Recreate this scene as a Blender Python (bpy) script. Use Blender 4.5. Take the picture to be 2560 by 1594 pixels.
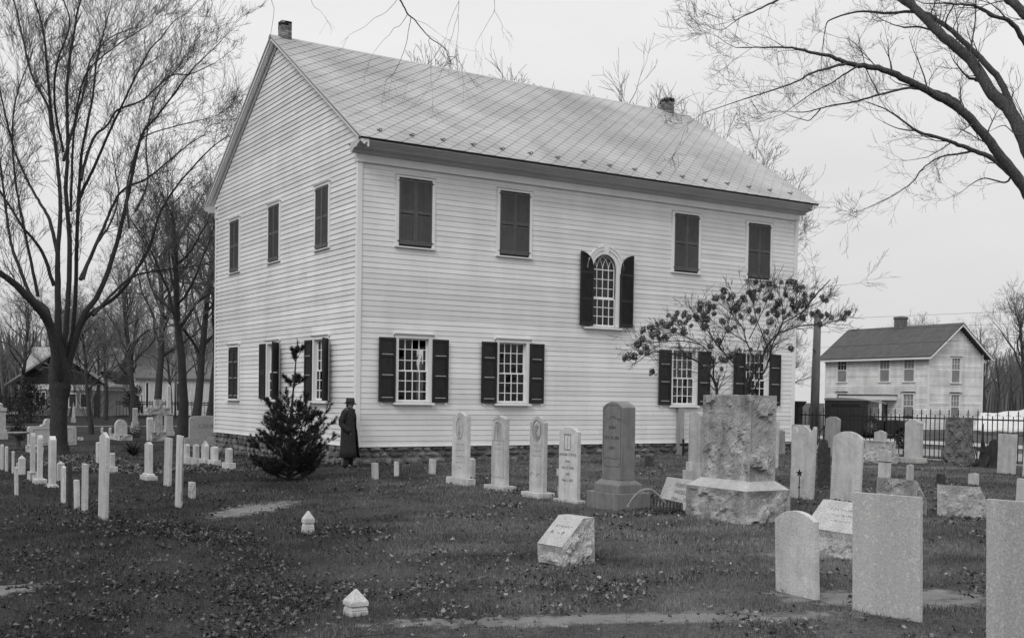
import bpy, math, random
import numpy as np
from mathutils import Vector, Matrix, noise
R = math.radians
for o in list(bpy.data.objects):
    bpy.data.objects.remove(o)
sc = bpy.context.scene
C = sc.collection
# ------------------------------------------------------------ camera
CAM = Vector((-12.035, -25.790, 1.316))
FW = Vector((0.5212, 0.8530, -0.0265)); RT = Vector((0.8533, -0.5212, 0.0140)); UP = Vector((0.0018, 0.0299, 0.9996))
FW.normalize(); RT = (RT - FW * RT.dot(FW)).normalized(); UP = RT.cross(FW)
cam_data = bpy.data.cameras.new('camera'); cam = bpy.data.objects.new('camera', cam_data); C.objects.link(cam)
M = Matrix((RT, UP, -FW)).transposed().to_4x4(); M.translation = CAM; cam.matrix_world = M
cam_data.sensor_fit = 'HORIZONTAL'; cam_data.sensor_width = 36; cam_data.lens = 38.663
cam_data.shift_x = 0.0324; cam_data.shift_y = 0.1043
cam_data.clip_end = 2000; cam_data.clip_start = 0.1
sc.camera = cam
# ------------------------------------------------------------ world: dull overcast
w = bpy.data.worlds.new('World'); sc.world = w; w.use_nodes = True
nt = w.node_tree; N = nt.nodes; L = nt.links; N.clear()
out = N.new('ShaderNodeOutputWorld'); bg = N.new('ShaderNodeBackground'); L.new(bg.outputs[0], out.inputs[0])
sky = N.new('ShaderNodeTexSky'); sky.sky_type = 'NISHITA'; sky.sun_disc = False
sky.sun_elevation = R(40.5); sky.sun_rotation = R(-120); sky.dust_density = 4
bwn = N.new('ShaderNodeRGBToBW'); L.new(sky.outputs[0], bwn.inputs[0])
skys = N.new('ShaderNodeMath'); skys.operation = 'MULTIPLY'; skys.inputs[1].default_value = 0.12; L.new(bwn.outputs[0], skys.inputs[0])
tc = N.new('ShaderNodeTexCoord'); sep = N.new('ShaderNodeSeparateXYZ'); L.new(tc.outputs['Generated'], sep.inputs[0])
ramp = N.new('ShaderNodeMapRange'); ramp.inputs[1].default_value = -0.05; ramp.inputs[2].default_value = 1
ramp.inputs[3].default_value = 5.5; ramp.inputs[4].default_value = 10.2; L.new(sep.outputs[2], ramp.inputs[0])
mp = N.new('ShaderNodeMapping'); mp.inputs['Scale'].default_value = (1, 1, 4); L.new(tc.outputs['Generated'], mp.inputs[0])
nz = N.new('ShaderNodeTexNoise'); nz.inputs['Scale'].default_value = 2.2; nz.inputs['Detail'].default_value = 5; L.new(mp.outputs[0], nz.inputs[0])
nr = N.new('ShaderNodeMapRange'); nr.inputs[1].default_value = 0.3; nr.inputs[2].default_value = 0.7; nr.inputs[3].default_value = 0.93; nr.inputs[4].default_value = 1.07; L.new(nz.outputs[0], nr.inputs[0])
mu = N.new('ShaderNodeMath'); mu.operation = 'MULTIPLY'; L.new(ramp.outputs[0], mu.inputs[0]); L.new(nr.outputs[0], mu.inputs[1])
ad = N.new('ShaderNodeMath'); ad.operation = 'ADD'; L.new(mu.outputs[0], ad.inputs[0]); L.new(skys.outputs[0], ad.inputs[1])
L.new(ad.outputs[0], bg.inputs[0]); bg.inputs[1].default_value = 0.115
# ------------------------------------------------------------ soft sun behind thin cloud
sd = bpy.data.lights.new('sun', 'SUN'); sd.energy = 1.05; sd.angle = R(20); sd.color = (1, 0.995, 0.985)
so = bpy.data.objects.new('sun', sd); C.objects.link(so)
so.rotation_euler = Vector((-0.66, -0.38, 0.65)).to_track_quat('Z', 'Y').to_euler()
sc.view_settings.view_transform = 'Standard'; sc.view_settings.look = 'None'
sc.view_settings.exposure = 0.0; sc.view_settings.gamma = 1; sc.view_settings.use_curve_mapping = False
sc.render.engine = 'CYCLES'
rng = random.Random(7); nrg = np.random.default_rng(5)
PI = math.pi

# ------------------------------------------------------------ materials
def M_(name, a, b=None, scale=4.0, rough=0.85, bump=0.0, bscale=40.0, grain=0.0, gscale=150.0, stretch=(1, 1, 1), attr=None, spec=0.3, rand=0.0, stain=None, metal=0.0, lo=0.35, hi=0.65):
    m = bpy.data.materials.new(name); m.use_nodes = True; t = m.node_tree; n = t.nodes; l = t.links
    p = n['Principled BSDF']; p.inputs['Roughness'].default_value = rough; p.inputs['Metallic'].default_value = metal
    p.inputs['Specular IOR Level'].default_value = spec
    b = a if b is None else b
    tc = n.new('ShaderNodeTexCoord'); mp = n.new('ShaderNodeMapping'); mp.inputs['Scale'].default_value = stretch
    geo = n.new('ShaderNodeNewGeometry'); l.new(geo.outputs['Position'], mp.inputs[0])
    nz = n.new('ShaderNodeTexNoise'); nz.inputs['Scale'].default_value = scale; nz.inputs['Detail'].default_value = 6; nz.inputs['Roughness'].default_value = 0.62; l.new(mp.outputs[0], nz.inputs[0])
    mr = n.new('ShaderNodeMapRange'); mr.inputs[1].default_value = lo; mr.inputs[2].default_value = hi; mr.inputs[3].default_value = a; mr.inputs[4].default_value = b; l.new(nz.outputs[0], mr.inputs[0])
    cur = mr.outputs[0]
    def mul(x, y):
        q = n.new('ShaderNodeMath'); q.operation = 'MULTIPLY'; l.new(x, q.inputs[0])
        if isinstance(y, float): q.inputs[1].default_value = y
        else: l.new(y, q.inputs[1])
        return q.outputs[0]
    if grain:
        g = n.new('ShaderNodeTexNoise'); g.inputs['Scale'].default_value = gscale; g.inputs['Detail'].default_value = 3; l.new(geo.outputs['Position'], g.inputs[0])
        gr = n.new('ShaderNodeMapRange'); gr.inputs[1].default_value = 0.3; gr.inputs[2].default_value = 0.7; gr.inputs[3].default_value = 1 - grain; gr.inputs[4].default_value = 1 + grain; l.new(g.outputs[0], gr.inputs[0])
        cur = mul(cur, gr.outputs[0])
    if stain:   # vertical streaks of weathering: (strength, horizontal scale)
        m2 = n.new('ShaderNodeMapping'); m2.inputs['Scale'].default_value = (stain[1], stain[1], stain[1] * 0.12); l.new(geo.outputs['Position'], m2.inputs[0])
        s = n.new('ShaderNodeTexNoise'); s.inputs['Scale'].default_value = 1.0; s.inputs['Detail'].default_value = 5; l.new(m2.outputs[0], s.inputs[0])
        sr = n.new('ShaderNodeMapRange'); sr.inputs[1].default_value = 0.42; sr.inputs[2].default_value = 0.7; sr.inputs[3].default_value = 1; sr.inputs[4].default_value = 1 - stain[0]; l.new(s.outputs[0], sr.inputs[0])
        cur = mul(cur, sr.outputs[0])
    if rand:
        oi = n.new('ShaderNodeObjectInfo'); r_ = n.new('ShaderNodeMapRange'); r_.inputs[3].default_value = 1 - rand; r_.inputs[4].default_value = 1 + rand; l.new(oi.outputs['Random'], r_.inputs[0])
        cur = mul(cur, r_.outputs[0])
    if attr:
        at = n.new('ShaderNodeAttribute'); at.attribute_name = attr; cur = mul(cur, at.outputs['Fac'])
    l.new(cur, p.inputs['Base Color'])
    if bump:
        bn = n.new('ShaderNodeTexNoise'); bn.inputs['Scale'].default_value = bscale; bn.inputs['Detail'].default_value = 6; l.new(mp.outputs[0], bn.inputs[0])
        bu = n.new('ShaderNodeBump'); bu.inputs['Strength'].default_value = bump; bu.inputs['Distance'].default_value = 0.02; l.new(bn.outputs[0], bu.inputs['Height']); l.new(bu.outputs[0], p.inputs['Normal'])
    return m
MAT = dict(
 clap=M_('white_painted_clapboard', 0.74, 0.65, scale=0.7, rough=0.7, grain=0.06, gscale=50, stain=(0.07, 1.8), rand=0.09, bump=0.08, bscale=30),
 trim=M_('white_painted_trim', 0.76, 0.71, scale=1.5, rough=0.65, grain=0.03, stain=(0.06, 3)),
 cornice=M_('shade_grey_cornice', 0.50, 0.44, scale=1.5, rough=0.7, grain=0.04),  # cornice: white paint with eave shade put into its grey
 sash=M_('white_sash_paint', 0.78, 0.72, scale=3, rough=0.6),
 shutter=M_('dark_green_shutter_paint', 0.016, 0.024, scale=5, rough=0.6, grain=0.15, stain=(0.3, 8), rand=0.2),
 shutter2=M_('faded_shutter_paint', 0.095, 0.115, scale=5, rough=0.75, grain=0.1, stain=(0.2, 8), rand=0.12),
 slate=M_('slate_roof_tile', 0.48, 0.31, scale=0.35, rough=0.75, attr='tv', grain=0.06, gscale=50, bump=0.1, bscale=30),
 lead=M_('dull_metal_edge', 0.03, 0.04, rough=0.6), ridge=M_('ridge_cap_paint', 0.45, 0.40, rough=0.7),
 brick=M_('old_brick', 0.13, 0.23, scale=6, rough=0.9, rand=0.45, bump=0.3, grain=0.2), mortar=M_('lime_mortar', 0.26, 0.16, scale=9, rough=0.95, bump=0.4, grain=0.15),
 soot=M_('chimney_soot', 0.012, 0.02, rough=0.95),
 found=M_('rubble_foundation_stone', 0.07, 0.20, scale=5, rough=0.95, rand=0.5, bump=0.6, bscale=12, grain=0.25, gscale=60),
 plaster=M_('dark_interior_plaster', 0.05, 0.04, rough=0.95), floorin=M_('interior_floor_boards', 0.03, 0.04),
 marble=M_('weathered_marble', 0.55, 0.43, scale=6, rough=0.75, grain=0.22, gscale=75, stain=(0.27, 6), bump=0.25, bscale=45, rand=0.12),
 granite=M_('pale_granite', 0.47, 0.36, scale=7, rough=0.75, grain=0.40, gscale=90, bump=0.2, bscale=80),
 rough=M_('rock_faced_granite', 0.43, 0.22, scale=4, rough=0.9, grain=0.48, gscale=75, bump=0.5, bscale=30, stain=(0.35, 5)),
 roughwhite=M_('pale_rock_faced_granite', 0.46, 0.30, scale=6, rough=0.9, grain=0.45, gscale=70, bump=0.5, bscale=30),
 darkrough=M_('dark_rock_faced_granite', 0.19, 0.10, scale=6, rough=0.9, grain=0.5, gscale=50, bump=0.5, bscale=30),
 darkgranite=M_('dark_polished_granite', 0.215, 0.17, scale=8, rough=0.45, grain=0.25, gscale=220, stain=(0.25, 9)),
 darkstone=M_('mossy_dark_sandstone', 0.035, 0.07, scale=12, rough=0.95, grain=0.3, bump=0.4),
 greystone=M_('grey_marble', 0.33, 0.27, scale=4, rough=0.8, grain=0.14, gscale=140, stain=(0.3, 8), bump=0.1),
 mottled=M_('lichen_mottled_marble', 0.41, 0.66, scale=28, rough=0.85, grain=0.24, gscale=90, stain=(0.24, 2.5), bump=0.2, lo=0.54, hi=0.80),
 stake=M_('weathered_stake_wood', 0.035, 0.06, scale=8, stretch=(6, 6, 0.6), rough=0.95, grain=0.2, bump=0.5),
 letter=M_('cut_lettering', 0.27, 0.22, rough=0.9), letterdark=M_('dark_lettering', 0.115, 0.09, rough=0.9),  # letterdark: darker grey for letters, borders and the crack
 iron=M_('black_iron', 0.012, 0.018, rough=0.55, grain=0.2), barklight=M_('lighter_grey_bark', 0.045, 0.095, scale=9, stretch=(4, 4, 0.6), rough=0.95, bump=1.0, bscale=14, grain=0.3, gscale=40), bark=M_('grey_bark', 0.025, 0.052, scale=9, stretch=(4, 4, 0.6), rough=0.95, bump=1.0, bscale=14, grain=0.25, gscale=40),  # barklight: a lighter grey bark for the right-hand tree
 bark2=M_('far_bark', 0.035, 0.055, scale=5, rough=0.95, grain=0.15), twigfar=M_('hazed_far_twig', 0.14, 0.20, scale=3, rough=0.95), twig=M_('twig_bark', 0.05, 0.075, scale=3, rough=0.95),  # twigfar: distance haze put into the twig colour
 needle=M_('pine_needles', 0.017, 0.034, scale=3, rough=0.8, rand=0.1), evergreen=M_('evergreen_foliage', 0.012, 0.028, scale=4, rough=0.9),
 flower=M_('dried_flower_head', 0.05, 0.11, scale=14, rough=0.95, rand=0.3),
 leafm=M_('fallen_leaf', 0.30, 0.18, scale=9, rough=0.9, attr='tv'), grassm=M_('grass_blade', 0.06, 0.14, scale=0.55, rough=0.8, attr='tv'),
 ivy=M_('ground_ivy_leaf', 0.06, 0.10, scale=9, rough=0.6, attr='tv'),
 coat=M_('wool_overcoat', 0.020, 0.032, scale=20, rough=0.98, grain=0.25, gscale=300, bump=0.2), trouser=M_('dark_trousers', 0.016, 0.02, rough=0.95),
 felt=M_('grey_felt_hat', 0.035, 0.05, rough=0.95), skin=M_('skin', 0.20, 0.17, scale=12, rough=0.6), shirt=M_('white_shirt', 0.7, 0.7), shoe=M_('black_shoe', 0.02, 0.02, rough=0.4), hair=M_('dark_hair', 0.02, 0.03),
 houseclap=M_('grimy_clapboard', 0.84, 0.62, scale=0.9, rough=0.85, grain=0.12, gscale=20, stain=(0.2, 2), rand=0.14), houseroof=M_('asphalt_shingle', 0.10, 0.075, scale=2, grain=0.2, gscale=20),
 houseglass=M_('house_window_shade', 0.26, 0.20, scale=1.5, rough=0.35), darkglass=M_('dark_window_glass', 0.03, 0.05, rough=0.15),
 truck=M_('black_coach_paint', 0.014, 0.018, rough=0.35, spec=0.5), truckroof=M_('canvas_truck_roof', 0.20, 0.17, rough=0.8), rubber=M_('tyre_rubber', 0.02, 0.03, rough=0.9), chrome=M_('headlight_glass', 0.6, 0.5, rough=0.15, spec=0.8),
 road=M_('pale_gravel_road', 0.30, 0.24, scale=1.5, rough=0.95, grain=0.15, gscale=12), walkm=M_('concrete_walk', 0.42, 0.36, scale=1.5, rough=0.9, grain=0.08),
 pole=M_('creosote_pole_wood', 0.17, 0.12, scale=6, stretch=(5, 5, 0.4), rough=0.95, grain=0.2), canvas=M_('white_canvas', 0.68, 0.58, rough=0.9),
 wicker=M_('brown_wicker', 0.10, 0.05, scale=30, rough=0.8, grain=0.3), hoop=M_('pale_bent_cane', 0.33, 0.22, scale=20, rough=0.7),
 stucco=M_('grey_stucco', 0.27, 0.22, scale=2, rough=0.95, grain=0.1), paleroof=M_('pale_shingle_roof', 0.40, 0.28, scale=4, rough=0.95, grain=0.3, gscale=12), darkshingle=M_('dark_gable_shingle', 0.035, 0.05, rough=0.95, grain=0.2, gscale=10),
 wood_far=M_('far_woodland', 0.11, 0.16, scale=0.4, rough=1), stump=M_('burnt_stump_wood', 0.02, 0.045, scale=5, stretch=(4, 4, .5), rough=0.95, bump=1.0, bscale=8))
def glass_mat():
    m = bpy.data.materials.new('old_window_glass'); m.use_nodes = True; t = m.node_tree; n = t.nodes; l = t.links; n.clear()
    o = n.new('ShaderNodeOutputMaterial'); mx = n.new('ShaderNodeMixShader'); tr = n.new('ShaderNodeBsdfTransparent'); gl = n.new('ShaderNodeBsdfGlossy')
    tr.inputs[0].default_value = (0.8, 0.8, 0.8, 1); gl.inputs['Roughness'].default_value = 0.03; gl.inputs[0].default_value = (0.5, 0.5, 0.5, 1)
    fr = n.new('ShaderNodeFresnel'); fr.inputs[0].default_value = 1.45
    l.new(fr.outputs[0], mx.inputs[0]); l.new(tr.outputs[0], mx.inputs[1]); l.new(gl.outputs[0], mx.inputs[2]); l.new(mx.outputs[0], o.inputs[0])
    bn = n.new('ShaderNodeTexNoise'); bn.inputs['Scale'].default_value = 6; ge = n.new('ShaderNodeNewGeometry'); l.new(ge.outputs['Position'], bn.inputs[0])
    bu = n.new('ShaderNodeBump'); bu.inputs['Strength'].default_value = 0.15; bu.inputs['Distance'].default_value = 0.02; l.new(bn.outputs[0], bu.inputs['Height']); l.new(bu.outputs[0], gl.inputs['Normal']); l.new(bu.outputs[0], fr.inputs['Normal'])
    return m
MAT['glass'] = glass_mat()

# ------------------------------------------------------------ helpers
def link(name, me, parent=None, mat=None):
    o = bpy.data.objects.new(name, me); C.objects.link(o)
    if parent is not None: o.parent = parent
    if mat is not None and me is not None and not me.materials: me.materials.append(MAT[mat] if isinstance(mat, str) else mat)
    return o
def tag(o, label, cat, group=None):
    o['label'] = label; o['category'] = cat
    if group: o['group'] = group
    return o
def thing(name, label, cat, loc=(0, 0, 0), rz=0, group=None):
    o = bpy.data.objects.new(name, None); C.objects.link(o); o.location = loc; o.rotation_euler = (0, 0, rz); o.empty_display_size = 0.1
    return tag(o, label, cat, group)
def copy_tree(o, parent=None):
    c = o.copy(); C.objects.link(c); c.parent = parent
    for ch in list(o.children): copy_tree(ch, c)
    return c
class MB:
    def __init__(s): s.v = []; s.f = []; s.tv = []
    def box(s, x0, x1, y0, y1, z0, z1):
        b = len(s.v)
        s.v += [(x0, y0, z0), (x1, y0, z0), (x1, y1, z0), (x0, y1, z0), (x0, y0, z1), (x1, y0, z1), (x1, y1, z1), (x0, y1, z1)]
        s.f += [tuple(b + i for i in q) for q in ((0, 3, 2, 1), (4, 5, 6, 7), (0, 1, 5, 4), (1, 2, 6, 5), (2, 3, 7, 6), (3, 0, 4, 7))]
        return s
    def prism(s, poly, a, b, axis='y'):
        """poly of 2-D points extruded from a to b along axis; counter-clockwise seen along +axis is handled by recalculation"""
        n = len(poly); k = len(s.v)
        def P(p, t):
            if axis == 'x': return (t, p[0], p[1])
            if axis == 'y': return (p[0], t, p[1])
            return (p[0], p[1], t)
        s.v += [P(p, a) for p in poly] + [P(p, b) for p in poly]
        s.f.append(tuple(k + i for i in range(n))); s.f.append(tuple(k + n + i for i in reversed(range(n))))
        for i in range(n):
            j = (i + 1) % n; s.f.append((k + i, k + n + i, k + n + j, k + j))
        return s
    def frust(s, x0, x1, y0, y1, z0, X0, X1, Y0, Y1, z1):
        b = len(s.v)
        s.v += [(x0, y0, z0), (x1, y0, z0), (x1, y1, z0), (x0, y1, z0), (X0, Y0, z1), (X1, Y0, z1), (X1, Y1, z1), (X0, Y1, z1)]
        s.f += [tuple(b + i for i in q) for q in ((0, 3, 2, 1), (4, 5, 6, 7), (0, 1, 5, 4), (1, 2, 6, 5), (2, 3, 7, 6), (3, 0, 4, 7))]
        return s
    def tube(s, pts, rad, n=6, cap=True):
        pts = [Vector(p) for p in pts]; k0 = len(s.v); m = len(pts)
        if isinstance(rad, (int, float)): rad = [rad] * m
        ref = None
        for i, p in enumerate(pts):
            d = (pts[min(i + 1, m - 1)] - pts[max(i - 1, 0)])
            d = d.normalized() if d.length > 1e-9 else Vector((0, 0, 1))
            if ref is None:
                a = Vector((1, 0, 0)) if abs(d.x) < 0.8 else Vector((0, 1, 0)); ref = (a - d * a.dot(d)).normalized()
            else:
                ref = (ref - d * ref.dot(d)); ref = ref.normalized() if ref.length > 1e-6 else Vector((1, 0, 0))
            b = d.cross(ref)
            for j in range(n):
                an = 2 * PI * j / n; q = p + (ref * math.cos(an) + b * math.sin(an)) * rad[i]; s.v.append((q.x, q.y, q.z))
        for i in range(m - 1):
            for j in range(n):
                a = k0 + i * n + j; b_ = k0 + i * n + (j + 1) % n; s.f.append((a, b_, b_ + n, a + n))
        if cap:
            s.f.append(tuple(k0 + j for j in reversed(range(n)))); s.f.append(tuple(k0 + (m - 1) * n + j for j in range(n)))
        return s
    def lathe(s, prof, n=16, c=(0, 0)):
        k = len(s.v)
        for r, z in prof:
            for j in range(n): a = 2 * PI * j / n; s.v.append((c[0] + r * math.cos(a), c[1] + r * math.sin(a), z))
        for i in range(len(prof) - 1):
            for j in range(n):
                a = k + i * n + j; b = k + i * n + (j + 1) % n; s.f.append((a, b, b + n, a + n))
        s.f.append(tuple(k + j for j in reversed(range(n)))); s.f.append(tuple(k + (len(prof) - 1) * n + j for j in range(n)))
        return s
    def mesh(s, name, mat=None, smooth=False, bevel=0.0, fix=False, seg=1):
        me = bpy.data.meshes.new(name); me.from_pydata(s.v, [], s.f); me.update()
        if bevel or fix:
            import bmesh
            bm = bmesh.new(); bm.from_mesh(me)
            bmesh.ops.recalc_face_normals(bm, faces=bm.faces)
            if bevel: bmesh.ops.bevel(bm, geom=[e for e in bm.edges if e.calc_face_angle(0) > 0.5], offset=bevel, segments=seg, profile=0.6, affect='EDGES', clamp_overlap=True)
            bm.to_mesh(me); bm.free()
        if smooth: me.polygons.foreach_set('use_smooth', [True] * len(me.polygons))
        if mat: me.materials.append(MAT[mat])
        return me
    def build(s, name, mat, parent=None, **k): return link(name, s.mesh(name, mat, **k), parent)
def npmesh(name, V, F, mat, tv=None):
    """V (n,3), F (m,3) triangles, optional per-vertex value attribute"""
    me = bpy.data.meshes.new(name); V = np.asarray(V, np.float32); F = np.asarray(F, np.int32); k = F.shape[1]
    me.vertices.add(len(V)); me.vertices.foreach_set('co', V.ravel()); me.loops.add(F.size); me.loops.foreach_set('vertex_index', F.ravel())
    me.polygons.add(len(F)); me.polygons.foreach_set('loop_start', np.arange(0, F.size, k, dtype=np.int32)); me.polygons.foreach_set('loop_total', np.full(len(F), k, np.int32))
    me.update(calc_edges=True)
    if tv is not None:
        a = me.attributes.new('tv', 'FLOAT', 'POINT'); a.data.foreach_set('value', np.asarray(tv, np.float32))
    me.materials.append(MAT[mat]); return me
def text(body, size, parent, mat, loc, face='-x', depth=0.004, name='inscription', squeeze=1.0, tilt=0.0):
    cu = bpy.data.curves.new('t', 'FONT'); cu.body = body; cu.size = size; cu.align_x = 'CENTER'; cu.align_y = 'CENTER'; cu.extrude = depth; cu.offset = 0; cu.resolution_u = 2; cu.space_line = 1.15
    t = bpy.data.objects.new('t', cu); C.objects.link(t); dg = bpy.context.evaluated_depsgraph_get(); dg.update()
    me = bpy.data.meshes.new_from_object(t.evaluated_get(dg)); bpy.data.objects.remove(t); bpy.data.curves.remove(cu)
    me.materials.clear(); me.materials.append(MAT[mat])
    o = link(name, me, parent); o.location = loc
    ez = -PI / 2 if face == '-x' else 0
    o.matrix_local = Matrix.Translation(loc) @ Matrix.Rotation(ez, 4, 'Z') @ Matrix.Rotation(PI / 2 - tilt, 4, 'X') @ Matrix.Diagonal((squeeze, 1, 1, 1))
    return o
def worn(n, size, parent, mat, loc, tilt=0.0, seed=1):
    """a line of inscription too weathered to read: broken cut strokes"""
    r_ = random.Random(seed + n); b = MB(); x = -n * size * .33
    for k in range(n):
        x += size * .66
        for q in range(r_.choice((1, 2, 2, 3))):
            a = r_.choice((0, PI / 2, PI / 2, .5, -.5)); l_ = size * r_.uniform(.15, .42); cx, cy = x + r_.uniform(-.16, .16) * size, r_.uniform(-.25, .25) * size; dx, dy = math.cos(a) * l_ / 2, math.sin(a) * l_ / 2; e = size * .05
            b.prism([(cx - dx - e, cy - dy), (cx + dx - e, cy + dy), (cx + dx + e, cy + dy), (cx - dx + e, cy - dy)] if abs(dy) > abs(dx) else [(cx - dx, cy - dy - e), (cx + dx, cy + dy - e), (cx + dx, cy + dy + e), (cx - dx, cy - dy + e)], -.002, .003, 'z')
    o = b.build('inscription', mat, parent, fix=True); o['kind'] = 'stuff'
    o.matrix_local = Matrix.Translation(loc) @ Matrix.Rotation(-PI / 2, 4, 'Z') @ Matrix.Rotation(PI / 2 - tilt, 4, 'X'); return o
def ground_z(x, y):
    dx = x + 12.035; dy = y + 25.79; s = dx * 0.85331 - dy * 0.52141
    return -0.38 - 0.45 / (1 + math.exp(min(60, (s + 5) / 2.5)))
def gz_np(x, y):
    s = (x + 12.035) * 0.85331 - (y + 25.79) * 0.52141
    return -0.38 - 0.45 / (1 + np.exp(np.clip((s + 5) / 2.5, -50, 50)))
def fbm(x, y, sc_, seed=0.0): return noise.fractal(Vector((x * sc_, y * sc_, seed)), 1.0, 2.0, 4)
# ============================================================ GROUND
def spaced(lo, hi, step, far, g=1.22):
    a = list(np.arange(lo, hi + 1e-6, step)); s = step; x = hi
    while x < far: s *= g; x += s; a.append(x)
    s = step; x = lo
    while x > -far: s *= g; x -= s; a.insert(0, x)
    return np.array(a)
BARE = [(-5.9, -8.8, 1.5, 0.55, 0.75), (-6.6, -19.0, 2.1, 0.26, -0.45), (-3.9, -19.5, 1.1, 0.5, -0.5), (11.8, -6.6, 4.0, 0.22, -0.52), (-10.6, -14.6, 0.6, 0.4, 0.3), (-2.4, -17.4, 0.7, 0.25, -0.5)]
def bare_np(x, y):
    b = np.zeros_like(x)
    for cx, cy, rx, ry, a in BARE:
        dx = x - cx; dy = y - cy; u = dx * math.cos(a) + dy * math.sin(a); v = -dx * math.sin(a) + dy * math.cos(a)
        b = np.maximum(b, 1.25 - np.sqrt((u / rx) ** 2 + (v / ry) ** 2))
    return b
def ground():
    xs = spaced(-16, 22, 0.3, 700); ys = spaced(-25, 22, 0.3, 700)
    X, Y = np.meshgrid(xs, ys); Z = gz_np(X, Y)
    bump = np.array([[noise.fractal(Vector((x * 0.9, y * 0.9, 3)), 1, 2, 3) * 0.022 if (-17 < x < 23 and -26 < y < 23) else 0 for x in xs] for y in ys]); Z = Z + bump
    nx, ny = len(xs), len(ys); i = np.arange(nx * ny).reshape(ny, nx)
    F = np.stack([i[:-1, :-1], i[:-1, 1:], i[1:, 1:], i[1:, :-1]], -1).reshape(-1, 4)
    m = bpy.data.materials.new('lawn_soil'); m.use_nodes = True; t = m.node_tree; n = t.nodes; l = t.links; p = n['Principled BSDF']; p.inputs['Roughness'].default_value = 0.95; p.inputs['Specular IOR Level'].default_value = 0.1
    geo = n.new('ShaderNodeNewGeometry')
    def tex(s, d=6, a=0.3, b=0.7, o1=0., o2=1., st=None):
        z = n.new('ShaderNodeTexNoise'); z.inputs['Scale'].default_value = s; z.inputs['Detail'].default_value = d; z.inputs['Roughness'].default_value = 0.65
        if st:
            mp = n.new('ShaderNodeMapping'); mp.inputs['Scale'].default_value = st; l.new(geo.outputs['Position'], mp.inputs[0]); l.new(mp.outputs[0], z.inputs[0])
        else: l.new(geo.outputs['Position'], z.inputs[0])
        r = n.new('ShaderNodeMapRange'); l.new(z.outputs[0], r.inputs[0]); r.inputs[1].default_value = a; r.inputs[2].default_value = b; r.inputs[3].default_value = o1; r.inputs[4].default_value = o2; return r.outputs[0]
    def mth(op, a, b):
        q = n.new('ShaderNodeMath'); q.operation = op
        for k, v in enumerate((a, b)):
            if isinstance(v, (int, float)): q.inputs[k].default_value = v
            else: l.new(v, q.inputs[k])
        return q.outputs[0]
    g1 = tex(0.5, 5, 0.35, 0.65, 0.030, 0.105); g2 = tex(22, 6, 0.3, 0.7, 0.45, 1.6); base = mth('MULTIPLY', g1, g2)
    soil = mth('MULTIPLY', tex(3, 6, 0.3, 0.7, 0.15, 0.22), tex(45, 4, 0.3, 0.7, 0.85, 1.15))
    sx = n.new('ShaderNodeSeparateXYZ'); l.new(geo.outputs['Position'], sx.inputs[0])
    mask = None
    for cx, cy, rx, ry, a in BARE:
        dx = mth('SUBTRACT', sx.outputs[0], cx); dy = mth('SUBTRACT', sx.outputs[1], cy)
        u = mth('DIVIDE', mth('ADD', mth('MULTIPLY', dx, math.cos(a)), mth('MULTIPLY', dy, math.sin(a))), rx)
        v = mth('DIVIDE', mth('ADD', mth('MULTIPLY', dx, -math.sin(a)), mth('MULTIPLY', dy, math.cos(a))), ry)
        d = mth('SUBTRACT', 1.25, mth('SQRT', mth('ADD', mth('MULTIPLY', u, u), mth('MULTIPLY', v, v)), 0))
        mask = d if mask is None else mth('MAXIMUM', mask, d)
    mk = n.new('ShaderNodeMapRange'); l.new(mth('ADD', mask, tex(6, 8, 0.2, 0.8, -1.1, 0.7)), mk.inputs[0]); mk.inputs[1].default_value = 0.05; mk.inputs[2].default_value = 0.5
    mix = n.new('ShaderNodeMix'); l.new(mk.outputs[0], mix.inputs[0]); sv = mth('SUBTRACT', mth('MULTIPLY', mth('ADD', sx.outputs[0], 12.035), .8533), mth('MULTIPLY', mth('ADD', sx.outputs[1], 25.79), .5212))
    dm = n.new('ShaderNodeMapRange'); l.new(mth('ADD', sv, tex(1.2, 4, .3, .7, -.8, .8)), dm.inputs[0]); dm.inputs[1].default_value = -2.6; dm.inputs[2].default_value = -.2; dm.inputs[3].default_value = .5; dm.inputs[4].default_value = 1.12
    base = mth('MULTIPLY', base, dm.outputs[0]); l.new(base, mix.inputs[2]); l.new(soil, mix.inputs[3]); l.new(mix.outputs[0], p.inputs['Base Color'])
    bu = n.new('ShaderNodeBump'); bu.inputs['Strength'].default_value = 0.7; bu.inputs['Distance'].default_value = 0.03; z = n.new('ShaderNodeTexNoise'); z.inputs['Scale'].default_value = 25; z.inputs['Detail'].default_value = 5; l.new(geo.outputs['Position'], z.inputs[0]); l.new(z.outputs[0], bu.inputs['Height']); l.new(bu.outputs[0], p.inputs['Normal'])
    MAT['lawn'] = m
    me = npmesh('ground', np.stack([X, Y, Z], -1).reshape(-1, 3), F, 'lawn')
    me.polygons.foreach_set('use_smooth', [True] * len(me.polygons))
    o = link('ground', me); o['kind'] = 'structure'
ground()
def strip(name, pts, mat, dz=0.02):
    b = MB(); n = len(pts)
    for x, y in pts: b.v.append((x, y, ground_z(x, y) + dz))
    b.f.append(tuple(range(n))); o = b.build(name, mat); o['kind'] = 'structure'; return o
def band(name, x0, x1, ya, yb, mat, dz, n=30):
    b = MB()
    for i in range(n + 1):
        y = ya + (yb - ya) * i / n
        for x in (x0, x1): b.v.append((x, y, ground_z(x, y) + dz))
    b.f = [(2 * i, 2 * i + 1, 2 * i + 3, 2 * i + 2) for i in range(n)]
    o = b.build(name, mat); o['kind'] = 'structure'
band('road', 18.4, 23.0, -60, 160, 'road', 0.02)
band('pavement', 26.6, 30.2, -60, 160, 'walkm', 0.03)
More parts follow.
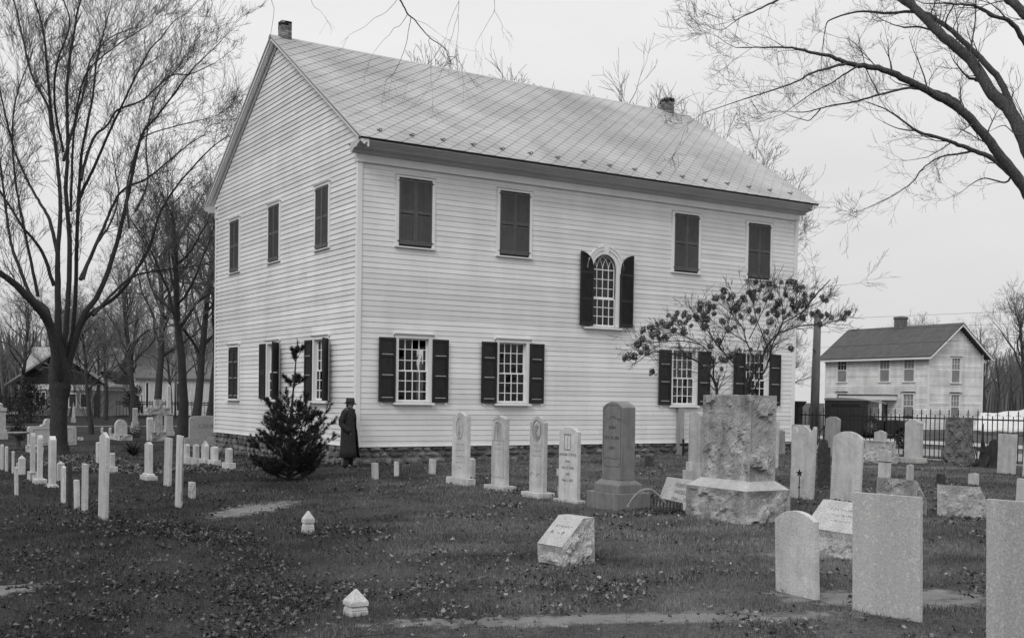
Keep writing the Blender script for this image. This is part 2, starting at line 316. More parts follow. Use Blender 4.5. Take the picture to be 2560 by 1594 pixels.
def bandx(name, y0, y1, xa, xb, mat, dz, n=30):
    b = MB()
    for i in range(n + 1):
        x = xa + (xb - xa) * i / n
        for y in (y0, y1): b.v.append((x, y, ground_z(x, y) + dz))
    b.f = [(2 * i, 2 * i + 1, 2 * i + 3, 2 * i + 2) for i in range(n)]
    o = b.build(name, mat); o['kind'] = 'structure'
bandx('side_street', 76, 88, -120, 18, 'road', 0.03)
bandx('path', 42.6, 43.5, -30, 16, 'road', 0.03)

# ============================================================ MEETING HOUSE
CH = thing('meeting_house', 'big white clapboard meeting house with slate gable roof and dark shutters', 'church', (0, 0, 0))
LX, WY, ZF = 16.02, 11.51, 7.30
SLOPE = Vector((0, 6.39, 4.213)).normalized()        # up the front roof plane
EY, EZ = -0.635, 7.728; RY, RZ = 5.755, 11.941
fw_c = [1.672, 4.80, 11.14, 14.25]; gw_c = [9.5, 5.92, 2.28]
AX = 7.985
def wall_cells(holes, ax, a0, a1, z0, z1):
    xs = sorted({a0, a1, *[h[0] for h in holes], *[h[1] for h in holes]}); zs = sorted({z0, z1, *[h[2] for h in holes], *[h[3] for h in holes]})
    for i in range(len(xs) - 1):
        for j in range(len(zs) - 1):
            mx, mz = (xs[i] + xs[i + 1]) / 2, (zs[j] + zs[j + 1]) / 2
            if not any(h[0] < mx < h[1] and h[2] < mz < h[3] for h in holes): yield xs[i], xs[i + 1], zs[j], zs[j + 1]
fholes = [(c - .46, c + .46, 1.15, 2.86) for c in fw_c] + [(AX - .44, AX + .44, 3.42, 5.56)]
gholes = [(c - .46, c + .46, 1.15, 2.86) for c in gw_c[1:]]
wl = MB()
for a, b, c, d in wall_cells(fholes, 'x', 0.02, LX - .02, 0.0, 7.7): wl.box(a, b, 0.035, 0.16, c, d)
for a, b, c, d in wall_cells(gholes, 'y', 0.16, WY - .16, 0.0, 7.7): wl.box(0.035, 0.16, a, b, c, d)
for a, b, c, d in wall_cells([(7.84, 8.2, 1.2, 3.1)], 'x', 0.02, LX - .02, 0.0, 7.7): wl.box(a, b, WY - .16, WY - .035, c, d)
wl.box(LX - .16, LX - .035, 0.16, WY - .16, 0, 7.7)
wl.build('wall', 'plaster', CH)
g = MB(); g.prism([(0.16, 7.7), (WY - .16, 7.7), (RY, 11.6)], 0.036, 0.12, 'x'); g.prism([(0.16, 7.7), (WY - .16, 7.7), (RY, 11.6)], LX - .12, LX - .036, 'x'); g.build('gable_wall', 'plaster', CH)
MB().box(0.17, LX - .17, 0.17, WY - .17, 0.02, 0.08).build('floor', 'floorin', CH); MB().box(0.17, LX - .17, 0.17, WY - .17, 7.2, 7.26).build('ceiling', 'plaster', CH)
MB().box(5.2, 5.4, 3, 3.2, .08, 7.2).box(5.2, 5.4, 8.5, 8.7, .08, 7.2).box(8.05, 8.13, 9.2, 9.28, .08, 3.0).build('gallery_post', 'sash', CH)
# ---- clapboards, one object per board
NB = 52; H = ZF / NB
def board_profile(h, lip=0.030): return h, lip
fgap = [(c - .57, c + .57, 1.06, 2.93) for c in fw_c] + [(c - .585, c + .585, 5.20, 7.10) for c in fw_c] + [(AX - .66, AX + .66, 3.36, 5.1)]
ggap = [(c - .57, c + .57, 1.06, 2.93) for c in gw_c] + [(c - .52, c + .52, 5.26, 7.10) for c in gw_c]
def intervals(a0, a1, z0, z1, gaps, arch=None):
    zm = (z0 + z1) / 2; cuts = []
    for g_ in gaps:
        if z1 > g_[2] + 0.004 and z0 < g_[3] - 0.004: cuts.append((g_[0], g_[1]))
    if arch and zm > arch[2] and zm < arch[2] + arch[1]:
        hw = math.sqrt(max(arch[1] ** 2 - (zm - arch[2]) ** 2, 0)); cuts.append((arch[0] - hw, arch[0] + hw))
    cuts.sort(); out = []; c = a0
    for p, q in cuts:
        if p > c + 0.03: out.append((c, p))
        c = max(c, q)
    if a1 > c + 0.03: out.append((c, a1))
    return out
def board(segs, z0, z1, axis, top_lip=0.006, lip=0.021, jit=0.0):
    b = MB()
    for a, c in segs:
        n = max(1, int((c - a) / 1.6)); k = len(b.v)
        for i in range(n + 1):      # slightly wavy lower edge like old sawn boards
            t = a + (c - a) * i / n; e = noise.noise(Vector((t * 0.7, z0 * 9, 2 if axis == 'x' else 5))) * 0.006
            el = lip + noise.noise(Vector((t * 0.9, z0 * 7, 8))) * 0.007
            for (q, zz) in ((0.034, z0 + e - 0.012), (0.034 - el, z0 + e - 0.012), (0.034 - el + 0.003, z0 + e), (0.034 - top_lip, z1 - 0.002), (0.034, z1 - 0.002)):
                b.v.append((t, q, zz) if axis == 'x' else (q, t, zz))
        for i in range(n):
            for j in range(5):
                p = k + i * 5 + j; q = k + i * 5 + (j + 1) % 5; fc = (p, p + 5, q + 5, q); b.f.append(fc if axis == 'x' else fc[::-1])
        fa = tuple(k + j for j in range(5)); fb = tuple(k + n * 5 + j for j in reversed(range(5)))
        b.f += [fa, fb] if axis == 'x' else [fa[::-1], fb[::-1]]
    return b
BOARDS = []
def fillers(a0, a1, z0, z1, gaps, axis, lip):
    for g_ in gaps:      # cut-down strips under a sill or over a head
        for (p, q) in ((z0, g_[2]), (g_[3], z1)):
            if z0 < g_[2] < z1 and q == g_[2] and q - p > .015 or z0 < g_[3] < z1 and p == g_[3] and q - p > .02:
                BOARDS.append((.1, board([(g_[0] + .001, g_[1] - .001)], p + (0 if q == g_[2] else .014), q, axis, lip=lip if q == g_[2] else lip * .6)))
zl = [i * H + (rng.uniform(-.006, .006) if 0 < i < NB else 0) for i in range(NB + 1)]
for i in range(NB):
    z0, z1 = zl[i], zl[i + 1]
    sg = intervals(0.125, LX - .125, z0, z1, fgap, (AX, .66, 5.10))
    if len(sg) == 1 and rng.random() < .75:
        j = rng.uniform(3, 13); sg = [(sg[0][0], j), (j + .005, sg[0][1])]
    for s_ in sg: BOARDS.append((s_[1] - s_[0], board([s_], z0, z1, 'x')))
    fillers(0, 0, z0, z1, fgap[:-1] + [(AX - .66, AX + .66, 3.36, 99)], 'x', .021)
NG = int((RZ - .12) / H)
for i in range(NG):
    z0 = zl[i] if i < NB else i * H + rng.uniform(-.006, .006); z1 = (zl[i + 1] if i < NB else (i + 1) * H)
    if z1 < 7.75: a0, a1 = (0.09, WY - .09) if z1 < 7.35 else (0.09, WY - .09)
    else:
        k = (z1 - EZ + .05) / 4.213 * 6.39; a0 = EY + k + .10; a1 = WY - a0
    if a1 - a0 < .1: break
    sg = intervals(a0, a1, z0, z1, ggap)
    if len(sg) == 1 and a1 - a0 > 5 and rng.random() < .6:
        j = rng.uniform(a0 + 2, a1 - 2); sg = [(sg[0][0], j), (j + .005, sg[0][1])]
    for s_ in sg: BOARDS.append((s_[1] - s_[0], board([s_], z0, z1, 'y', lip=0.030)))
    fillers(0, 0, z0, z1, ggap, 'y', .030)
BOARDS.sort(key=lambda q: -q[0]); rest = MB()
for k, (l_, b_) in enumerate(BOARDS):
    if k < 298: b_.build('clapboard', 'clap', CH)
    else: q = len(rest.v); rest.v += b_.v; rest.f += [tuple(q + i for i in f) for f in b_.f]
o = rest.build('clapboard_field', 'clap', CH); o['kind'] = 'stuff'
# right-hand gable and rear are clad plainly (never faced by the camera)
rb = MB()
for i in range(NB): rb.box(LX - .036, LX - .008, .1, WY - .1, i * H, (i + 1) * H - .012); rb.box(.1, LX - .1, WY - .036, WY - .008, i * H, (i + 1) * H - .012) if not (1.1 < i * H < 3.1) else rb.box(.1, 7.8, WY - .036, WY - .008, i * H, (i + 1) * H - .012).box(8.24, LX - .1, WY - .036, WY - .008, i * H, (i + 1) * H - .012)
o = rb.build('rear_cladding', 'clap', CH); o['kind'] = 'stuff'
# ---- corner boards, frieze
for (x0, x1, y0, y1) in ((-.012, .125, -.012, .033), (-.012, .033, .034, .095), (LX - .125, LX + .012, -.012, .033), (-.012, .033, WY - .095, WY + .012)):
    MB().box(x0, x1, y0, y1, .0, ZF - .002).build('corner_board', 'trim', CH, bevel=.004, fix=True)
MB().box(-.035, LX + .035, -.035, .03, ZF, 7.50).box(-.045, LX + .045, -.05, .02, ZF - .022, ZF + .012).build('frieze_board', 'trim', CH)
MB().box(-.03, .03, .04, .16, ZF, 7.60).build('frieze_board', 'trim', CH); MB().box(-.03, .03, WY - .16, WY + .02, ZF, 7.60).build('frieze_board', 'trim', CH)
# ---- box cornice along the eave: bed mould, soffit, crown (profile y,z), returns at both ends
prof = [(.02, 7.50), (-.045, 7.47), (-.10, 7.485), (-.14, 7.52), (-.16, 7.55), (-.20, 7.552), (-.20, 7.565), (-.38, 7.578), (-.38, 7.602), (-.41, 7.604), (-.43, 7.625), (-.49, 7.64), (-.55, 7.68), (-.60, 7.69), (-.615, 7.722), (.02, 7.722)]
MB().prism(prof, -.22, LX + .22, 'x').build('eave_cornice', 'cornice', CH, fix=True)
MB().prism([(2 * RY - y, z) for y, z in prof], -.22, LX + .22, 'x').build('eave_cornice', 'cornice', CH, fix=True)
MB().prism([(y, z) for y, z in [(-.63, 7.724), (-.645, 7.73), (-.645, 7.775), (-.5, 7.80), (-.5, 7.724)]], -.235, LX + .235, 'x').build('dark_eave_strip', 'lead', CH, fix=True)  # narrow dark strip between slates and cornice
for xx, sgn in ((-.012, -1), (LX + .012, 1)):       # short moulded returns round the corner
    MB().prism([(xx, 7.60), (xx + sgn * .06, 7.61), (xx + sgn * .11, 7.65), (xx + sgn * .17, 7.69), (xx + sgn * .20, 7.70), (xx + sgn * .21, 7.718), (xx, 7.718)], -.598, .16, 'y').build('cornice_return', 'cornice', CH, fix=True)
# ---- rakes: sloping boards and crown under the verge (both slopes, both gables)
def rake(x_in, x_out, side):
    b = MB()
    for (a, h0, h1) in ((1.0, -.17, -.005),):
        pts = []
        for v in (0, 1):
            y = EY + (RY - EY) * v; z = EZ + (RZ - EZ) * v
            if side: y = 2 * RY - y
            pts.append((y, z))
        (ya, za), (yb, zb) = pts
        b.prism([(ya, za - .19), (yb, zb - .22), (yb, zb - .02), (ya, za - .005)], min(x_in, x_in + (x_out - x_in) * .18), max(x_in, x_in + (x_out - x_in) * .18), 'x')
        b.prism([(ya, za - .085), (yb, zb - .10), (yb, zb - .02), (ya, za - .005)], min(x_in + (x_out - x_in) * .18, x_out), max(x_in + (x_out - x_in) * .18, x_out), 'x')
        xo = x_out; xm = x_in + (x_out - x_in) * .78
        b.prism([(ya, za - .13), (yb, zb - .15), (yb, zb - .10), (ya, za - .085)], min(xm, xm - (x_out - x_in) * .3), max(xm, xm - (x_out - x_in) * .3), 'x')
    return b
for (xi, xo) in ((.0, -.215), (LX, LX + .215)):
    for s_ in (0, 1): rake(xi, xo, s_).build('rake_board', 'trim', CH, fix=True)
# ---- roof deck, rear slope
def slope_slab(y0, z0, y1, z1, t, x0, x1): return MB().prism([(y0, z0), (y1, z1), (y1, z1 + t), (y0, z0 + t)], x0, x1, 'x')
slope_slab(EY, EZ, RY, RZ - .005, .03, -.244, LX + .244).build('roof_deck', 'lead', CH, fix=True)
slope_slab(2 * RY - EY, EZ, RY, RZ - .005, .05, -.244, LX + .244).build('rear_roof_slope', 'ridge', CH, fix=True)
# ---- diamond slates
SW = .4645; SLN = math.hypot(RY - EY, RZ - EZ); nu = 36; nv = 34
up = SLOPE; nrm = Vector((0, -up.z, up.y)); base0 = Vector((-.244, EY, EZ)) + nrm * .04
def tile(cu, cv, umin, umax):
    hs = SW / 2 * 1.03; pts = [(0, -hs), (hs * .92, -.03), (hs * .92, .03), (0, hs), (-hs * .92, .03), (-hs * .92, -.03)]
    poly = [(cu + a, cv + b) for a, b in pts]
    def clip(poly, f):
        out = []
        for i in range(len(poly)):
            p, q = poly[i], poly[(i + 1) % len(poly)]; fp, fq = f(p), f(q)
            if fp >= 0: out.append(p)
            if fp * fq < 0: t = fp / (fp - fq); out.append((p[0] + (q[0] - p[0]) * t, p[1] + (q[1] - p[1]) * t))
        return out
    for f in (lambda p: p[0] - umin, lambda p: umax - p[0], lambda p: p[1] + .03, lambda p: SLN - p[1]):
        poly = clip(poly, f)
        if len(poly) < 3: return None
    V = []; n = len(poly); cx = sum(p[0] for p in poly) / n; cy = sum(p[1] for p in poly) / n
    for tp in (0.010, 0.0):
        for a, b in poly:
            lift = (cv - b) / (SW / 2) * 0.011 + (a - cu) / SW * .004 + 0.012; q = base0 + Vector((a, 0, 0)) + up * b + nrm * (lift + tp); V.append(tuple(q))
    F = [tuple(range(n)), tuple(n + i for i in reversed(range(n)))] + [(i, n + i, n + (i + 1) % n, (i + 1) % n) for i in range(n)]
    return V, F
tiles = []
for j in range(nv):
    for i in range(nu + 1):
        cu = i * SW + (SW / 2 if j % 2 else 0); cv = j * SW / 2
        t = tile(cu, cv, 0.0, LX + .488)
        if t: c = Vector(t[0][0]); tiles.append(((c - CAM).length, t))
tiles.sort(key=lambda q: q[0])
def set_tv(me, vals):
    a = me.attributes.new('tv', 'FLOAT', 'POINT'); a.data.foreach_set('value', vals)
big = MB(); tvs = []
for k, (d, (V, F)) in enumerate(tiles):
    s = rng.choice([.98, .99, 1, 1, 1.01, 1.02]) if rng.random() < .97 else rng.choice([.9, 1.06])
    if k < 300:
        me = bpy.data.meshes.new('slate'); me.from_pydata(V, [], F); me.update(); me.materials.append(MAT['slate']); set_tv(me, [s] * len(V)); link('slate', me, CH)
    else:
        b = len(big.v); big.v += V; big.f += [tuple(b + q for q in f) for f in F]; tvs += [s] * len(V)
me = big.mesh('slate_field', 'slate'); set_tv(me, tvs); o = link('slate_field', me, CH); o['kind'] = 'stuff'
b = MB()   # ridge boards and pale verge strips
b.prism([(RY - .12, RZ - .03), (RY + .02, RZ + .062), (RY + .02, RZ + .085), (RY - .13, RZ - .005)], -.25, LX + .25, 'x'); b.prism([(RY + .12, RZ - .03), (RY + .021, RZ + .058), (RY + .021, RZ + .083), (RY + .13, RZ - .005)], -.25, LX + .25, 'x')
b.build('ridge_cap', 'ridge', CH, fix=True)
for x0 in (-.256, LX + .226): slope_slab(EY - .01, EZ + .03, RY - .06, RZ - .02, .05, x0, x0 + .03).build('verge_strip', 'ridge', CH, fix=True)
sg = MB(); sg.tube([(-.035, 0, .0), (-.03, -.02, .05), (0, -.035, .07), (.03, -.02, .05), (.035, 0, .0)], .009, 5); sg.box(-.035, .035, .0, .10, -.004, .008); sgm = sg.mesh('snow_guard', 'lead')
for i in range(17):
    o = link('snow_guard', sgm, CH); p = base0 + Vector((.72 + i * .93, 0, 0)) + up * .50 + nrm * .03; o.location = p; o.rotation_euler = (math.atan2(up.z, up.y), 0, 0); o.scale = (1.2, 1.2, 1.2)
# ---- chimneys built brick by brick
def chimney(x0, x1, y0, y1, z0, z1, gaps):
    c = MB().box(x0 + .012, x1 - .012, y0 + .012, y1 - .012, z0, z1 - (.14 if gaps else .02)).build('chimney', 'mortar', CH)
    bh = .068; nz_ = int((z1 - z0) / bh)
    MB().box(x0 + .05, x1 - .05, y0 + .05, y1 - .05, z1 - .02 - (.12 if gaps else 0), z1 - (.12 if gaps else 0)).build('flue', 'soot', c)
    for k in range(nz_):
        z = z1 - (k + 1) * bh
        top = gaps and k in (1, 2)
        for (a0, a1, ax, q0, q1) in ((x0, x1, 'x', y0, y0 + .09), (x0, x1, 'x', y1 - .09, y1), (y0 + .092, y1 - .092, 'y', x0, x0 + .09), (y0 + .092, y1 - .092, 'y', x1 - .09, x1)):
            ln = a1 - a0; cuts = [0, ln] if ln < .13 else ([0, ln * .66, ln] if k % 2 else [0, ln * .34, ln])
            if top: cuts = [0, .1, ln - .1, ln] if ax == 'x' else cuts
            for i in range(len(cuts) - 1):
                if top and ax == 'x' and i == 1: continue
                if top and ax == 'y': continue
                e = rng.uniform(-.003, .003); a, b_ = a0 + cuts[i] + .005, a0 + cuts[i + 1] - .005
                m = MB(); m.box(a, b_, q0 + e, q1 + e, z + .005, z + bh - .005) if ax == 'x' else m.box(q0 + e, q1 + e, a, b_, z + .005, z + bh - .005)
                m.build('brick', 'brick' if k > 2 or rng.random() < .4 else 'soot', c)
chimney(.06, .39, 5.60, 5.90, 11.78, 12.46, False)
chimney(15.03, 15.42, 5.56, 5.95, 11.78, 12.46, True)
# ---- rubble foundation, stone by stone
fc = MB().box(.06, LX - .06, .06, WY - .06, -1.1, -.02).build('foundation_core', 'mortar', CH)
def rubble(a0, a1, axis, zlow, rows):
    hh = .04
    z = -.025
    for r_ in range(rows):
        h = rng.uniform(.13, .2); a = a0 - rng.uniform(0, .2)
        while a < a1:
            ln = rng.uniform(.18, .55); e = rng.uniform(-.03, .03)
            pts = []; hx, hz = ln / 2 - .012, h / 2 - .010
            m = MB(); cxx = max(a0, a) + min(ln, a1 - a) / 2; hx = max(.05, (min(a + ln, a1) - max(a, a0)) / 2 - .012)
            n = 7; ring = []
            for i in range(n):
                an = 2 * PI * i / n + rng.uniform(-.25, .25); ca, sa = math.cos(an), math.sin(an); k = 1 / max(abs(ca), abs(sa)) ** .75
                ring.append((ca * k * hx * rng.uniform(.85, 1.02), sa * k * hz * rng.uniform(.85, 1.02)))
            q = [(cxx + u, z - h / 2 + v) for u, v in ring]; pr = rng.uniform(.03, .075)
            k0 = 0
            for (u, v) in q: m.v.append((u, .07, v) if axis == 'x' else (.07, u, v))
            for (u, v) in q: uu = cxx + (u - cxx) * .86; vv = z - h / 2 + (v - z + h / 2) * .84; m.v.append((uu, .045 - pr + e, vv) if axis == 'x' else (.045 - pr + e, uu, vv))
            cc = (cxx + rng.uniform(-.02, .02), .035 - pr - rng.uniform(0, .02) + e, z - h / 2); m.v.append(cc if axis == 'x' else (cc[1], cc[0], cc[2]))
            for i in range(n):
                j = (i + 1) % n; m.f.append((i, j, n + j, n + i)); m.f.append((n + i, n + j, 2 * n))
            m.build('foundation_stone', 'found', CH, fix=True); a += ln
        z -= h
rubble(.03, LX - .03, 'x', -.6, 3); rubble(.03, WY - .03, 'y', -1, 5)
MB().box(-.02, LX + .02, -.03, .05, -.03, .0).box(-.03, .05, -.02, WY + .02, -.03, .0).build('sill_board', 'trim', CH)

# ---- windows: shared part meshes in local coordinates (x across, -y outwards, z up); gable copies are turned
class Frame:      # places local geometry on the front (axis x) or on the left gable (axis y)
    def __init__(s, wall, c): s.wall = wall; s.c = c
    def put(s, o, z=0, dx=0):
        if s.wall == 'front': o.location = (s.c + dx, 0, z)
        else: o.location = (0, s.c - dx, z); o.rotation_euler = (0, 0, -PI / 2)
        return o
def head_mesh():
    b = MB(); b.box(-.555, -.455, -.022, .033, 1.15, 2.83).box(.455, .555, -.022, .033, 1.15, 2.83).box(-.555, .555, -.025, .034, 2.831, 2.90)
    b.prism([(-.03, 2.90), (-.05, 2.915), (-.075, 2.945), (-.075, 2.96), (.03, 2.96), (.03, 2.90)], -.60, .60, 'x')
    return b.mesh('window_frame', 'trim', fix=True)
def reveal_mesh():
    b = MB(); b.box(-.46, -.452, .034, .15, 1.15, 2.86).box(.452, .46, .034, .15, 1.15, 2.86).box(-.452, .452, .034, .15, 2.83, 2.86); return b.mesh('window_reveal', 'trim')
def sill_mesh():
    return MB().prism([(-.11, 1.075), (-.11, 1.125), (.09, 1.15), (.09, 1.075)], -.60, .60, 'x').mesh('sill', 'trim', fix=True)
def sash_mesh(z0, z1, y, rows):
    b = MB(); s = .035; b.box(-.452, -.452 + s, y, y + .035, z0, z1).box(.452 - s, .452, y, y + .035, z0, z1).box(-.417, .417, y, y + .035, z0, z0 + (.06 if z0 < 1.3 else .032)).box(-.417, .417, y, y + .035, z1 - .034, z1)
    w = (.834) / 4; h = (z1 - z0) / rows
    for i in range(1, 4): b.box(-.417 + i * w - .011, -.417 + i * w + .011, y - .002, y + .03, z0 + .02, z1 - .02)
    for j in range(1, rows): b.box(-.417, .417, y + .001, y + .028, z0 + j * h - .011, z0 + j * h + .011)
    return b.mesh('sash', 'sash')
WF = head_mesh(); WR = reveal_mesh(); WS = sill_mesh(); S_lo = sash_mesh(1.15, 1.99, .055, 3); S_up = sash_mesh(1.965, 2.83, .095, 3)
pane = MB().box(-.098, .098, 0, .003, -.135, .135).mesh('pane', 'glass')
def broken(seed):
    r_ = random.Random(seed); b = MB(); pts = [(-.098, -.135), (.098, -.135), (.098, .0), (.05, -.05), (.0, -.09), (-.06, -.06), (-.09, .05), (-.098, .135)]
    b.prism([(x, z) for x, z in pts], 0, .003, 'y'); return b.mesh('pane', 'glass', fix=True)
def panes(f, W, brk=()):
    for r_ in range(6):
        for c_ in range(4):
            if (r_, c_) in brk and brk[(r_, c_)] == 0: continue
            z = (1.15 + .028 + r_ * .28 + .12 if r_ < 3 else 1.965 + (r_ - 3) * .288 + .144); y = .072 if r_ < 3 else .112
            me = broken(r_ * 7 + c_) if (r_, c_) in brk else pane
            o = link('pane', me, W); x = -.417 + (c_ + .5) * .2085; o.location = (x, y, z); o.rotation_euler = (rng.gauss(0, .012), 0, rng.gauss(0, .014))
            o.scale = (1, 1, .96)
def solid_shutter(w=.49, z0=1.15, z1=2.83):
    b = MB(); st = .06; y0, y1 = -.02, .018; hh = z1 - z0
    b.box(0, st, y0, y1, z0, z1).box(w - st, w, y0, y1, z0, z1)
    rails = [(z0, z0 + .12), (z0 + hh * .38, z0 + hh * .38 + .07), (z0 + hh * .70, z0 + hh * .70 + .07), (z1 - .07, z1)]
    for a, c in rails: b.box(st, w - st, y0, y1, a, c)
    for i in range(3):
        a, c = rails[i][1], rails[i + 1][0]; b.box(st, w - st, -.002, .008, a, c); b.frust(st + .03, w - st - .03, -.0021, 0, a + .03, st + .05, w - st - .05, -.014, 0, c - .05) if False else None
        b.prism([(-.016, a + .002), (-.0022, a + .02), (-.0022, a - .0)], st + .02, w - st - .02, 'x')
    m = b.mesh('shutter', 'shutter'); hi = MB()
    for a, c in rails[:3]: hi.prism([(-.0215, c - .012), (-.024, c - .004), (-.012, c + .006), (-.004, c + .004), (-.004, c - .0)], st + .02, w - st - .02, 'x')  # pale strips: skylight on the rail tops put into colour
    return m, hi.mesh('rail_glint', 'cornice', fix=True)
def louvre_shutter(w, z0, z1, mat, mid=.5, low=.10, arch=None):
    b = MB(); st = .05; y0, y1 = -.018, .016; rails = [(z0, z0 + low)]
    mids = mid if isinstance(mid, (list, tuple)) else [mid]
    for m_ in mids: rails.append((z0 + (z1 - z0) * m_ - .04, z0 + (z1 - z0) * m_ + .04))
    top = (z1 - .06, z1)
    sl = MB()
    if arch is None:
        b.box(0, st, y0, y1, z0, z1).box(w - st, w, y0, y1, z0, z1); rails.append(top)
        lim = lambda x: z1
    else:       # quarter-round head: tall side at x=0 (sign +1) or x=w (-1)
        R_, sgn = arch
        zt = lambda x: z1 - R_ + math.sqrt(max(R_ * R_ - ((x if sgn > 0 else w - x)) ** 2, 0))
        n = 10; outer = [(w * i / n, zt(w * i / n)) for i in range(n + 1)]
        inner = [(st + (w - 2 * st) * i / n, zt(st + (w - 2 * st) * i / n) - .055) for i in range(n + 1)]
        for i in range(n): b.prism([outer[i], outer[i + 1], inner[i + 1], inner[i]], y0, y1, 'y')
        b.prism([(0, z0), (st, z0), (st, inner[0][1] + .0), (0, zt(0))], y0 + .001, y1 - .001, 'y'); b.prism([(w - st, z0), (w, z0), (w, zt(w)), (w - st, inner[-1][1])], y0 + .001, y1 - .001, 'y')
        lim = lambda x: zt(x) - .06
        b.prism([(st * .5, z0 + .05)] + [(w - st * .5, z0 + .05)] + [(w * i / n, zt(w * i / n) - .03) for i in range(n, -1, -1)], .008, .013, 'y')
    for a, c in rails: b.box(st, w - st, y0 + .002, y1 - .002, a, c)
    segs = []; rr = sorted(rails); 
    for i in range(len(rr)): segs.append((rr[i][1], rr[i + 1][0] if i + 1 < len(rr) else z1 - .06))
    if arch is None: segs = segs[:-1]
    for a, c in segs:
        z = a + .012
        while z < c - .012:
            xa, xb = st, w - st
            if arch:
                while xb > xa and lim(xb) < z + .02: xb -= .02
                while xa < xb and lim(xa) < z + .02: xa += .02
            if xb - xa > .03: sl.prism([(-.014, z - .014), (-.010, z - .017), (.012, z + .010), (.008, z + .018)], xa, xb, 'x')
            z += .030
    return b.mesh('shutter', mat, fix=True), sl.mesh('louvres', mat, fix=True)
SOL, SOLH = solid_shutter()
UPW = .49; UPF, UPL = louvre_shutter(UPW, 5.285, 6.99, 'shutter2')
GU, GUL = louvre_shutter(.435, 5.335, 6.99, 'shutter2')
LL, LLL = louvre_shutter(.49, 1.15, 2.85, 'shutter', .5)
hinge = MB().box(-.03, .03, -.03, -.019, -.012, .012).mesh('hinge', 'lead'); dog = MB().tube([(0, -.02, 0), (.02, -.05, -.03), (.05, -.06, -.05)], .008, 5).mesh('shutter_dog', 'sash')
def shutter_at(meshes, P, loc, rz, parent, label=None, flip=False):
    o = link('shutter', meshes[0], parent); o.location = loc; o.rotation_euler = (0, 0, rz)
    if flip: o.scale = (-1, 1, 1)
    s = link('louvres' if meshes[1] is not SOLH else 'rail_glint', meshes[1], o)
    if meshes[1] is not SOLH: s['kind'] = 'stuff'
    if label: o['label'] = label
    return o
def lower_window(wall, c, brk, shutters):
    f = Frame(wall, c); W = f.put(link('window', WF, CH)); link('reveal', WR, W); link('sill', WS, W); link('sash', S_lo, W); link('sash', S_up, W); panes(f, W, brk); return f
def fl(wall, c, x, y):       # local (x across, y outward negative) -> church coordinates
    return (c + x, y, 0) if wall == 'front' else (y, c - x, 0)
for i, c in enumerate(fw_c):
    lower_window('front', c, {(5, 2): 0, (5, 3): 1, (4, 0): 1} if i == 0 else {}, None)
    shutter_at((SOL, SOLH), None, (c - .545 - .495, -.045, 0), R(rng.uniform(-1, 1)), CH); shutter_at((SOL, SOLH), None, (c + .55, -.045, 0), R(rng.uniform(-1.5, .5)), CH)
    for x, z in ((c - .545 - .42, 1.12), (c + .95, 1.12)): o = link('shutter_dog', dog, CH); o.location = (x, -.02, z)
for c in gw_c[1:]: lower_window('gable', c, {}, None)
GR = -PI / 2
# gable: window two has louvred shutters, window three solid ones; the right-hand leaves hang half open
def gable_leaf(meshes, c, side, ang, label=None):
    """leaf hinged at the left (+) or right (-) jamb; local x runs from the left jamb towards the near corner"""
    if side < 0: loc = (-.045, c + .545 + .49, 0); o = shutter_at(meshes, None, loc, GR, CH, label)
    else:
        loc = (-.03, c - .545, 0); o = shutter_at(meshes, None, loc, GR - R(ang), CH, label)
    return o
gable_leaf((LL, LLL), gw_c[1], -1, 0); gable_leaf((LL, LLL), gw_c[1], 1, 43, 'louvred shutter hanging half open')
gable_leaf((SOL, SOLH), gw_c[2], -1, 0); gable_leaf((SOL, SOLH), gw_c[2], 1, 39, 'panelled shutter hanging half open')
# closed shutters of the far lower gable window
c = gw_c[0]
f = Frame('gable', c); W = f.put(link('window', WF, CH)); link('sill', WS, W)
SOLn, SOLHn = SOL, SOLH
for dx in (-.465, 0.0):
    o = link('shutter', SOL, CH); o.location = (-.005, c - dx, 0); o.rotation_euler = (0, 0, GR); o.scale = (.945, 1, .985); link('rail_glint', SOLH, o)
# upper windows: casing, sill and a pair of closed louvred leaves
ucf = MB().box(-.585, -.495, -.022, .033, 5.235, 7.02).box(.495, .585, -.022, .033, 5.235, 7.02).box(-.585, .585, -.024, .034, 7.021, 7.075).prism([(-.025, 7.076), (-.05, 7.085), (-.06, 7.105), (.03, 7.105), (.03, 7.076)], -.60, .60, 'x').mesh('window_frame', 'trim', fix=True)
usl = MB().prism([(-.06, 5.195), (-.06, 5.225), (.03, 5.24), (.03, 5.195)], -.60, .60, 'x').mesh('sill', 'trim', fix=True)
ubk = MB().box(-.495, .495, .034, .05, 5.2, 7.05).mesh('backing', 'plaster')
gcf = MB().box(-.52, -.44, -.022, .033, 5.31, 7.0).box(.44, .52, -.022, .033, 5.31, 7.0).box(-.52, .52, -.024, .034, 7.001, 7.06).prism([(-.025, 7.061), (-.05, 7.07), (-.06, 7.10), (.03, 7.10), (.03, 7.061)], -.55, .55, 'x').mesh('window_frame', 'trim', fix=True)
gsl = MB().prism([(-.06, 5.265), (-.06, 5.29), (.03, 5.31), (.03, 5.265)], -.54, .54, 'x').mesh('sill', 'trim', fix=True)
for c in fw_c:
    W = link('window', ucf, CH); W.location = (c, 0, 0); link('sill', usl, W); link('backing', ubk, W)
    shutter_at((UPF, UPL), None, (c - .493, -.006, 0), 0, CH); shutter_at((UPF, UPL), None, (c + .003, -.006, 0), 0, CH)
    for sx in (-1, 1):
        for z in (5.36, 6.93): o = link('hinge', hinge, CH); o.location = (c + sx * .50, -.006, z)
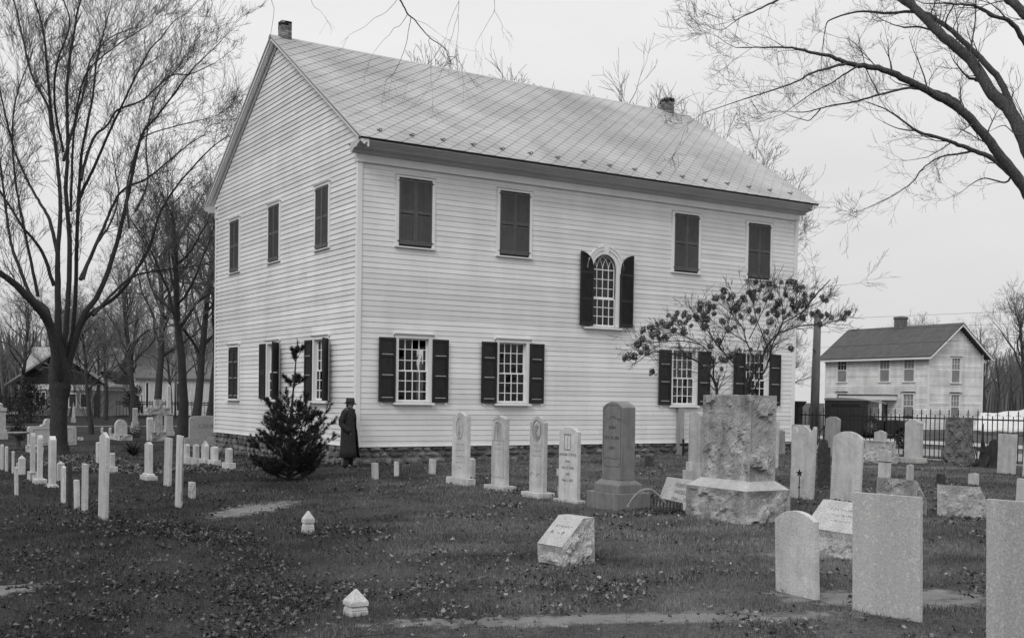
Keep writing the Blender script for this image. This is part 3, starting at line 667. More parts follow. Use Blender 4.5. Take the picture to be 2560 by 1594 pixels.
for c in gw_c:
    W = link('window', gcf, CH); W.location = (0, c, 0); W.rotation_euler = (0, 0, GR); link('sill', gsl, W); link('backing', ubk, W).scale = (.88, 1, 1)
    for dx in (-.438, .003): shutter_at((GU, GUL), None, (-.006, c - dx, 0), GR, CH)
    for sx in (-1, 1):
        for z in (5.40, 6.93): o = link('hinge', hinge, CH); o.location = (-.006, c - sx * .44, z); o.rotation_euler = (0, 0, GR)
# ---- arched pulpit window
zs, ra = 5.10, .45
def arc(r, n=18, cx=0, a0=0, a1=PI): return [(cx + r * math.cos(a0 + (a1 - a0) * i / n), zs + r * math.sin(a0 + (a1 - a0) * i / n)) for i in range(n + 1)]
def ring(b, r0, r1, y0, y1, n=20):
    o_, i_ = arc(r1, n), arc(r0, n)
    for k in range(n): b.prism([o_[k], o_[k + 1], i_[k + 1], i_[k]], y0, y1, 'y')
b = MB(); b.box(-.56, -.44, -.02, .034, 3.42, zs).box(.44, .56, -.02, .034, 3.42, zs); ring(b, .44, .56, -.02, .034); ring(b, .56, .68, -.045, .034); ring(b, .655, .69, -.065, -.046); b.box(-.69, -.561, -.045, .034, zs - .10, zs).box(.561, .69, -.045, .034, zs - .1, zs)
AW = b.build('arched_window', 'trim', CH, fix=True); AW.location = (AX, 0, 0)
MB().prism([(-.07, zs + .43), (.07, zs + .43), (.095, zs + .73), (-.095, zs + .73)], -.09, .03, 'y').build('keystone', 'trim', AW, fix=True)
MB().prism([(-.13, 3.345), (-.13, 3.385), (.09, 3.42), (.09, 3.345)], -.74, .74, 'x').build('sill', 'trim', AW, fix=True)
b = MB(); w4 = .86 / 4
b.box(-.44, -.405, .09, .12, 4.27, zs).box(.405, .44, .09, .12, 4.27, zs).box(-.405, .405, .088, .122, 4.255, 4.30).box(-.405, .405, .091, .119, zs - .014, zs + .014); ring(b, .405, .44, .09, .12)
for i in (1, 2, 3): b.box(-.43 + i * w4 - .011, -.43 + i * w4 + .011, .092, .116, 4.3, zs - .01)
for j in (1, 2): b.box(-.405, .405, .093, .115, 4.28 + j * .27 - .011, 4.28 + j * .27 + .011)
for i in (0, 1, 2, 3, 4):
    x0 = -.43 + i * w4
    for sg_ in (1, -1):
        Rc = .47; pts = []
        for k in range(15):
            a = k / 14 * R(75); x = x0 + sg_ * Rc * (1 - math.cos(a)); z = zs + Rc * math.sin(a)
            if math.hypot(x, z - zs) > .425: break
            pts.append((x, .104, z))
        if len(pts) > 2: b.tube(pts, .011, 4)
b.build('sash', 'sash', AW)
b = MB(); b.box(-.44, -.405, .05, .085, 3.42, 4.255).box(.405, .44, .05, .085, 3.42, 4.255).box(-.405, .405, .05, .085, 3.42, 3.48).box(-.405, .405, .05, .086, 4.22, 4.256)
for i in (1, 2, 3): b.box(-.43 + i * w4 - .011, -.43 + i * w4 + .011, .052, .08, 3.48, 4.22)
for j in (1, 2): b.box(-.405, .405, .053, .079, 3.47 + j * .26 - .011, 3.47 + j * .26 + .011)
b.build('sash', 'sash', AW)
for r_ in range(6):
    for c_ in range(4):
        o = link('pane', pane, AW); o.location = (-.43 + (c_ + .5) * w4, .066 if r_ < 3 else .106, (3.47 + .13 + r_ * .26) if r_ < 3 else (4.28 + .135 + (r_ - 3) * .27)); o.rotation_euler = (rng.gauss(0, .012), 0, rng.gauss(0, .014))
b = MB(); k = len(b.v); pts = arc(.41, 18); b.prism(pts, .104, .107, 'y'); b.build('pane', 'glass', AW, fix=True)
AL = louvre_shutter(.47, 3.43, 5.57, 'shutter', (.36, .72), .1, (.47, 1)); AR = louvre_shutter(.47, 3.43, 5.57, 'shutter', (.36, .72), .1, (.47, -1))
shutter_at(AL, None, (AX - .92, -.06, 0), 0, CH, 'tall louvred shutter with quarter-round head'); shutter_at(AR, None, (AX + .56, -.06, 0), R(-2), CH, 'tall louvred shutter with quarter-round head')
STONES=[
['grave_marker', 'marble', 'tall slim white marker with peaked top, tallest of the nearest left cluster', 'weathered white marker stones of the left plot', -8.163, -8.441, -0.634, 0, [[0.439, 0.056, 0.0, 1.255, 'gable']], 0.076, None],
['grave_marker', 'marble', 'slim flat-topped white marker just left of the tallest white one', 'weathered white marker stones of the left plot', -8.15, -7.061, -0.666, 0, [[0.284, 0.058, 0.0, 0.792, 'flat']], 0.0, None],
['grave_marker', 'marble', 'short flat-topped white marker beside the dark wooden stake', 'weathered white marker stones of the left plot', -8.125, -6.333, -0.682, 0, [[0.195, 0.071, 0.0, 0.493, 'flat']], 0.0, None],
['grave_marker', 'marble', 'round-topped white marker left of the dark wooden stake', 'weathered white marker stones of the left plot', -8.083, -4.94, -0.708, 0, [[0.23, 0.052, 0.0, 0.646, 'round']], 0.021, None],
['wooden_stake', 'stake', 'dark weathered wooden stake between two white markers', None, -8.187, -6.033, -0.689, 0, [[0.064, 0.064, 0.0, 0.782, 'flat']], 0.016, None],
['grave_marker', 'marble', 'thin white marker standing alone in front of the pyramid-topped slab', 'weathered white marker stones of the left plot', -8.516, -2.577, -0.756, 0, [[0.162, 0.051, 0.0, 0.547, 'round']], 0.018, None],
['gravestone', 'marble', 'white pillar stone with sloped top on a low base, nearest of three based stones', None, -7.48, -0.535, -0.76, 0, [[0.549, 0.26, 0.0, 0.061, 'wash'], [0.26, 0.126, 0.061, 1.013, 'gable']], 0.081, None],
['gravestone', 'marble', 'white arch-topped stone on a wide square base, middle of three based stones', None, -7.542, 0.607, -0.774, 0, [[0.53, 0.24, 0.0, 0.097, 'flat'], [0.181, 0.103, 0.097, 0.979, 'round']], 0.102, None],
['gravestone', 'marble', 'white arch-topped stone on a mossy base, farthest of three based stones', None, -7.503, 1.754, -0.784, 0, [[0.471, 0.181, 0.0, 0.186, 'rough'], [0.204, 0.091, 0.186, 0.998, 'round']], 0.104, None],
['grave_marker', 'marble', 'grey slab with a low pyramid top behind the lone thin marker', 'weathered white marker stones of the left plot', -7.447, 3.651, -0.799, 0, [[0.121, 0.158, 0.0, 0.408, 'pyramid']], 0.085, None],
['grave_marker', 'marble', 'grey pyramid-topped slab half hidden by the round-topped marker', 'weathered white marker stones of the left plot', -6.999, 1.107, -0.772, 0, [[0.127, 0.149, 0.0, 0.391, 'pyramid']], 0.066, None],
['grave_marker', 'marble', 'tiny white marker tucked behind the pyramid-topped slab', 'weathered white marker stones of the left plot', -7.418, 4.577, -0.803, 0, [[0.105, 0.038, 0.0, 0.253, 'flat']], 0.0, None],
['grave_marker', 'marble', 'white round-topped marker at the left picture edge', 'weathered white marker stones of the left plot', -7.585, 5.963, -0.81, 0, [[0.424, 0.036, 0.0, 0.652, 'round']], 0.022, None],
['grave_marker', 'marble', 'slim white marker second from the left picture edge', 'weathered white marker stones of the left plot', -7.598, 5.069, -0.807, 0, [[0.224, 0.048, 0.0, 0.64, 'round']], 0.019, None],
['grave_marker', 'marble', 'slim white marker third from the left picture edge', 'weathered white marker stones of the left plot', -7.555, 4.297, -0.803, 0, [[0.17, 0.047, 0.0, 0.549, 'round']], 0.012, None],
['stone_block', 'marble', 'low white block under the big curved monument by the trunk', None, -5.335, 14.618, -0.822, 0, [[1.437, 0.402, 0.0, 0.23, 'rough']], 0.0, None],
['gravestone', 'marble', 'white round-topped pillar on a two-step base, alone on the lawn', None, -5.276, -0.072, -0.711, 0, [[0.693, 0.25, 0.0, 0.098, 'flat'], [0.556, 0.167, 0.098, 0.153, 'wash'], [0.44, 0.094, 0.153, 0.823, 'gable']], 0.051, None],
['gravestone', 'marble', 'plain tall flat-topped white slab left of the cracked one', None, -5.486, -2.382, -0.672, 0, [[0.405, 0.063, 0.0, 1.021, 'flat']], 0.0, None],
['gravestone', 'marble', 'taller white slab with a long dark crack down its edge', None, -6.74, -7.534, -0.602, 0, [[0.346, 0.04, 0.0, 1.201, 'flat']], 0.026, None],
['grave_marker', 'marble', 'short cracked white stump marker at the edge of the bare path', 'weathered white marker stones of the left plot', -6.04, -5.968, -0.614, 0, [[0.219, 0.068, 0.0, 0.301, 'rough']], 0.0, None],
['footstone', 'marble', 'small white footstone on a cube base, nearest the young pine', 'small white footstones on cube bases by the church', -2.806, 1.584, -0.664, 0, [[0.543, 0.184, 0.0, 0.203, 'flat'], [0.28, 0.105, 0.203, 0.545, 'round']], 0.04, None],
['footstone', 'marble', 'small white footstone on a cube base, second from the young pine', 'small white footstones on cube bases by the church', -2.786, 2.822, -0.689, 0, [[0.539, 0.186, 0.0, 0.217, 'flat'], [0.312, 0.112, 0.217, 0.55, 'round']], 0.041, None],
['footstone', 'marble', 'small white footstone on a cube base, middle of the five', 'small white footstones on cube bases by the church', -2.814, 3.558, -0.704, 0, [[0.505, 0.167, 0.0, 0.226, 'flat'], [0.303, 0.099, 0.226, 0.584, 'round']], 0.043, None],
['footstone', 'marble', 'small white footstone on a cube base, fourth from the young pine', 'small white footstones on cube bases by the church', -2.757, 4.536, -0.721, 0, [[0.469, 0.149, 0.0, 0.221, 'flat'], [0.307, 0.105, 0.221, 0.555, 'round']], 0.044, None],
['footstone', 'marble', 'small white footstone on a cube base, farthest from the young pine', 'small white footstones on cube bases by the church', -2.737, 5.485, -0.736, 0, [[0.402, 0.141, 0.0, 0.22, 'flat'], [0.284, 0.1, 0.22, 0.541, 'round']], 0.046, None],
['stone_block', 'marble', 'bright white cube behind the footstones at the church corner', None, -1.393, 8.047, -0.74, 0, [[0.538, 0.073, 0.0, 0.392, 'gable']], 0.163, None],
['family_monument', 'granite', 'broad pale granite family stone on a long base by the church corner', None, 1.569, 17.167, -0.799, 0, [[0.178, 1.875, 0.0, 0.339, 'flat'], [0.153, 1.48, 0.339, 1.118, 'lowarch']], 0.092, 'CRUFT'],
['cross_monument', 'rough', 'rough-hewn granite cross among the left graves', None, 1.021, 22.415, -0.818, 0, [[0.591, 0.457, 0.0, 0.401, 'rough']], 0.0, 'cross'],
['obelisk_monument', 'marble', 'slender white obelisk on a moulded pedestal behind the rough cross', None, 3.223, 28.625, -0.823, 0, [[0.473, 0.473, 0.0, 0.212, 'flat'], [0.399, 0.399, 0.212, 0.358, 'flat'], [0.332, 0.332, 0.358, 1.04, 'flat'], [0.409, 0.409, 1.04, 1.091, 'flat'], [0.212, 0.212, 1.091, 2.424, 'taper']], 0.122, None],
['gravestone', 'marble', 'stone with an onion-domed top just left of the rough cross', None, 0.86, 23.077, -0.82, 0, [[0.251, 0.251, 0.0, 0.914, 'round']], 0.117, None],
['gravestone', 'granite', 'small slim grey pillar on a two-step base near the parked car', None, 2.632, 32.754, -0.827, 0, [[0.393, 0.393, 0.0, 0.393, 'flat'], [0.327, 0.327, 0.393, 0.577, 'flat'], [0.229, 0.229, 0.577, 1.251, 'gable']], 0.051, None],
['gravestone', 'granite', 'round-headed pale stone on a low block base, beyond the lawn', None, -0.093, 24.385, -0.824, 0, [[1.729, 0.553, 0.0, 0.233, 'rough'], [0.267, 0.514, 0.233, 0.605, 'round']], 0.302, None],
['grave_marker', 'marble', 'tiny round-headed white post left of the round-headed stone', 'weathered white marker stones of the left plot', 1.023, 33.074, -0.829, 0, [[0.211, 0.086, 0.0, 0.24, 'round']], 0.045, None],
['grave_marker', 'marble', 'tiny round-headed white post touching the round-headed stone', 'weathered white marker stones of the left plot', 0.915, 30.835, -0.828, 0, [[0.226, 0.097, 0.0, 0.292, 'round']], 0.049, None],
['gravestone', 'marble', 'flat white slab partly hidden behind the tallest peaked marker', None, -4.738, 7.151, -0.793, 0, [[0.222, 0.286, 0.0, 0.624, 'gable']], 0.032, None],
['gravestone', 'marble', 'white footstone on a cube base right behind the tallest marker', None, -5.351, 3.197, -0.763, 0, [[0.465, 0.201, 0.0, 0.16, 'flat'], [0.201, 0.109, 0.16, 0.475, 'gable']], 0.035, None],
['family_monument', 'granite', 'wide pale monument with raised centre and recessed panel behind the great trunk', None, -3.766, 20.11, -0.827, 0, [[0.514, 1.768, 0.0, 0.748, 'stepped']], 0.294, None],
['urn_monument', 'granite', 'pedestal monument with a capped urn at the left picture edge', None, -4.814, 26.273, -0.829, 0, [[0.576, 0.576, 0.0, 0.312, 'flat'], [0.495, 0.495, 0.312, 0.42, 'flat'], [0.415, 0.415, 0.42, 1.213, 'flat'], [0.5, 0.5, 1.213, 1.358, 'urn']], 0.184, None],
['gravestone', 'marble', 'slim white statue-like stone by the twiggy bush beyond the trunk', None, 3.436, 52.47, -0.83, 0, [[0.281, 0.281, 0.0, 0.28, 'flat'], [0.206, 0.206, 0.28, 0.793, 'taper']], 0.605, None],
['grave_marker', 'marble', 'pale low stone between the curved monument and the lawn', 'weathered white marker stones of the left plot', -1.787, 24.525, -0.827, 0, [[0.414, 0.178, 0.0, 0.116, 'rough']], 0.038, None],
['gravestone', 'marble', 'peaked marble tablet with carved oval, leftmost of the four-stone row', None, -0.862, -6.832, -0.438, 0, [[0.814, 0.198, 0.0, 0.128, 'flat'], [0.549, 0.092, 0.128, 1.375, 'shouldergable']], 0.068, 'tablet1'],
['gravestone', 'marble', 'peaked marble tablet with carved willow and recessed panel, second of the row', None, -0.947, -8.433, -0.425, 0, [[0.706, 0.292, 0.0, 0.088, 'flat'], [0.485, 0.097, 0.088, 1.338, 'gable']], 0.061, 'tablet2'],
['gravestone', 'marble', 'marble tablet with round crest and carved wreath, third of the row', None, -1.134, -9.959, -0.417, 0, [[0.547, 0.353, 0.0, 0.085, 'flat'], [0.428, 0.084, 0.085, 1.298, 'crest']], 0.103, 'tablet3'],
['gravestone', 'marble', 'round-topped tablet lettered Phoebe Tuttle, rightmost of the row', None, -1.262, -11.063, -0.41, 0, [[0.659, 0.182, 0.0, 0.05, 'flat'], [0.489, 0.076, 0.05, 1.171, 'round']], 0.072, 'tablet4'],
['gravestone', 'marble', 'low grey stone hiding behind the first tablet of the row', None, 0.199, -5.473, -0.436, 0, [[0.211, 0.09, 0.0, 0.399, 'gable']], 0.028, None],
['gravestone', 'darkgranite', 'tall dark granite monument with arched top and inscribed front', None, -1.155, -12.211, -0.404, 0, [[0.832, 0.622, 0.0, 0.263, 'flat'], [0.645, 0.468, 0.263, 0.45, 'wash'], [0.522, 0.254, 0.45, 1.584, 'round']], 0.088, 'dark'],
['stone_block', 'marble', 'small white block behind the Phoebe Tuttle tablet', None, 2.156, -6.048, -0.408, 0, [[0.175, 0.089, 0.0, 0.158, 'rough']], 0.0, None],
['stone_block', 'marble', 'low white block peeping out left of the Phoebe Tuttle base', None, -0.732, -10.105, -0.412, 0, [[0.119, 0.1, 0.0, 0.174, 'gable']], 0.017, None],
['gravestone', 'greystone', 'plain grey slab standing close to the church wall', None, 10.899, 0.016, -0.385, 0, [[0.638, 0.054, 0.0, 1.437, 'flat']], 0.0, None],
['stone_block', 'marble', 'tiny white stone near the church foundation', None, 8.402, -1.163, -0.389, 0, [[0.107, 0.069, 0.0, 0.096, 'rough']], 0.0, None],
['stone_block', 'darkstone', 'small leaning dark stone on the lawn near the church', None, 6.276, -4.181, -0.39, 0, [[0.279, 0.048, 0.0, 0.225, 'gable']], 0.043, None],
['footstone', 'marble', 'small white footstone nearest the standing person', 'three small white markers in the grass before the church', -1.583, -4.429, -0.491, 0, [[0.195, 0.076, 0.0, 0.353, 'flat']], 0.0, None],
['footstone', 'marble', 'small white footstone, middle one of three in the grass', 'three small white markers in the grass before the church', -0.795, -3.897, -0.478, 0, [[0.149, 0.056, 0.0, 0.322, 'flat']], 0.0, None],
['footstone', 'marble', 'small white footstone, rightmost of three in the grass', 'three small white markers in the grass before the church', 0.135, -3.859, -0.456, 0, [[0.256, 0.048, 0.0, 0.337, 'flat']], 0.0, None],
['granite_monument', 'rough', 'massive rough granite monument with ledged faces on a wider block base', None, -0.609, -14.248, -0.393, 0, [[1.255, 0.834, 0.0, 0.458, 'rough'], [1.188, 0.774, 0.458, 0.581, 'wash2'], [1.009, 0.474, 0.581, 1.783, 'rough']], 0.056, None],
['gravestone', 'marble', 'scroll-topped tablet on a stepped base behind the massive monument', None, 3.117, -9.344, -0.39, 0, [[0.519, 0.252, 0.0, 0.294, 'flat'], [0.396, 0.19, 0.294, 0.466, 'flat'], [0.334, 0.127, 0.466, 1.384, 'round']], 0.092, None],
['grave_marker', 'marble', 'slim pale post just right of the massive monument', None, 8.849, -5.973, -0.383, 0, [[0.146, 0.146, 0.0, 1.189, 'flat']], 0.0, None],
['gravestone', 'greystone', 'round-shouldered pale slab between the slim post and the church corner', None, 14.588, -0.757, -0.381, 0, [[0.385, 0.091, 0.0, 0.73, 'round']], 0.043, None],
['gravestone', 'marble', 'flat-topped slab behind the scalloped stone', None, 14.804, -1.399, -0.381, 0, [[0.662, 0.113, 0.0, 0.954, 'flat']], 0.0, None],
['gravestone', 'marble', 'tall slab with a scalloped broken-wave top and a star in front', None, 2.812, -12.358, -0.386, 0, [[0.521, 0.065, 0.0, 1.233, 'scallop']], 0.037, None],
['gravestone', 'marble', 'large round-topped slab right of the dark narrow stone', None, 3.071, -13.085, -0.385, 0, [[0.619, 0.056, 0.0, 1.09, 'round']], 0.111, None],
['gravestone', 'darkstone', 'dark mossy narrow stone with rounded head and shoulders', None, 5.216, -10.736, -0.384, 0, [[0.269, 0.069, 0.0, 0.801, 'headshoulder']], 0.157, None],
['gravestone', 'greystone', 'round-topped slab standing before the delivery truck', None, 15.539, -2.011, -0.381, 0, [[0.552, 0.091, 0.0, 1.14, 'round']], 0.093, None],
['gravestone', 'marble', 'small peaked stone before the truck front wheel', None, 15.458, -3.91, -0.38, 0, [[0.406, 0.084, 0.0, 0.791, 'gable']], 0.068, None],
['rock_monument', 'roughwhite', 'pale rock-faced block monument on a rough base before the truck', None, 13.651, -5.36, -0.381, 0, [[0.836, 0.536, 0.0, 0.272, 'rough'], [0.695, 0.416, 0.272, 0.619, 'rough']], 0.0, None],
['gravestone', 'marble', 'round-topped pale slab on a square base beside the truck', None, 14.67, -5.685, -0.38, 0, [[0.624, 0.392, 0.0, 0.148, 'flat'], [0.493, 0.162, 0.148, 1.127, 'round']], 0.098, None],
['rock_monument', 'darkrough', 'dark rock-faced granite block monument beside the tree stump', None, 16.3, -5.952, -0.38, 0, [[0.749, 0.505, 0.0, 0.384, 'rough'], [0.616, 0.39, 0.384, 1.297, 'rough']], 0.0, None],
['gravestone', 'marble', 'plain leaning white slab right of the tree stump', None, 12.856, -9.689, -0.38, 0, [[0.443, 0.091, 0.0, 0.968, 'flat']], 0.0, None],
['gravestone', 'marble', 'pale stone cut off by the right picture edge beyond the leaning slab', None, 12.47, -10.461, -0.38, 0, [[0.165, 0.105, 0.0, 0.994, 'flat']], 0.0, None],
['gravestone', 'rough', 'slanted granite block with a sloping right shoulder behind the near white slab', None, 2.245, -14.84, -0.384, 0, [[0.674, 0.31, 0.0, 0.542, 'slant']], 0.0, None],
['footstone', 'marble', 'white post with a dark mortar line standing behind the slanted block', None, 8.353, -9.695, -0.382, 0, [[0.295, 0.07, 0.0, 0.617, 'round']], 0.027, 'band'],
['footstone', 'marble', 'narrow leaning white marker behind the slanted block', None, 8.044, -10.599, -0.382, 0, [[0.143, 0.063, 0.0, 0.365, 'gable']], 0.022, None],
['footstone', 'darkstone', 'low dark square stone in the leaves', None, 8.489, -11.024, -0.381, 0, [[0.188, 0.037, 0.0, 0.199, 'flat']], 0.0, None],
['footstone', 'marble', 'small stained white marker behind the rock-faced block', None, 8.711, -11.649, -0.381, 0, [[0.206, 0.075, 0.0, 0.234, 'round']], 0.011, None],
['rock_monument', 'roughwhite', 'pale rock-faced block with a chipped corner in front of the small marker', None, 2.705, -15.58, -0.383, 0, [[0.67, 0.267, 0.0, 0.478, 'slant']], 0.0, None],
['gravestone', 'marble', 'low white stone cut by the right picture edge', None, 5.261, -14.925, -0.382, 0, [[0.232, 0.099, 0.0, 0.458, 'flat']], 0.0, None],
['gravestone', 'marble', 'round-topped grey marble slab in the near foreground', None, -4.569, -19.01, -0.398, 0, [[0.473, 0.059, 0.0, 0.666, 'round']], 0.083, None],
['gravestone', 'mottled', 'large flat-topped mottled slab, nearest fully visible stone', None, -4.665, -20.026, -0.395, 0, [[0.65, 0.038, 0.0, 0.977, 'flat']], 0.0, None],
['gravestone', 'mottled', 'large flat-topped slab cut off by the right picture edge', None, -5.693, -21.86, -0.395, 0, [[0.538, 0.036, 0.0, 1.12, 'flat']], 0.0, None],
['corner_post', 'marble', 'squat pyramid-capped corner post at the bottom of the lawn', None, -8.254, -17.733, -0.455, 0, [[0.157, 0.157, 0.0, 0.092, 'flat']], 0.115, 'post'],
['corner_post', 'marble', 'squat pyramid-capped corner post farther up the lawn', None, -6.417, -12.322, -0.491, 0, [[0.13, 0.13, 0.0, 0.146, 'flat']], 0.132, 'post'],
['gravestone', 'granite', 'rock-faced granite wedge with a slanted inscribed face, alone in the foreground lawn', None, -5.214, -16.427, -0.419, 0, [[0.463, 0.408, 0.194, 0.474, 'slantf']], 0.277, 'WEDGE'],
['gravestone', 'granite', 'slanted stone lettered Rebecca B Wickizer left of the massive monument', None, -0.567, -13.07, -0.396, 0, [[1.003, 0.227, 0.033, 0.47, 'slantf']], 0.178, 'REBECCA'],
['gravestone', 'roughwhite', 'bright slanted stone with rock-faced foot behind the round-topped near slab', None, -2.181, -17.493, -0.391, 0, [[0.824, 0.363, 0.266, 0.567, 'slantf']], 0.294, 'WHITE']
]
# ============================================================ GRAVESTONES
def profile(kind, w, z0, z1, pk):
    h = w / 2; P = [(-h, z0), (h, z0)]
    if kind == 'gable': P += [(h, z1), (0, z1 + pk), (-h, z1)]
    elif kind == 'round':
        pk = max(pk, .015); r = (h * h + pk * pk) / (2 * pk); a = math.asin(min(1, h / r)) if pk < h else PI / 2
        n = 14
        if pk < h: P += [(r * math.sin(a - 2 * a * i / n), z1 + pk - r + r * math.cos(a - 2 * a * i / n)) for i in range(n + 1)]
        else: P += [(h * math.cos(PI * i / n), z1 + pk * math.sin(PI * i / n)) for i in range(n + 1)]
    elif kind == 'lowarch': P += [(h, z1)] + [(h * .92 * math.cos(PI * i / 14), z1 + pk * (.3 + .7 * math.sin(PI * i / 14))) for i in range(15)] + [(-h, z1)]
    elif kind == 'shouldergable': P += [(h, z1), (h * .62, z1 + .005), (0, z1 + pk), (-h * .62, z1 + .005), (-h, z1)]
    elif kind == 'crest':
        r = h * .55; P += [(h, z1), (h * .86, z1 + .01)] + [(r * 1.15 * math.cos(PI * i / 14), z1 + .01 + pk * math.sin(PI * i / 14)) for i in range(15)] + [(-h * .86, z1 + .01), (-h, z1)]
    elif kind == 'scallop':
        P += [(h, z1), (h * .82, z1 + .012), (h * .70, z1 - .02), (h * .55, z1 - .085), (h * .42, z1 - .07), (h * .26, z1 - .01), (h * .16, z1 + .02), (.0, z1 + .045), (-h * .12, z1 + .03), (-h * .3, z1 + .015), (-h * .45, z1 - .03), (-h * .6, z1 - .055), (-h * .74, z1 - .03), (-h * .84, z1 + .03), (-h * .93, z1 + .04), (-h, z1 + .0)]
    elif kind == 'headshoulder':
        r = h * .58; P += [(h, z1 - .02), (h * .9, z1 + .0), (r, z1 - .01)] + [(r * math.cos(PI * i / 12), z1 + .04 + (pk - .04) * math.sin(PI * i / 12)) for i in range(13)] + [(-r, z1 - .01), (-h * .9, z1), (-h, z1 - .02)]
    elif kind == 'stepped':
        P += [(h, z1 - .08), (h - .02, z1 - .02), (h - .09, z1), (h * .48, z1 + .01), (h * .44, z1 + .06), (h * .34, z1 + .08), (h * .30, z1 + pk * .75), (h * .22, z1 + pk), (-h * .22, z1 + pk), (-h * .30, z1 + pk * .75), (-h * .34, z1 + .08), (-h * .44, z1 + .06), (-h * .48, z1 + .01), (-h + .09, z1), (-h + .02, z1 - .02), (-h, z1 - .08)]
    else: P += [(h, z1), (-h, z1)]
    return P
def rock_box(w, t, z0, z1, seed, amp=.03, n=11, slant=None, name='rock_face', top=True):
    """rock-faced block: each side dressed rough between straight arrises"""
    V = []; F = []; idx = {}
    def key(p): return (round(p[0], 4), round(p[1], 4), round(p[2], 4))
    hx, hy = t / 2, w / 2
    def H(x):   # height of the top at x (slanted blocks fall towards +x / rise for slantf)
        if slant is None: return z1
        kind, a, b, c = slant; u = x + hx
        if kind == 'fall': return z1 if u < a else z1 + (b - z1) * (u - a) / (t - a)
        return z1 + (b - z1) * min(1, u / a)
    def P(x, y, v, face):
        z = z0 + (H(x) - z0) * v; p = Vector((x, y, z))
        e = min(1, 6 * min(v * .8 + (.12 if v < .5 else 0), 1 - v, .25) * 1.0)
        if face in 'xX': ed = min(1, 7 * min(y + hy, hy - y) / w); nn = Vector((-1 if face == 'x' else 1, 0, 0))
        elif face in 'yY': ed = min(1, 7 * min(x + hx, hx - x) / t); nn = Vector((0, -1 if face == 'y' else 1, 0))
        else: return p
        q = p * (3.2 / max(.4, min(w, 1.2))) + Vector((seed * 3.1, seed, seed * 1.7)) + nn * 5
        d = 0
        for s_, a_ in ((.75, 1.0), (1.7, .5), (3.6, .22)):
            qq = q * s_ + noise.noise_vector(q * 1.3) * .25; c_ = noise.voronoi(qq)[1][0]; gv = noise.noise_vector(c_ * 7.3 + Vector((.5, .5, .5))) * 2.4; d += a_ * ((qq - c_).dot(gv) + (noise.cell(c_ * 9.1) - .5) * .8)
        d = max(-.9, min(1.1, d)) + .12 * noise.fractal(q * 6, .9, 2, 3)
        return p + nn * amp * (d + .25) * min(e, ed)
    def grid(face, na, nb):
        base = len(V)
        for i in range(na + 1):
            for j in range(nb + 1):
                a, b = i / na, j / nb
                if face in 'xX': p = P(-hx if face == 'x' else hx, -hy + w * a, b, face)
                else: p = P(-hx + t * a, -hy if face == 'y' else hy, b, face)
                V.append(p)
        for i in range(na):
            for j in range(nb):
                q = base + i * (nb + 1) + j; f = (q, q + nb + 1, q + nb + 2, q + 1); F.append(f if face in 'Xy' else f[::-1])
    nz_ = max(6, int(n * (z1 - z0) / max(w, t))) if z1 - z0 < max(w, t) else n
    for f in 'xXyY': grid(f, n, max(5, min(nz_, 34)))
    base = len(V); m = 8
    for i in range(m + 1):
        for j in range(m + 1):
            x = -hx + t * i / m; y = -hy + w * j / m; e = min(i, m - i, j, m - j) > 0; V.append(Vector((x, y, H(x) + (amp * .25 * noise.noise(Vector((x * 9, y * 9, seed))) if e and slant is None else 0))))
    for i in range(m):
        for j in range(m): q = base + i * (m + 1) + j; F.append((q, q + m + 1, q + m + 2, q + 1))
    me = bpy.data.meshes.new(name); me.from_pydata([tuple(v) for v in V], [], F); me.update()
    return me
SINK = .05
def wash(w, t, z0, z1, W2, T2, frac):
    b = MB(); zz = z0 + (z1 - z0) * frac; b.box(-t / 2, t / 2, -w / 2, w / 2, z0, zz); b.frust(-t / 2, t / 2, -w / 2, w / 2, zz + .0005, -T2 / 2, T2 / 2, -W2 / 2, W2 / 2, z1); return b
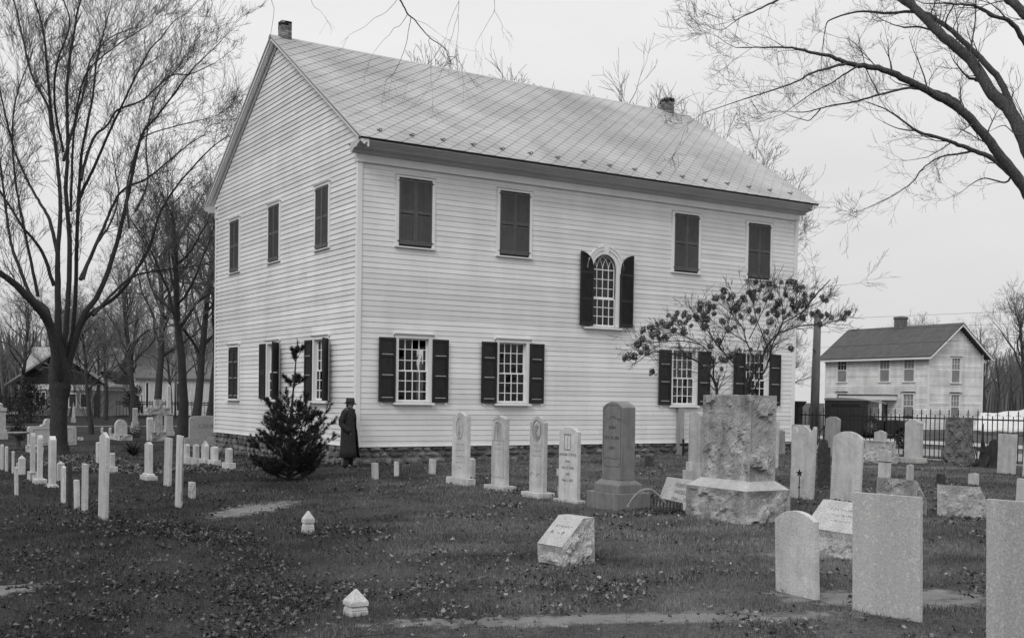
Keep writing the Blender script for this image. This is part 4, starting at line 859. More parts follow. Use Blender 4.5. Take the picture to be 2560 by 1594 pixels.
def stone(rec, i):
    name, mat, label, group, x, y, gz, rz, pcs, pk, ex = rec
    r_ = random.Random(i * 13 + 5); rot = R(r_.uniform(-2.5, 2.5)); tilt = R(r_.uniform(-1.9, 1.9)) if len(pcs) == 1 and pcs[0][4] != 'rough' else R(r_.uniform(-.3, .3))
    cat = {'grave_marker': 'grave marker', 'footstone': 'footstone', 'stone_block': 'stone block', 'wooden_stake': 'stake', 'corner_post': 'corner post', 'family_monument': 'monument', 'cross_monument': 'stone cross', 'obelisk_monument': 'obelisk', 'urn_monument': 'monument', 'granite_monument': 'monument', 'rock_monument': 'monument'}.get(name, 'gravestone')
    T = thing(name, label, cat, (x, y, gz), rot, group); T.rotation_euler = (tilt, tilt * .6, rot)
    kinds = len(pcs)
    def nm(k): return 'base' if (k == 0 and kinds > 1) else ('plinth' if k < kinds - 1 else {'obelisk_monument': 'shaft', 'granite_monument': 'die', 'wooden_stake': 'stake'}.get(name, 'tablet'))
    if ex == 'post':
        s = pcs[0][0] * (1.0); h = pcs[0][3]; b = MB(); b.box(-s / 2, s / 2, -s / 2, s / 2, -.1, h * .42); b.frust(-s / 2, s / 2, -s / 2, s / 2, h * .42 + .0005, -s * .42, s * .42, -s * .42, s * .42, h * .80); b.build('base', mat, T, bevel=.006, fix=True)
        b = MB(); b.box(-s * .51, s * .51, -s * .51, s * .51, h * .80 + .002, h * 1.2); b.frust(-s * .51, s * .51, -s * .51, s * .51, h * 1.2 + .0005, -.008, .008, -.008, .008, h + pk); b.build('cap', mat, T, bevel=.004, fix=True); return T
    if ex == 'cross':
        def rk(w, t, z0, z1, sd, at=(0, 0, 0)): o = link('rock_part', rock_box(w, t, z0, z1, sd, .035, 7), T, mat); o.location = at; return o
        rk(.50, .62, -.1, .40, 3).name = 'base'; o = link('cross', None, T) if False else None
        mat = 'roughwhite'; a = rk(.27, .31, .40, 1.82, 4); a.name = 'cross_shaft'; b_ = rk(.30, .97, 1.18, 1.47, 5); b_.name = 'cross_arm'; return T
    for k, (w, t, z0, z1, sh) in enumerate(pcs):
        if k == 0: z0 = -SINK - .12
        last = k == kinds - 1; ax = 'x' if w >= t else 'y'; W, D = (w, t) if w >= t else (t, w)
        lean = (0, 0)
        if sh in ('rough', 'wash2', 'slant', 'slantf'):
            if sh == 'rough': me = rock_box(w, t, z0, z1, i + k, min(.062, .055 * max(w, t) + .012), 34 if max(w, t) > .9 else (20 if max(w, t) > .5 else 9))
            elif sh == 'slant': me = rock_box(w, t, z0, z1, i, .03, 22, ('fall', t * .12, z0 + (z1 - z0) * .55, 0))
            elif sh == 'slantf': me = None
            if sh == 'wash2': o = MB().frust(-pcs[0][1] / 2, pcs[0][1] / 2, -pcs[0][0] / 2, pcs[0][0] / 2, z0, -pcs[2][1] / 2 - .01, pcs[2][1] / 2 + .01, -pcs[2][0] / 2 - .01, pcs[2][0] / 2 + .01, z1).build('plinth', 'granite', T, bevel=.008, fix=True)
            elif sh == 'slantf':
                hf, ht, bx = pcs[0][2 + 0] if False else z1, None, pk
                # pcs = [w, t, hfront, hrear]; q: w t hf ht
                w_, t_, hf, ht = pcs[0][0], pcs[0][1], pcs[0][2], pcs[0][3]
                me = rock_box(w_, t_, -.2, hf, i, .034, 22, ('rise', bx, ht, 0)); link('rock_body', me, T, mat if mat != 'granite' else 'roughwhite')
                ln = math.hypot(bx, ht - hf); nx, nz = -(ht - hf) / ln, bx / ln; e = .012
                MB().prism([(-t_ / 2, hf), (-t_ / 2 + bx, ht), (t_ / 2 - .004, ht + .002), (t_ / 2 - .004, ht + e), (-t_ / 2 + bx - .004, ht + e), (-t_ / 2 + nx * e, hf + nz * e)], -w_ / 2 + .003, w_ / 2 - .003, 'y').build('inscribed_face', 'granite', T, bevel=.003, fix=True)
                tl = math.atan2(bx, ht - hf)
                def on(u, body, size, m='letter'):
                    p = Vector((-t_ / 2 + bx * u + nx * (e + .001), 0, hf + (ht - hf) * u + nz * (e + .001))); worn(body, size, T, m, p, tl) if isinstance(body, int) else text(body, size, T, m, p, tilt=tl)
                if ex == 'WEDGE': on(.66, 11, .040); on(.44, '18     —  19   ', .05)
                elif ex == 'REBECCA': on(.80, 'REBECCA B.', .085); on(.57, 'WICKIZER', .085); on(.33, '1844 — 1922', .08)
                else: on(.74, 16, .045); on(.55, 13, .045); on(.36, 9, .045)
                continue
            else: link(nm(k), me, T, mat)
        elif sh == 'wash':
            nxt = pcs[k + 1] if not last else pcs[k]; wash(w, t, z0, z1, nxt[0] * 1.06, nxt[1] * 1.12, .62).build(nm(k), mat, T, bevel=.006, fix=True)
        elif sh == 'pyramid': b = MB().box(-t / 2, t / 2, -w / 2, w / 2, z0, z1); b.frust(-t / 2, t / 2, -w / 2, w / 2, z1 + .0005, -.004, .004, -.004, .004, z1 + pk); b.build(nm(k), mat, T, bevel=.004, fix=True)
        elif sh == 'taper': b = MB().frust(-t / 2, t / 2, -w / 2, w / 2, z0, -t * .36, t * .36, -w * .36, w * .36, z1); b.frust(-t * .36, t * .36, -w * .36, w * .36, z1 + .0005, -.01, .01, -.01, .01, z1 + pk); b.build(nm(k), mat, T, bevel=.005, fix=True)
        elif sh == 'urn': MB().box(-t / 2, t / 2, -w / 2, w / 2, z0, z1).build('cap', mat, T, bevel=.01, fix=True); MB().lathe([(.14, z1), (.16, z1 + .05), (.1, z1 + .09), (.13, z1 + .13), (.1, z1 + .2), (.01, z1 + .23)], 14).build('urn', mat, T, smooth=True)
        else:
            P_ = profile(sh, W, z0, z1, pk if last else 0); b = MB()
            # old slabs taper very slightly and have worn arrises
            b.prism(P_, -D / 2, D / 2, ax); b.build(nm(k), 'greystone' if False else mat, T, bevel=min(.006 if D < .12 else .010, D * .12), fix=True, seg=2)
    # carved detail and lettering on the face turned to the left (-x)
    w, t, z0, z1, sh = pcs[-1]; X = -t / 2 - .0015
    if ex == 'tablet1':
        b = MB(); n = 20; ov = [(.13 * math.cos(2 * PI * q / n), 1.12 + .20 * math.sin(2 * PI * q / n)) for q in range(n + 1)]; b.tube([(X, p[0], p[1]) for p in ov], .008, 5); b.tube([(X, -.03, 1.0), (X, -.01, 1.1), (X, -.02, 1.18)], .009, 5); b.tube([(X, .04, .98), (X, .03, 1.08)], .009, 5); b.tube([(X, .0, .96), (X, .01, 1.05), (X, .05, 1.1)], .008, 5); b.build('carving', 'greystone', T)
        [worn(n_, .045, T, 'letter', (X, 0, z_), seed=int(z_ * 99)) for n_, z_ in ((7, .90), (10, .80), (12, .68), (12, .56), (9, .44), (4, .33))]
    elif ex == 'tablet2':
        b = MB(); h = w / 2
        b.prism([(-h + .03, z1 - .035), (0, z1 + pk - .05), (0, z1 + pk - .062), (-h + .03, z1 - .05)], X - .002, X + .004, 'x').prism([(h - .03, z1 - .035), (0, z1 + pk - .05), (0, z1 + pk - .062), (h - .03, z1 - .05)], X - .002, X + .004, 'x')
        for q in range(9):
            yy = -.14 + q * .035; b.tube([(X, yy * .2, 1.28), (X, yy * .8, 1.25), (X, yy, 1.1 - .05 * (q % 3)), (X, yy * 1.02, 1.02 - .06 * ((q * 7) % 3))], .006, 4)
        b.tube([(X, 0, .96), (X, .005, 1.1), (X, 0, 1.27)], .010, 5); b.build('carving', 'greystone', T)
        b = MB(); b.box(X - .003, X + .003, -h + .03, h - .03, .925, .935).box(X - .003, X + .003, -h + .03, -h + .036, .25, .925).box(X - .003, X + .003, h - .036, h - .03, .25, .925).box(X - .003, X + .003, -h + .03, h - .03, .24, .247); b.build('panel_edge', 'letter', T)
        [worn(n_, .045, T, 'letter', (X, 0, z_), seed=int(z_ * 99)) for n_, z_ in ((6, .86), (10, .77), (9, .66))]
    elif ex == 'tablet3':
        b = MB(); n = 22
        for rr, wd in ((1, .010), (.88, .005)): b.tube([(X, .125 * rr * math.cos(2 * PI * q / n), 1.17 + .185 * rr * math.sin(2 * PI * q / n)) for q in range(n + 1)], wd, 5)
        r2 = random.Random(4)
        for q in range(9): a = -2.3 + q * .55; b.tube([(X, .02, 1.12), (X, .07 * math.cos(a), 1.15 + .11 * math.sin(a)), (X, .085 * math.cos(a + .35), 1.14 + .12 * math.sin(a + .35))], .011, 5)
        b.tube([(X, -.19, .36), (X, -.13, .42), (X, -.06, .41), (X, 0, .36), (X, .07, .41), (X, .14, .42), (X, .19, .36)], .006, 4); b.build('carving', 'greystone', T)
        [worn(n_, .045, T, 'letter', (X, 0, z_), seed=int(z_ * 99)) for n_, z_ in ((8, .90), (8, .81), (9, .72))]
    elif ex == 'tablet4':
        b = MB(); b.box(X - .002, X + .004, -.075, .105, 1.115, 1.13).box(X - .002, X + .004, -.06, .09, .865, .878).box(X - .002, X + .002, -.075, -.068, .88, 1.115).box(X - .002, X + .002, .092, .1, .88, 1.115).box(X - .001, X + .002, .014, .019, .88, 1.07); b.build('carved_door', 'letterdark', T)
        text('PHOEBE TUTTLE', .058, T, 'letter', (X, 0, .79)); text('BORN', .045, T, 'letter', (X, 0, .68)); text('Feb. 15, 1842', .058, T, 'letter', (X, 0, .575)); text('DIED', .045, T, 'letter', (X, 0, .47)); text('Aug. 1, 1872', .058, T, 'letter', (X, 0, .37))
    elif ex == 'dark':
        h = w / 2; b = MB(); b.tube([(X, -h + .035, .72), (X, -h + .035, z1 - .04), (X, -h * .5, z1 + pk * .45), (X, 0, z1 + pk - .06), (X, h * .5, z1 + pk * .45), (X, h - .035, z1 - .04), (X, h - .035, .72), (X, h - .09, .66), (X, -h + .09, .66), (X, -h + .035, .72)], .005, 4); b.build('border', 'letterdark', T)
        for q in range(14):
            u = (q - 6.5) / 6.5; worn(1, .075, T, 'letterdark', (X, -u * h * .78, 1.43 - .07 * u * u), seed=q)
        text('BORN', .065, T, 'letterdark', (X, 0, 1.27)); text('OCT. 17, 1824.', .062, T, 'letterdark', (X, 0, 1.11)); text('DIED', .065, T, 'letterdark', (X, 0, .95)); worn(11, .062, T, 'letterdark', (X, 0, .79))
    elif ex == 'CRUFT':
        o = text('CRUFT', .26, T, 'letter', (0, -w / 2 - .003, .78), face='-y')
    elif ex == 'band':
        b = MB(); b.box(-t / 2 - .002, t / 2 + .002, -w / 2 - .002, w / 2 + .002, z1 * .60, z1 * .60 + .022); b.build('mortar_line', 'darkstone', T)
    if 'recessed panel behind' in label:
        yv = -D / 2 - .0; b = MB(); b.box(-W * .40, -W * .30, -D / 2 - .012, -D / 2 - .001, .1, z1 - .14) if False else None
        b = MB(); b.box(-W * .44, W * .44, -D / 2 - .02, -D / 2 - .001, .08, .13).box(-W * .44, -W * .41, -D / 2 - .02, -D / 2 - .001, .13, z1 - .12).box(W * .41, W * .44, -D / 2 - .02, -D / 2 - .001, .13, z1 - .12).box(-W * .44, W * .44, -D / 2 - .02, -D / 2 - .001, z1 - .12, z1 - .08); b.build('panel_moulding', 'granite', T, bevel=.004, fix=True)
    if 'long dark crack' in label:
        b = MB(); pts = [(t / 2 - .006, -w / 2 - .001, z1 - .01)]; 
        for q in range(12): pts.append((t / 2 - .012 + rng.uniform(-.005, .005), -w / 2 - .0015, z1 - .08 - q * z1 * .075))
        b.tube(pts, .006, 4); b.build('crack', 'letterdark', T)
    return T
for i, rec in enumerate(STONES): stone(rec, i)

# ---- grave ornaments that stand on their own
T = thing('star_marker', 'black iron five-pointed star on a rod before the scalloped stone', 'grave flag holder', (2.62, -12.47, ground_z(2.62, -12.47)), R(-75))
b = MB(); b.prism([((.068 if i % 2 == 0 else .029) * math.sin(2 * PI * i / 10), .46 + (.068 if i % 2 == 0 else .029) * math.cos(2 * PI * i / 10)) for i in range(10)], -.008, .008, 'y'); b.build('star', 'iron', T, fix=True)
MB().tube([(0, 0, -.05), (0, 0, .42)], .009, 6).tube([(0, 0, .20), (0, 0, .225)], .018, 6).build('rod', 'iron', T)
T = thing('iron_cross', 'small black iron cross leaning on the plain grey slab by the church', 'iron cross', (10.72, -.50, ground_z(10.7, -.5)), R(-78))
b = MB(); b.box(-.035, .035, -.01, .01, 0, .50).box(-.13, .13, -.009, .009, .29, .36); b.build('cross', 'iron', T, bevel=.004, fix=True)
T = thing('wicker_basket', 'dark wicker flower basket tipped over between two monuments', 'basket', (-1.10, -13.33, ground_z(-1.1, -13.3) + .12), R(-31))
n = 18; bs = MB()
for i in range(n): a = 2 * PI * i / n; bs.tube([(-.20, .13 * math.cos(a), .13 * math.sin(a)), (0, .10 * math.cos(a), .10 * math.sin(a)), (.20, .055 * math.cos(a), .055 * math.sin(a))], .006, 4)
bs.build('stake_frame', 'wicker', T)
bw = MB()
for k in range(9):
    x = -.20 + k * .05; r0 = .135 - k * .009; bw.tube([(x + .004 * math.sin(3 * j), r0 * math.cos(2 * PI * j / 18), r0 * math.sin(2 * PI * j / 18)) for j in range(19)], .009, 4)
bw.build('weave', 'wicker', T)
bh_ = MB(); hp = [(-.62 + .09 * 0, -.0, -.10)]
hp = [(-.62 + .60 * (i / 12) + 0, -.06, -.10 + .37 * math.sin(PI * min(1, .06 + i / 12 * .9)) ** .8) for i in range(13)]
bh_.tube(hp, .012, 5); bh_.tube([(p[0] + .02, p[1] + .03 * math.sin(i), p[2] - .01) for i, p in enumerate(hp)], .008, 5); bh_.build('handle', 'hoop', T)
T = thing('bird_bath', 'dark low bird bath on a pedestal left of the great trunk', 'bird bath', (-5.54, 16.7, ground_z(-5.5, 16.7)))
MB().lathe([(.42, 0), (.42, .06), (.16, .08), (.08, .14), (.07, .42), (.12, .48), (.12, .5)], 18).build('pedestal', 'darkstone', T, smooth=True); MB().lathe([(.12, .5), (.36, .58), (.40, .64), (.36, .63), (.1, .56)], 18).build('bowl', 'greystone', T, smooth=True)

# ============================================================ PERSON
def person():
    T = thing('person', 'person in a dark overcoat and felt hat standing in profile by the church corner', 'person', (-.355, -.40, ground_z(-.355, -.4)), R(-44))
    me = bpy.data.meshes.new('body'); 
    J = dict(pel=(-.01, 0, .93), sp=(-.01, 0, 1.15), ch=(-.02, 0, 1.36), nk=(-.005, 0, 1.50), hd=(.035, 0, 1.60), tp=(.03, 0, 1.685),
             ls=(-.03, .17, 1.42), le=(-.12, .25, 1.14), lw=(.03, .19, .97), rs=(-.03, -.17, 1.42), re=(-.13, -.25, 1.14), rw=(.03, -.19, .97), lh=(.07, .15, .92), rh=(.07, -.15, .92),
             lhp=(0, .10, .88), lk=(.015, .11, .48), la=(-.02, .11, .09), lt=(.15, .13, .04), rhp=(0, -.10, .88), rk=(.0, -.10, .48), ra=(-.05, -.10, .09), rt=(.12, -.12, .04))
    Rd = dict(pel=.15, sp=.14, ch=.16, nk=.062, hd=.085, tp=.078, ls=.075, le=.052, lw=.035, rs=.075, re=.052, rw=.035, lh=.035, rh=.035, lhp=.095, lk=.062, la=.042, lt=.032, rhp=.095, rk=.062, ra=.042, rt=.032)
    E_ = [('pel', 'sp'), ('sp', 'ch'), ('ch', 'nk'), ('nk', 'hd'), ('hd', 'tp'), ('ch', 'ls'), ('ls', 'le'), ('le', 'lw'), ('lw', 'lh'), ('ch', 'rs'), ('rs', 're'), ('re', 'rw'), ('rw', 'rh'), ('pel', 'lhp'), ('lhp', 'lk'), ('lk', 'la'), ('la', 'lt'), ('pel', 'rhp'), ('rhp', 'rk'), ('rk', 'ra'), ('ra', 'rt')]
    ks = list(J); ed = [(ks.index(a), ks.index(b)) for a, b in E_]; vs = [J[k] for k in ks]; rr = [Rd[k] for k in ks]
    for s, side in ((1, 'lh'), (-1, 'rh')):      # five unequal fingers resting inside the pockets
        hx, hy, hz = J[side]; hi = ks.index(side)
        for q, (dx, dy, ln) in enumerate(((.02, -.03 * s, .07), (.012, -.012 * s, .08), (.005, .006 * s, .075), (-.004, .022 * s, .06), (.03, .04 * s, .05))):
            vs.append((hx + dx, hy + dy, hz - .03)); rr.append(.010); a = len(vs) - 1; vs.append((hx + dx + .02, hy + dy, hz - .03 - ln)); rr.append(.008); ed += [(hi, a), (a, a + 1)]
    me.from_pydata(vs, ed, []); o = link('body', me, T)
    o.modifiers.new('s', 'SKIN'); sv = me.skin_vertices[0].data
    for i, r_ in enumerate(rr): sv[i].radius = (r_, r_)
    sv[0].use_root = True; sb = o.modifiers.new('u', 'SUBSURF'); sb.levels = sb.render_levels = 2
    dg = bpy.context.evaluated_depsgraph_get(); dg.update(); m2 = bpy.data.meshes.new_from_object(o.evaluated_get(dg)); o.modifiers.clear(); o.data = m2; m2.materials.clear(); m2.materials.append(MAT['skin'])
    # face: push brow, nose, lips and chin forward, flatten cheeks
    for v in m2.vertices:
        x, y, z = v.co
        if z > 1.53:
            fx = max(0, x - .02)
            if fx > 0 and abs(y) < .06:
                g_ = lambda z0, s: math.exp(-((z - z0) / s) ** 2)
                v.co.x += math.exp(-(y / .014) ** 2) * .030 * g_(1.600, .016) + math.exp(-(y / .03) ** 2) * (.010 * g_(1.565, .01) + .014 * g_(1.540, .012)) + math.exp(-(y / .05) ** 2) * .008 * g_(1.632, .01) - math.exp(-((abs(y) - .03) / .012) ** 2) * .008 * g_(1.617, .008)
    m2.polygons.foreach_set('use_smooth', [True] * len(m2.polygons))
    for s in (-1, 1):
        b = MB(); b.tube([(.02, s * .083, 1.575), (.012, s * .092, 1.595), (.018, s * .090, 1.618)], [.010, .013, .009], 6); b.build('ear', 'skin', T, smooth=True)
        b = MB(); b.tube([(.112, s * .03, 1.612), (.118, s * .03, 1.613)], [.010, .006], 8); b.build('eye', 'shoe', T, smooth=True)
    b = MB(); b.tube([(.128, -.018, 1.562), (.134, 0, 1.563), (.128, .018, 1.562)], .004, 5); b.build('mouth', 'hair', T)
    b = MB(); gl = [(.122 + .012, s_, z_) for s_, z_ in ((-.055, 1.615), (-.03, 1.628), (-.008, 1.617), (.008, 1.617), (.03, 1.628), (.055, 1.615))]; b.tube(gl, .0025, 4); b.tube([(.13, -.055, 1.615), (.02, -.088, 1.613)], .0025, 4); b.build('spectacles', 'iron', T)
    # hair behind and beside the ears
    b = MB(); V0 = len(b.v); n = 10
    for k, (z, rx, cx) in enumerate(((1.545, .072, -.012), (1.575, .088, .0), (1.61, .094, .012), (1.65, .094, .022))):
        for i in range(n + 1): a = R(95) + R(170) * i / n; b.v.append((cx + rx * math.cos(a), rx * math.sin(a), z))
    for k in range(3):
        for i in range(n): q = k * (n + 1) + i; b.f.append((q, q + 1, q + n + 2, q + n + 1))
    b.build('hair', 'hair', T, smooth=True)
    # felt hat: brim and pinched crown
    b = MB(); n = 28; prof = [(.098, .0), (.155, -.010), (.158, .002), (.10, .012), (.104, .02), (.100, .10), (.088, .128), (.05, .118), (.01, .108)]
    for r_, z in prof:
        for j in range(n):
            a = 2 * PI * j / n; ex = 1.0 if r_ > .12 else 1.08; dz = (.018 * math.cos(2 * a) * -1 if r_ > .12 else 0) + (-.022 * math.cos(a) if r_ > .12 and math.cos(a) > 0 else 0); pin = 1 - .22 * max(0, math.cos(a)) * (z > .09) ; b.v.append((.022 + r_ * ex * math.cos(a) - .12 * 0, r_ * .94 * pin * math.sin(a), 1.648 + z * 1.0 - .02 * math.cos(a) * (r_ / .15) * 0 + dz))
    for i in range(len(prof) - 1):
        for j in range(n): a = i * n + j; q = i * n + (j + 1) % n; b.f.append((a, q, q + n, a + n))
    b.f.append(tuple((len(prof) - 1) * n + j for j in range(n))); hat = b.build('hat', 'felt', T, smooth=True)
    b = MB().lathe([(.107, .016), (.109, .042), (.106, .044)], 28); 
    ob = b.build('hat_band', 'shoe', T, smooth=True); ob.location = (.022, 0, 1.648); ob.scale = (1.08, .95, 1)
    # overcoat: lofted skirt and bodice with an open front vent
    rings = [(.27, .005, .245, .235), (.45, .0, .225, .225), (.70, -.005, .205, .215), (.92, -.012, .190, .210), (1.05, -.02, .180, .205), (1.20, -.03, .185, .215), (1.33, -.035, .178, .225), (1.42, -.035, .150, .215), (1.47, -.03, .118, .165), (1.51, -.022, .085, .098), (1.535, -.015, .076, .082)]
    b = MB(); n = 40
    for k, (z, cx, rx, ry) in enumerate(rings):
        for j in range(n + 1):
            a = R(6) + (2 * PI - R(12)) * j / n; f = 1.0 + .018 * math.sin(7 * a + z * 3) * max(0, (1.0 - z)) + .008 * math.sin(11 * a)
            e = .86; ca, sa = math.cos(a), math.sin(a); x = cx + rx * f * math.copysign(abs(ca) ** e, ca); y = ry * f * math.copysign(abs(sa) ** e, sa)
            if j == 0: x += .022; y += .03 * (z < 1.0)
            if j == n and z < .9: y -= .03; x -= .01
            b.v.append((x, y, z))
    for k in range(len(rings) - 1):
        for j in range(n): q = k * (n + 1) + j; b.f.append((q, q + 1, q + n + 2, q + n + 1))
    # sleeves bent back at the elbow with the hands in the side pockets
    coat = b.build('overcoat', 'coat', T, smooth=True); so_ = coat.modifiers.new('t', 'SOLIDIFY'); so_.thickness = .012
    for s in (-1, 1):
        b = MB(); P_ = [(-.03, s * .165, 1.455), (-.05, s * .215, 1.40), (-.085, s * .245, 1.30), (-.12, s * .262, 1.20), (-.125, s * .268, 1.12), (-.07, s * .262, 1.05), (.0, s * .25, 1.0), (.06, s * .235, .955), (.085, s * .222, .935)]
        q = [Vector(p) for p in P_]; pts = []; rad = []
        rr_ = [.06, .078, .075, .072, .068, .064, .060, .056, .050]
        for i in range(len(q) - 1):
            for u in (0, .5): pts.append(q[i].lerp(q[i + 1], u)); rad.append((rr_[i] + (rr_[i + 1] - rr_[i]) * u) * (1 + .07 * math.sin(i * 2.7 + u * 5)))
        pts.append(q[-1]); rad.append(.048); b.tube(pts, rad, 14); b.build('sleeve', 'coat', T, smooth=True)
        b = MB(); b.tube([(.05, s * .222, .985), (.10, s * .205, .90)], [.01, .01], 5); b.box(0, .001, 0, .001, 0, .001) if False else None; b.build('pocket_welt', 'coat', T)
    b = MB(); 
    for s in (-1, 1): b.prism([(.045, 1.52), (.085, 1.44), (.165, 1.22), (.172, 1.24), (.150, 1.38), (.125, 1.40), (.135, 1.43), (.09, 1.50)], s * .012, s * .075, 'y')
    b.build('lapel', 'coat', T, fix=True, bevel=.004)
    MB().lathe([(.072, 1.49), (.068, 1.535), (.064, 1.538)], 18).build('shirt_collar', 'shirt', T, smooth=True).location = (-.002 + .008, 0, -.005)
    MB().prism([(-.015, 1.50), (.015, 1.50), (.03, 1.36), (0, 1.32), (-.03, 1.36)], .135, .15, 'x').build('necktie', 'shoe', T, fix=True)
    for z in (1.16, .98): MB().lathe([(.001, 0), (.014, .001), (.014, .006), (.001, .008)], 10).build('button', 'shoe', T).matrix_local = Matrix.Translation((.165, -.05, z)) @ Matrix.Rotation(R(90), 4, 'Y')
    b = MB()
    for s, x0 in ((1, .0), (-1, -.03)):
        b.tube([(x0 + .01, s * .10, .62), (x0 + .015, s * .105, .42), (x0 + .005, s * .108, .22), (x0 - .005, s * .108, .10), (x0 + .0, s * .108, .055)], [.095, .085, .078, .078, .080], 14)
    b.build('trousers', 'trouser', T, smooth=True)
    for s, x0 in ((1, .0), (-1, -.03)):
        b = MB(); b.tube([(x0 - .085, s * .108, .035), (x0 - .05, s * .108, .045), (x0 + .06, s * .115, .045), (x0 + .15, s * .122, .035), (x0 + .185, s * .124, .028)], [.028, .042, .043, .038, .02], 10); b.box(x0 - .09, x0 + .17, s * .112 - .04, s * .112 + .04, -.005, .018); b.build('shoe', 'shoe', T, smooth=True)
person()
# ============================================================ TREES
class Twigs:
    """tubes collected with numpy; n-sided sections"""
    def __init__(s, n=3): s.V = []; s.F = []; s.k = 0; s.n = n
    def add(s, pts, rad):
        n = s.n; P = np.array(pts); m = len(P); d = np.empty_like(P); d[1:-1] = P[2:] - P[:-2]; d[0] = P[1] - P[0]; d[-1] = P[-1] - P[-2]
        d /= np.linalg.norm(d, axis=1)[:, None] + 1e-9; a = np.array((0.31, 0.17, 0.93)) if abs(d[0][2]) < .8 else np.array((1., 0.2, 0))
        u = np.cross(d, a); u /= np.linalg.norm(u, axis=1)[:, None] + 1e-9; v = np.cross(d, u); an = np.arange(n) * 2 * PI / n
        r = np.array(rad)[:, None, None]; Q = P[:, None] + r * (u[:, None] * np.cos(an)[None, :, None] + v[:, None] * np.sin(an)[None, :, None])
        i = np.arange(m - 1)[:, None] * n; j = np.arange(n)[None]; j2 = (j + 1) % n
        F = np.stack([i + j, i + j2, i + n + j2, i + n + j], -1).reshape(-1, 4) + s.k
        s.V.append(Q.reshape(-1, 3)); s.F.append(F); s.k += m * n
    def build(s, name, mat, parent, smooth=True):
        me = npmesh(name, np.concatenate(s.V), np.concatenate(s.F), mat)
        if smooth: me.polygons.foreach_set('use_smooth', [True] * len(me.polygons))
        return link(name, me, parent)
def unit(v): return v / (np.linalg.norm(v) + 1e-9)
def sprout(T, g, p, d, r, ln, lev, up=.25, spread=.6, kids=3, rmin=.004, wob=.16, seg=4):
    """recursive bare branch: wanders, curves up, forks"""
    pts = [p]; rad = [r]; dd = d.copy(); st = ln / seg
    for i in range(seg):
        dd = unit(dd + g.normal(0, wob, 3) + np.array((0, 0, up * .25))); p = p + dd * st; pts.append(p); rad.append(max(rmin, r * (1 - .75 * (i + 1) / seg)))
    T.add(pts, rad)
    if lev <= 0: return
    for k in range(kids):
        f = g.uniform(.25, 1.0); i = min(seg - 1, int(f * seg)); q = pts[i] + (pts[i + 1] - pts[i]) * (f * seg - i)
        ax = unit(g.normal(0, 1, 3)); nd = unit(unit(pts[i + 1] - pts[i]) + spread * (ax - unit(pts[i + 1] - pts[i]) * ax.dot(unit(pts[i + 1] - pts[i]))) + np.array((0, 0, up * .3)))
        sprout(T, g, q, nd, max(rmin, rad[i] * .62), ln * g.uniform(.45, .72), lev - 1, up, spread, kids, rmin, wob, max(2, seg - 1))
def smooth_line(P, rad, n=4):
    """Catmull-Rom through traced points"""
    P = np.array(P, float); rad = np.array(rad, float); m = len(P); out = []; ro = []
    for i in range(m - 1):
        p0, p1, p2, p3 = P[max(i - 1, 0)], P[i], P[i + 1], P[min(i + 2, m - 1)]
        for t in np.arange(n) / n:
            out.append(.5 * ((2 * p1) + (-p0 + p2) * t + (2 * p0 - 5 * p1 + 4 * p2 - p3) * t * t + (-p0 + 3 * p1 - 3 * p2 + p3) * t ** 3)); ro.append(rad[i] + (rad[i + 1] - rad[i]) * t)
    out.append(P[-1]); ro.append(rad[-1]); return np.array(out), np.array(ro)
def traced_tree(name, label, limbs, base, kids_per_m, twig_len, seed, lev=2, up=.3, spread=.6, rmin=.006, root=None, group=None, t_from=.35, cat='tree', mats=('bark', 'twig'), wob=.16):
    T = thing(name, label, cat, base, 0, group); b0 = np.array(base); g = np.random.default_rng(seed); tw = Twigs(3)
    for k, (pn, L_, rr) in enumerate(limbs):
        P, rad = smooth_line(np.array(L_) - b0, rr, 5)
        g2 = np.random.default_rng(k + seed); amp = np.minimum(rad, .03)[:, None] * .2; P[1:-1] += g2.normal(0, 1, P[1:-1].shape) * amp[1:-1]
        tb = Twigs(10 if max(rr) > .12 else 6); tb.add(P, rad * (1 + g2.normal(0, .015, len(rad)))); tb.build(pn, mats[0], T)
        if pn == 'trunk': continue
        seg = np.linalg.norm(P[1:] - P[:-1], axis=1); tot = seg.sum(); cum = np.concatenate([[0], np.cumsum(seg)])
        nk = int(tot * kids_per_m * g.uniform(.85, 1.15))
        for q in range(nk):
            f = t_from + (1 - t_from) * g.random() ** .75; d_ = f * tot; i = min(len(seg) - 1, np.searchsorted(cum, d_) - 1); p = P[i] + (P[i + 1] - P[i]) * ((d_ - cum[i]) / seg[i]); dr = unit(P[i + 1] - P[i]); ax = unit(g.normal(0, 1, 3)); nd = unit(dr + spread * (ax - dr * ax.dot(dr)))
            sprout(tw, g, p, nd, min(rad[i] * .42, .015), twig_len * g.uniform(.5, 1.2), lev, up, spread, 3, rmin, wob)
        sprout(tw, g, P[-1], unit(P[-1] - P[-2]), rad[-1], twig_len * .8, lev, up, spread, 4, rmin, wob)
    o = tw.build('twigs', mats[1], T, False); o['kind'] = 'stuff'
    return T
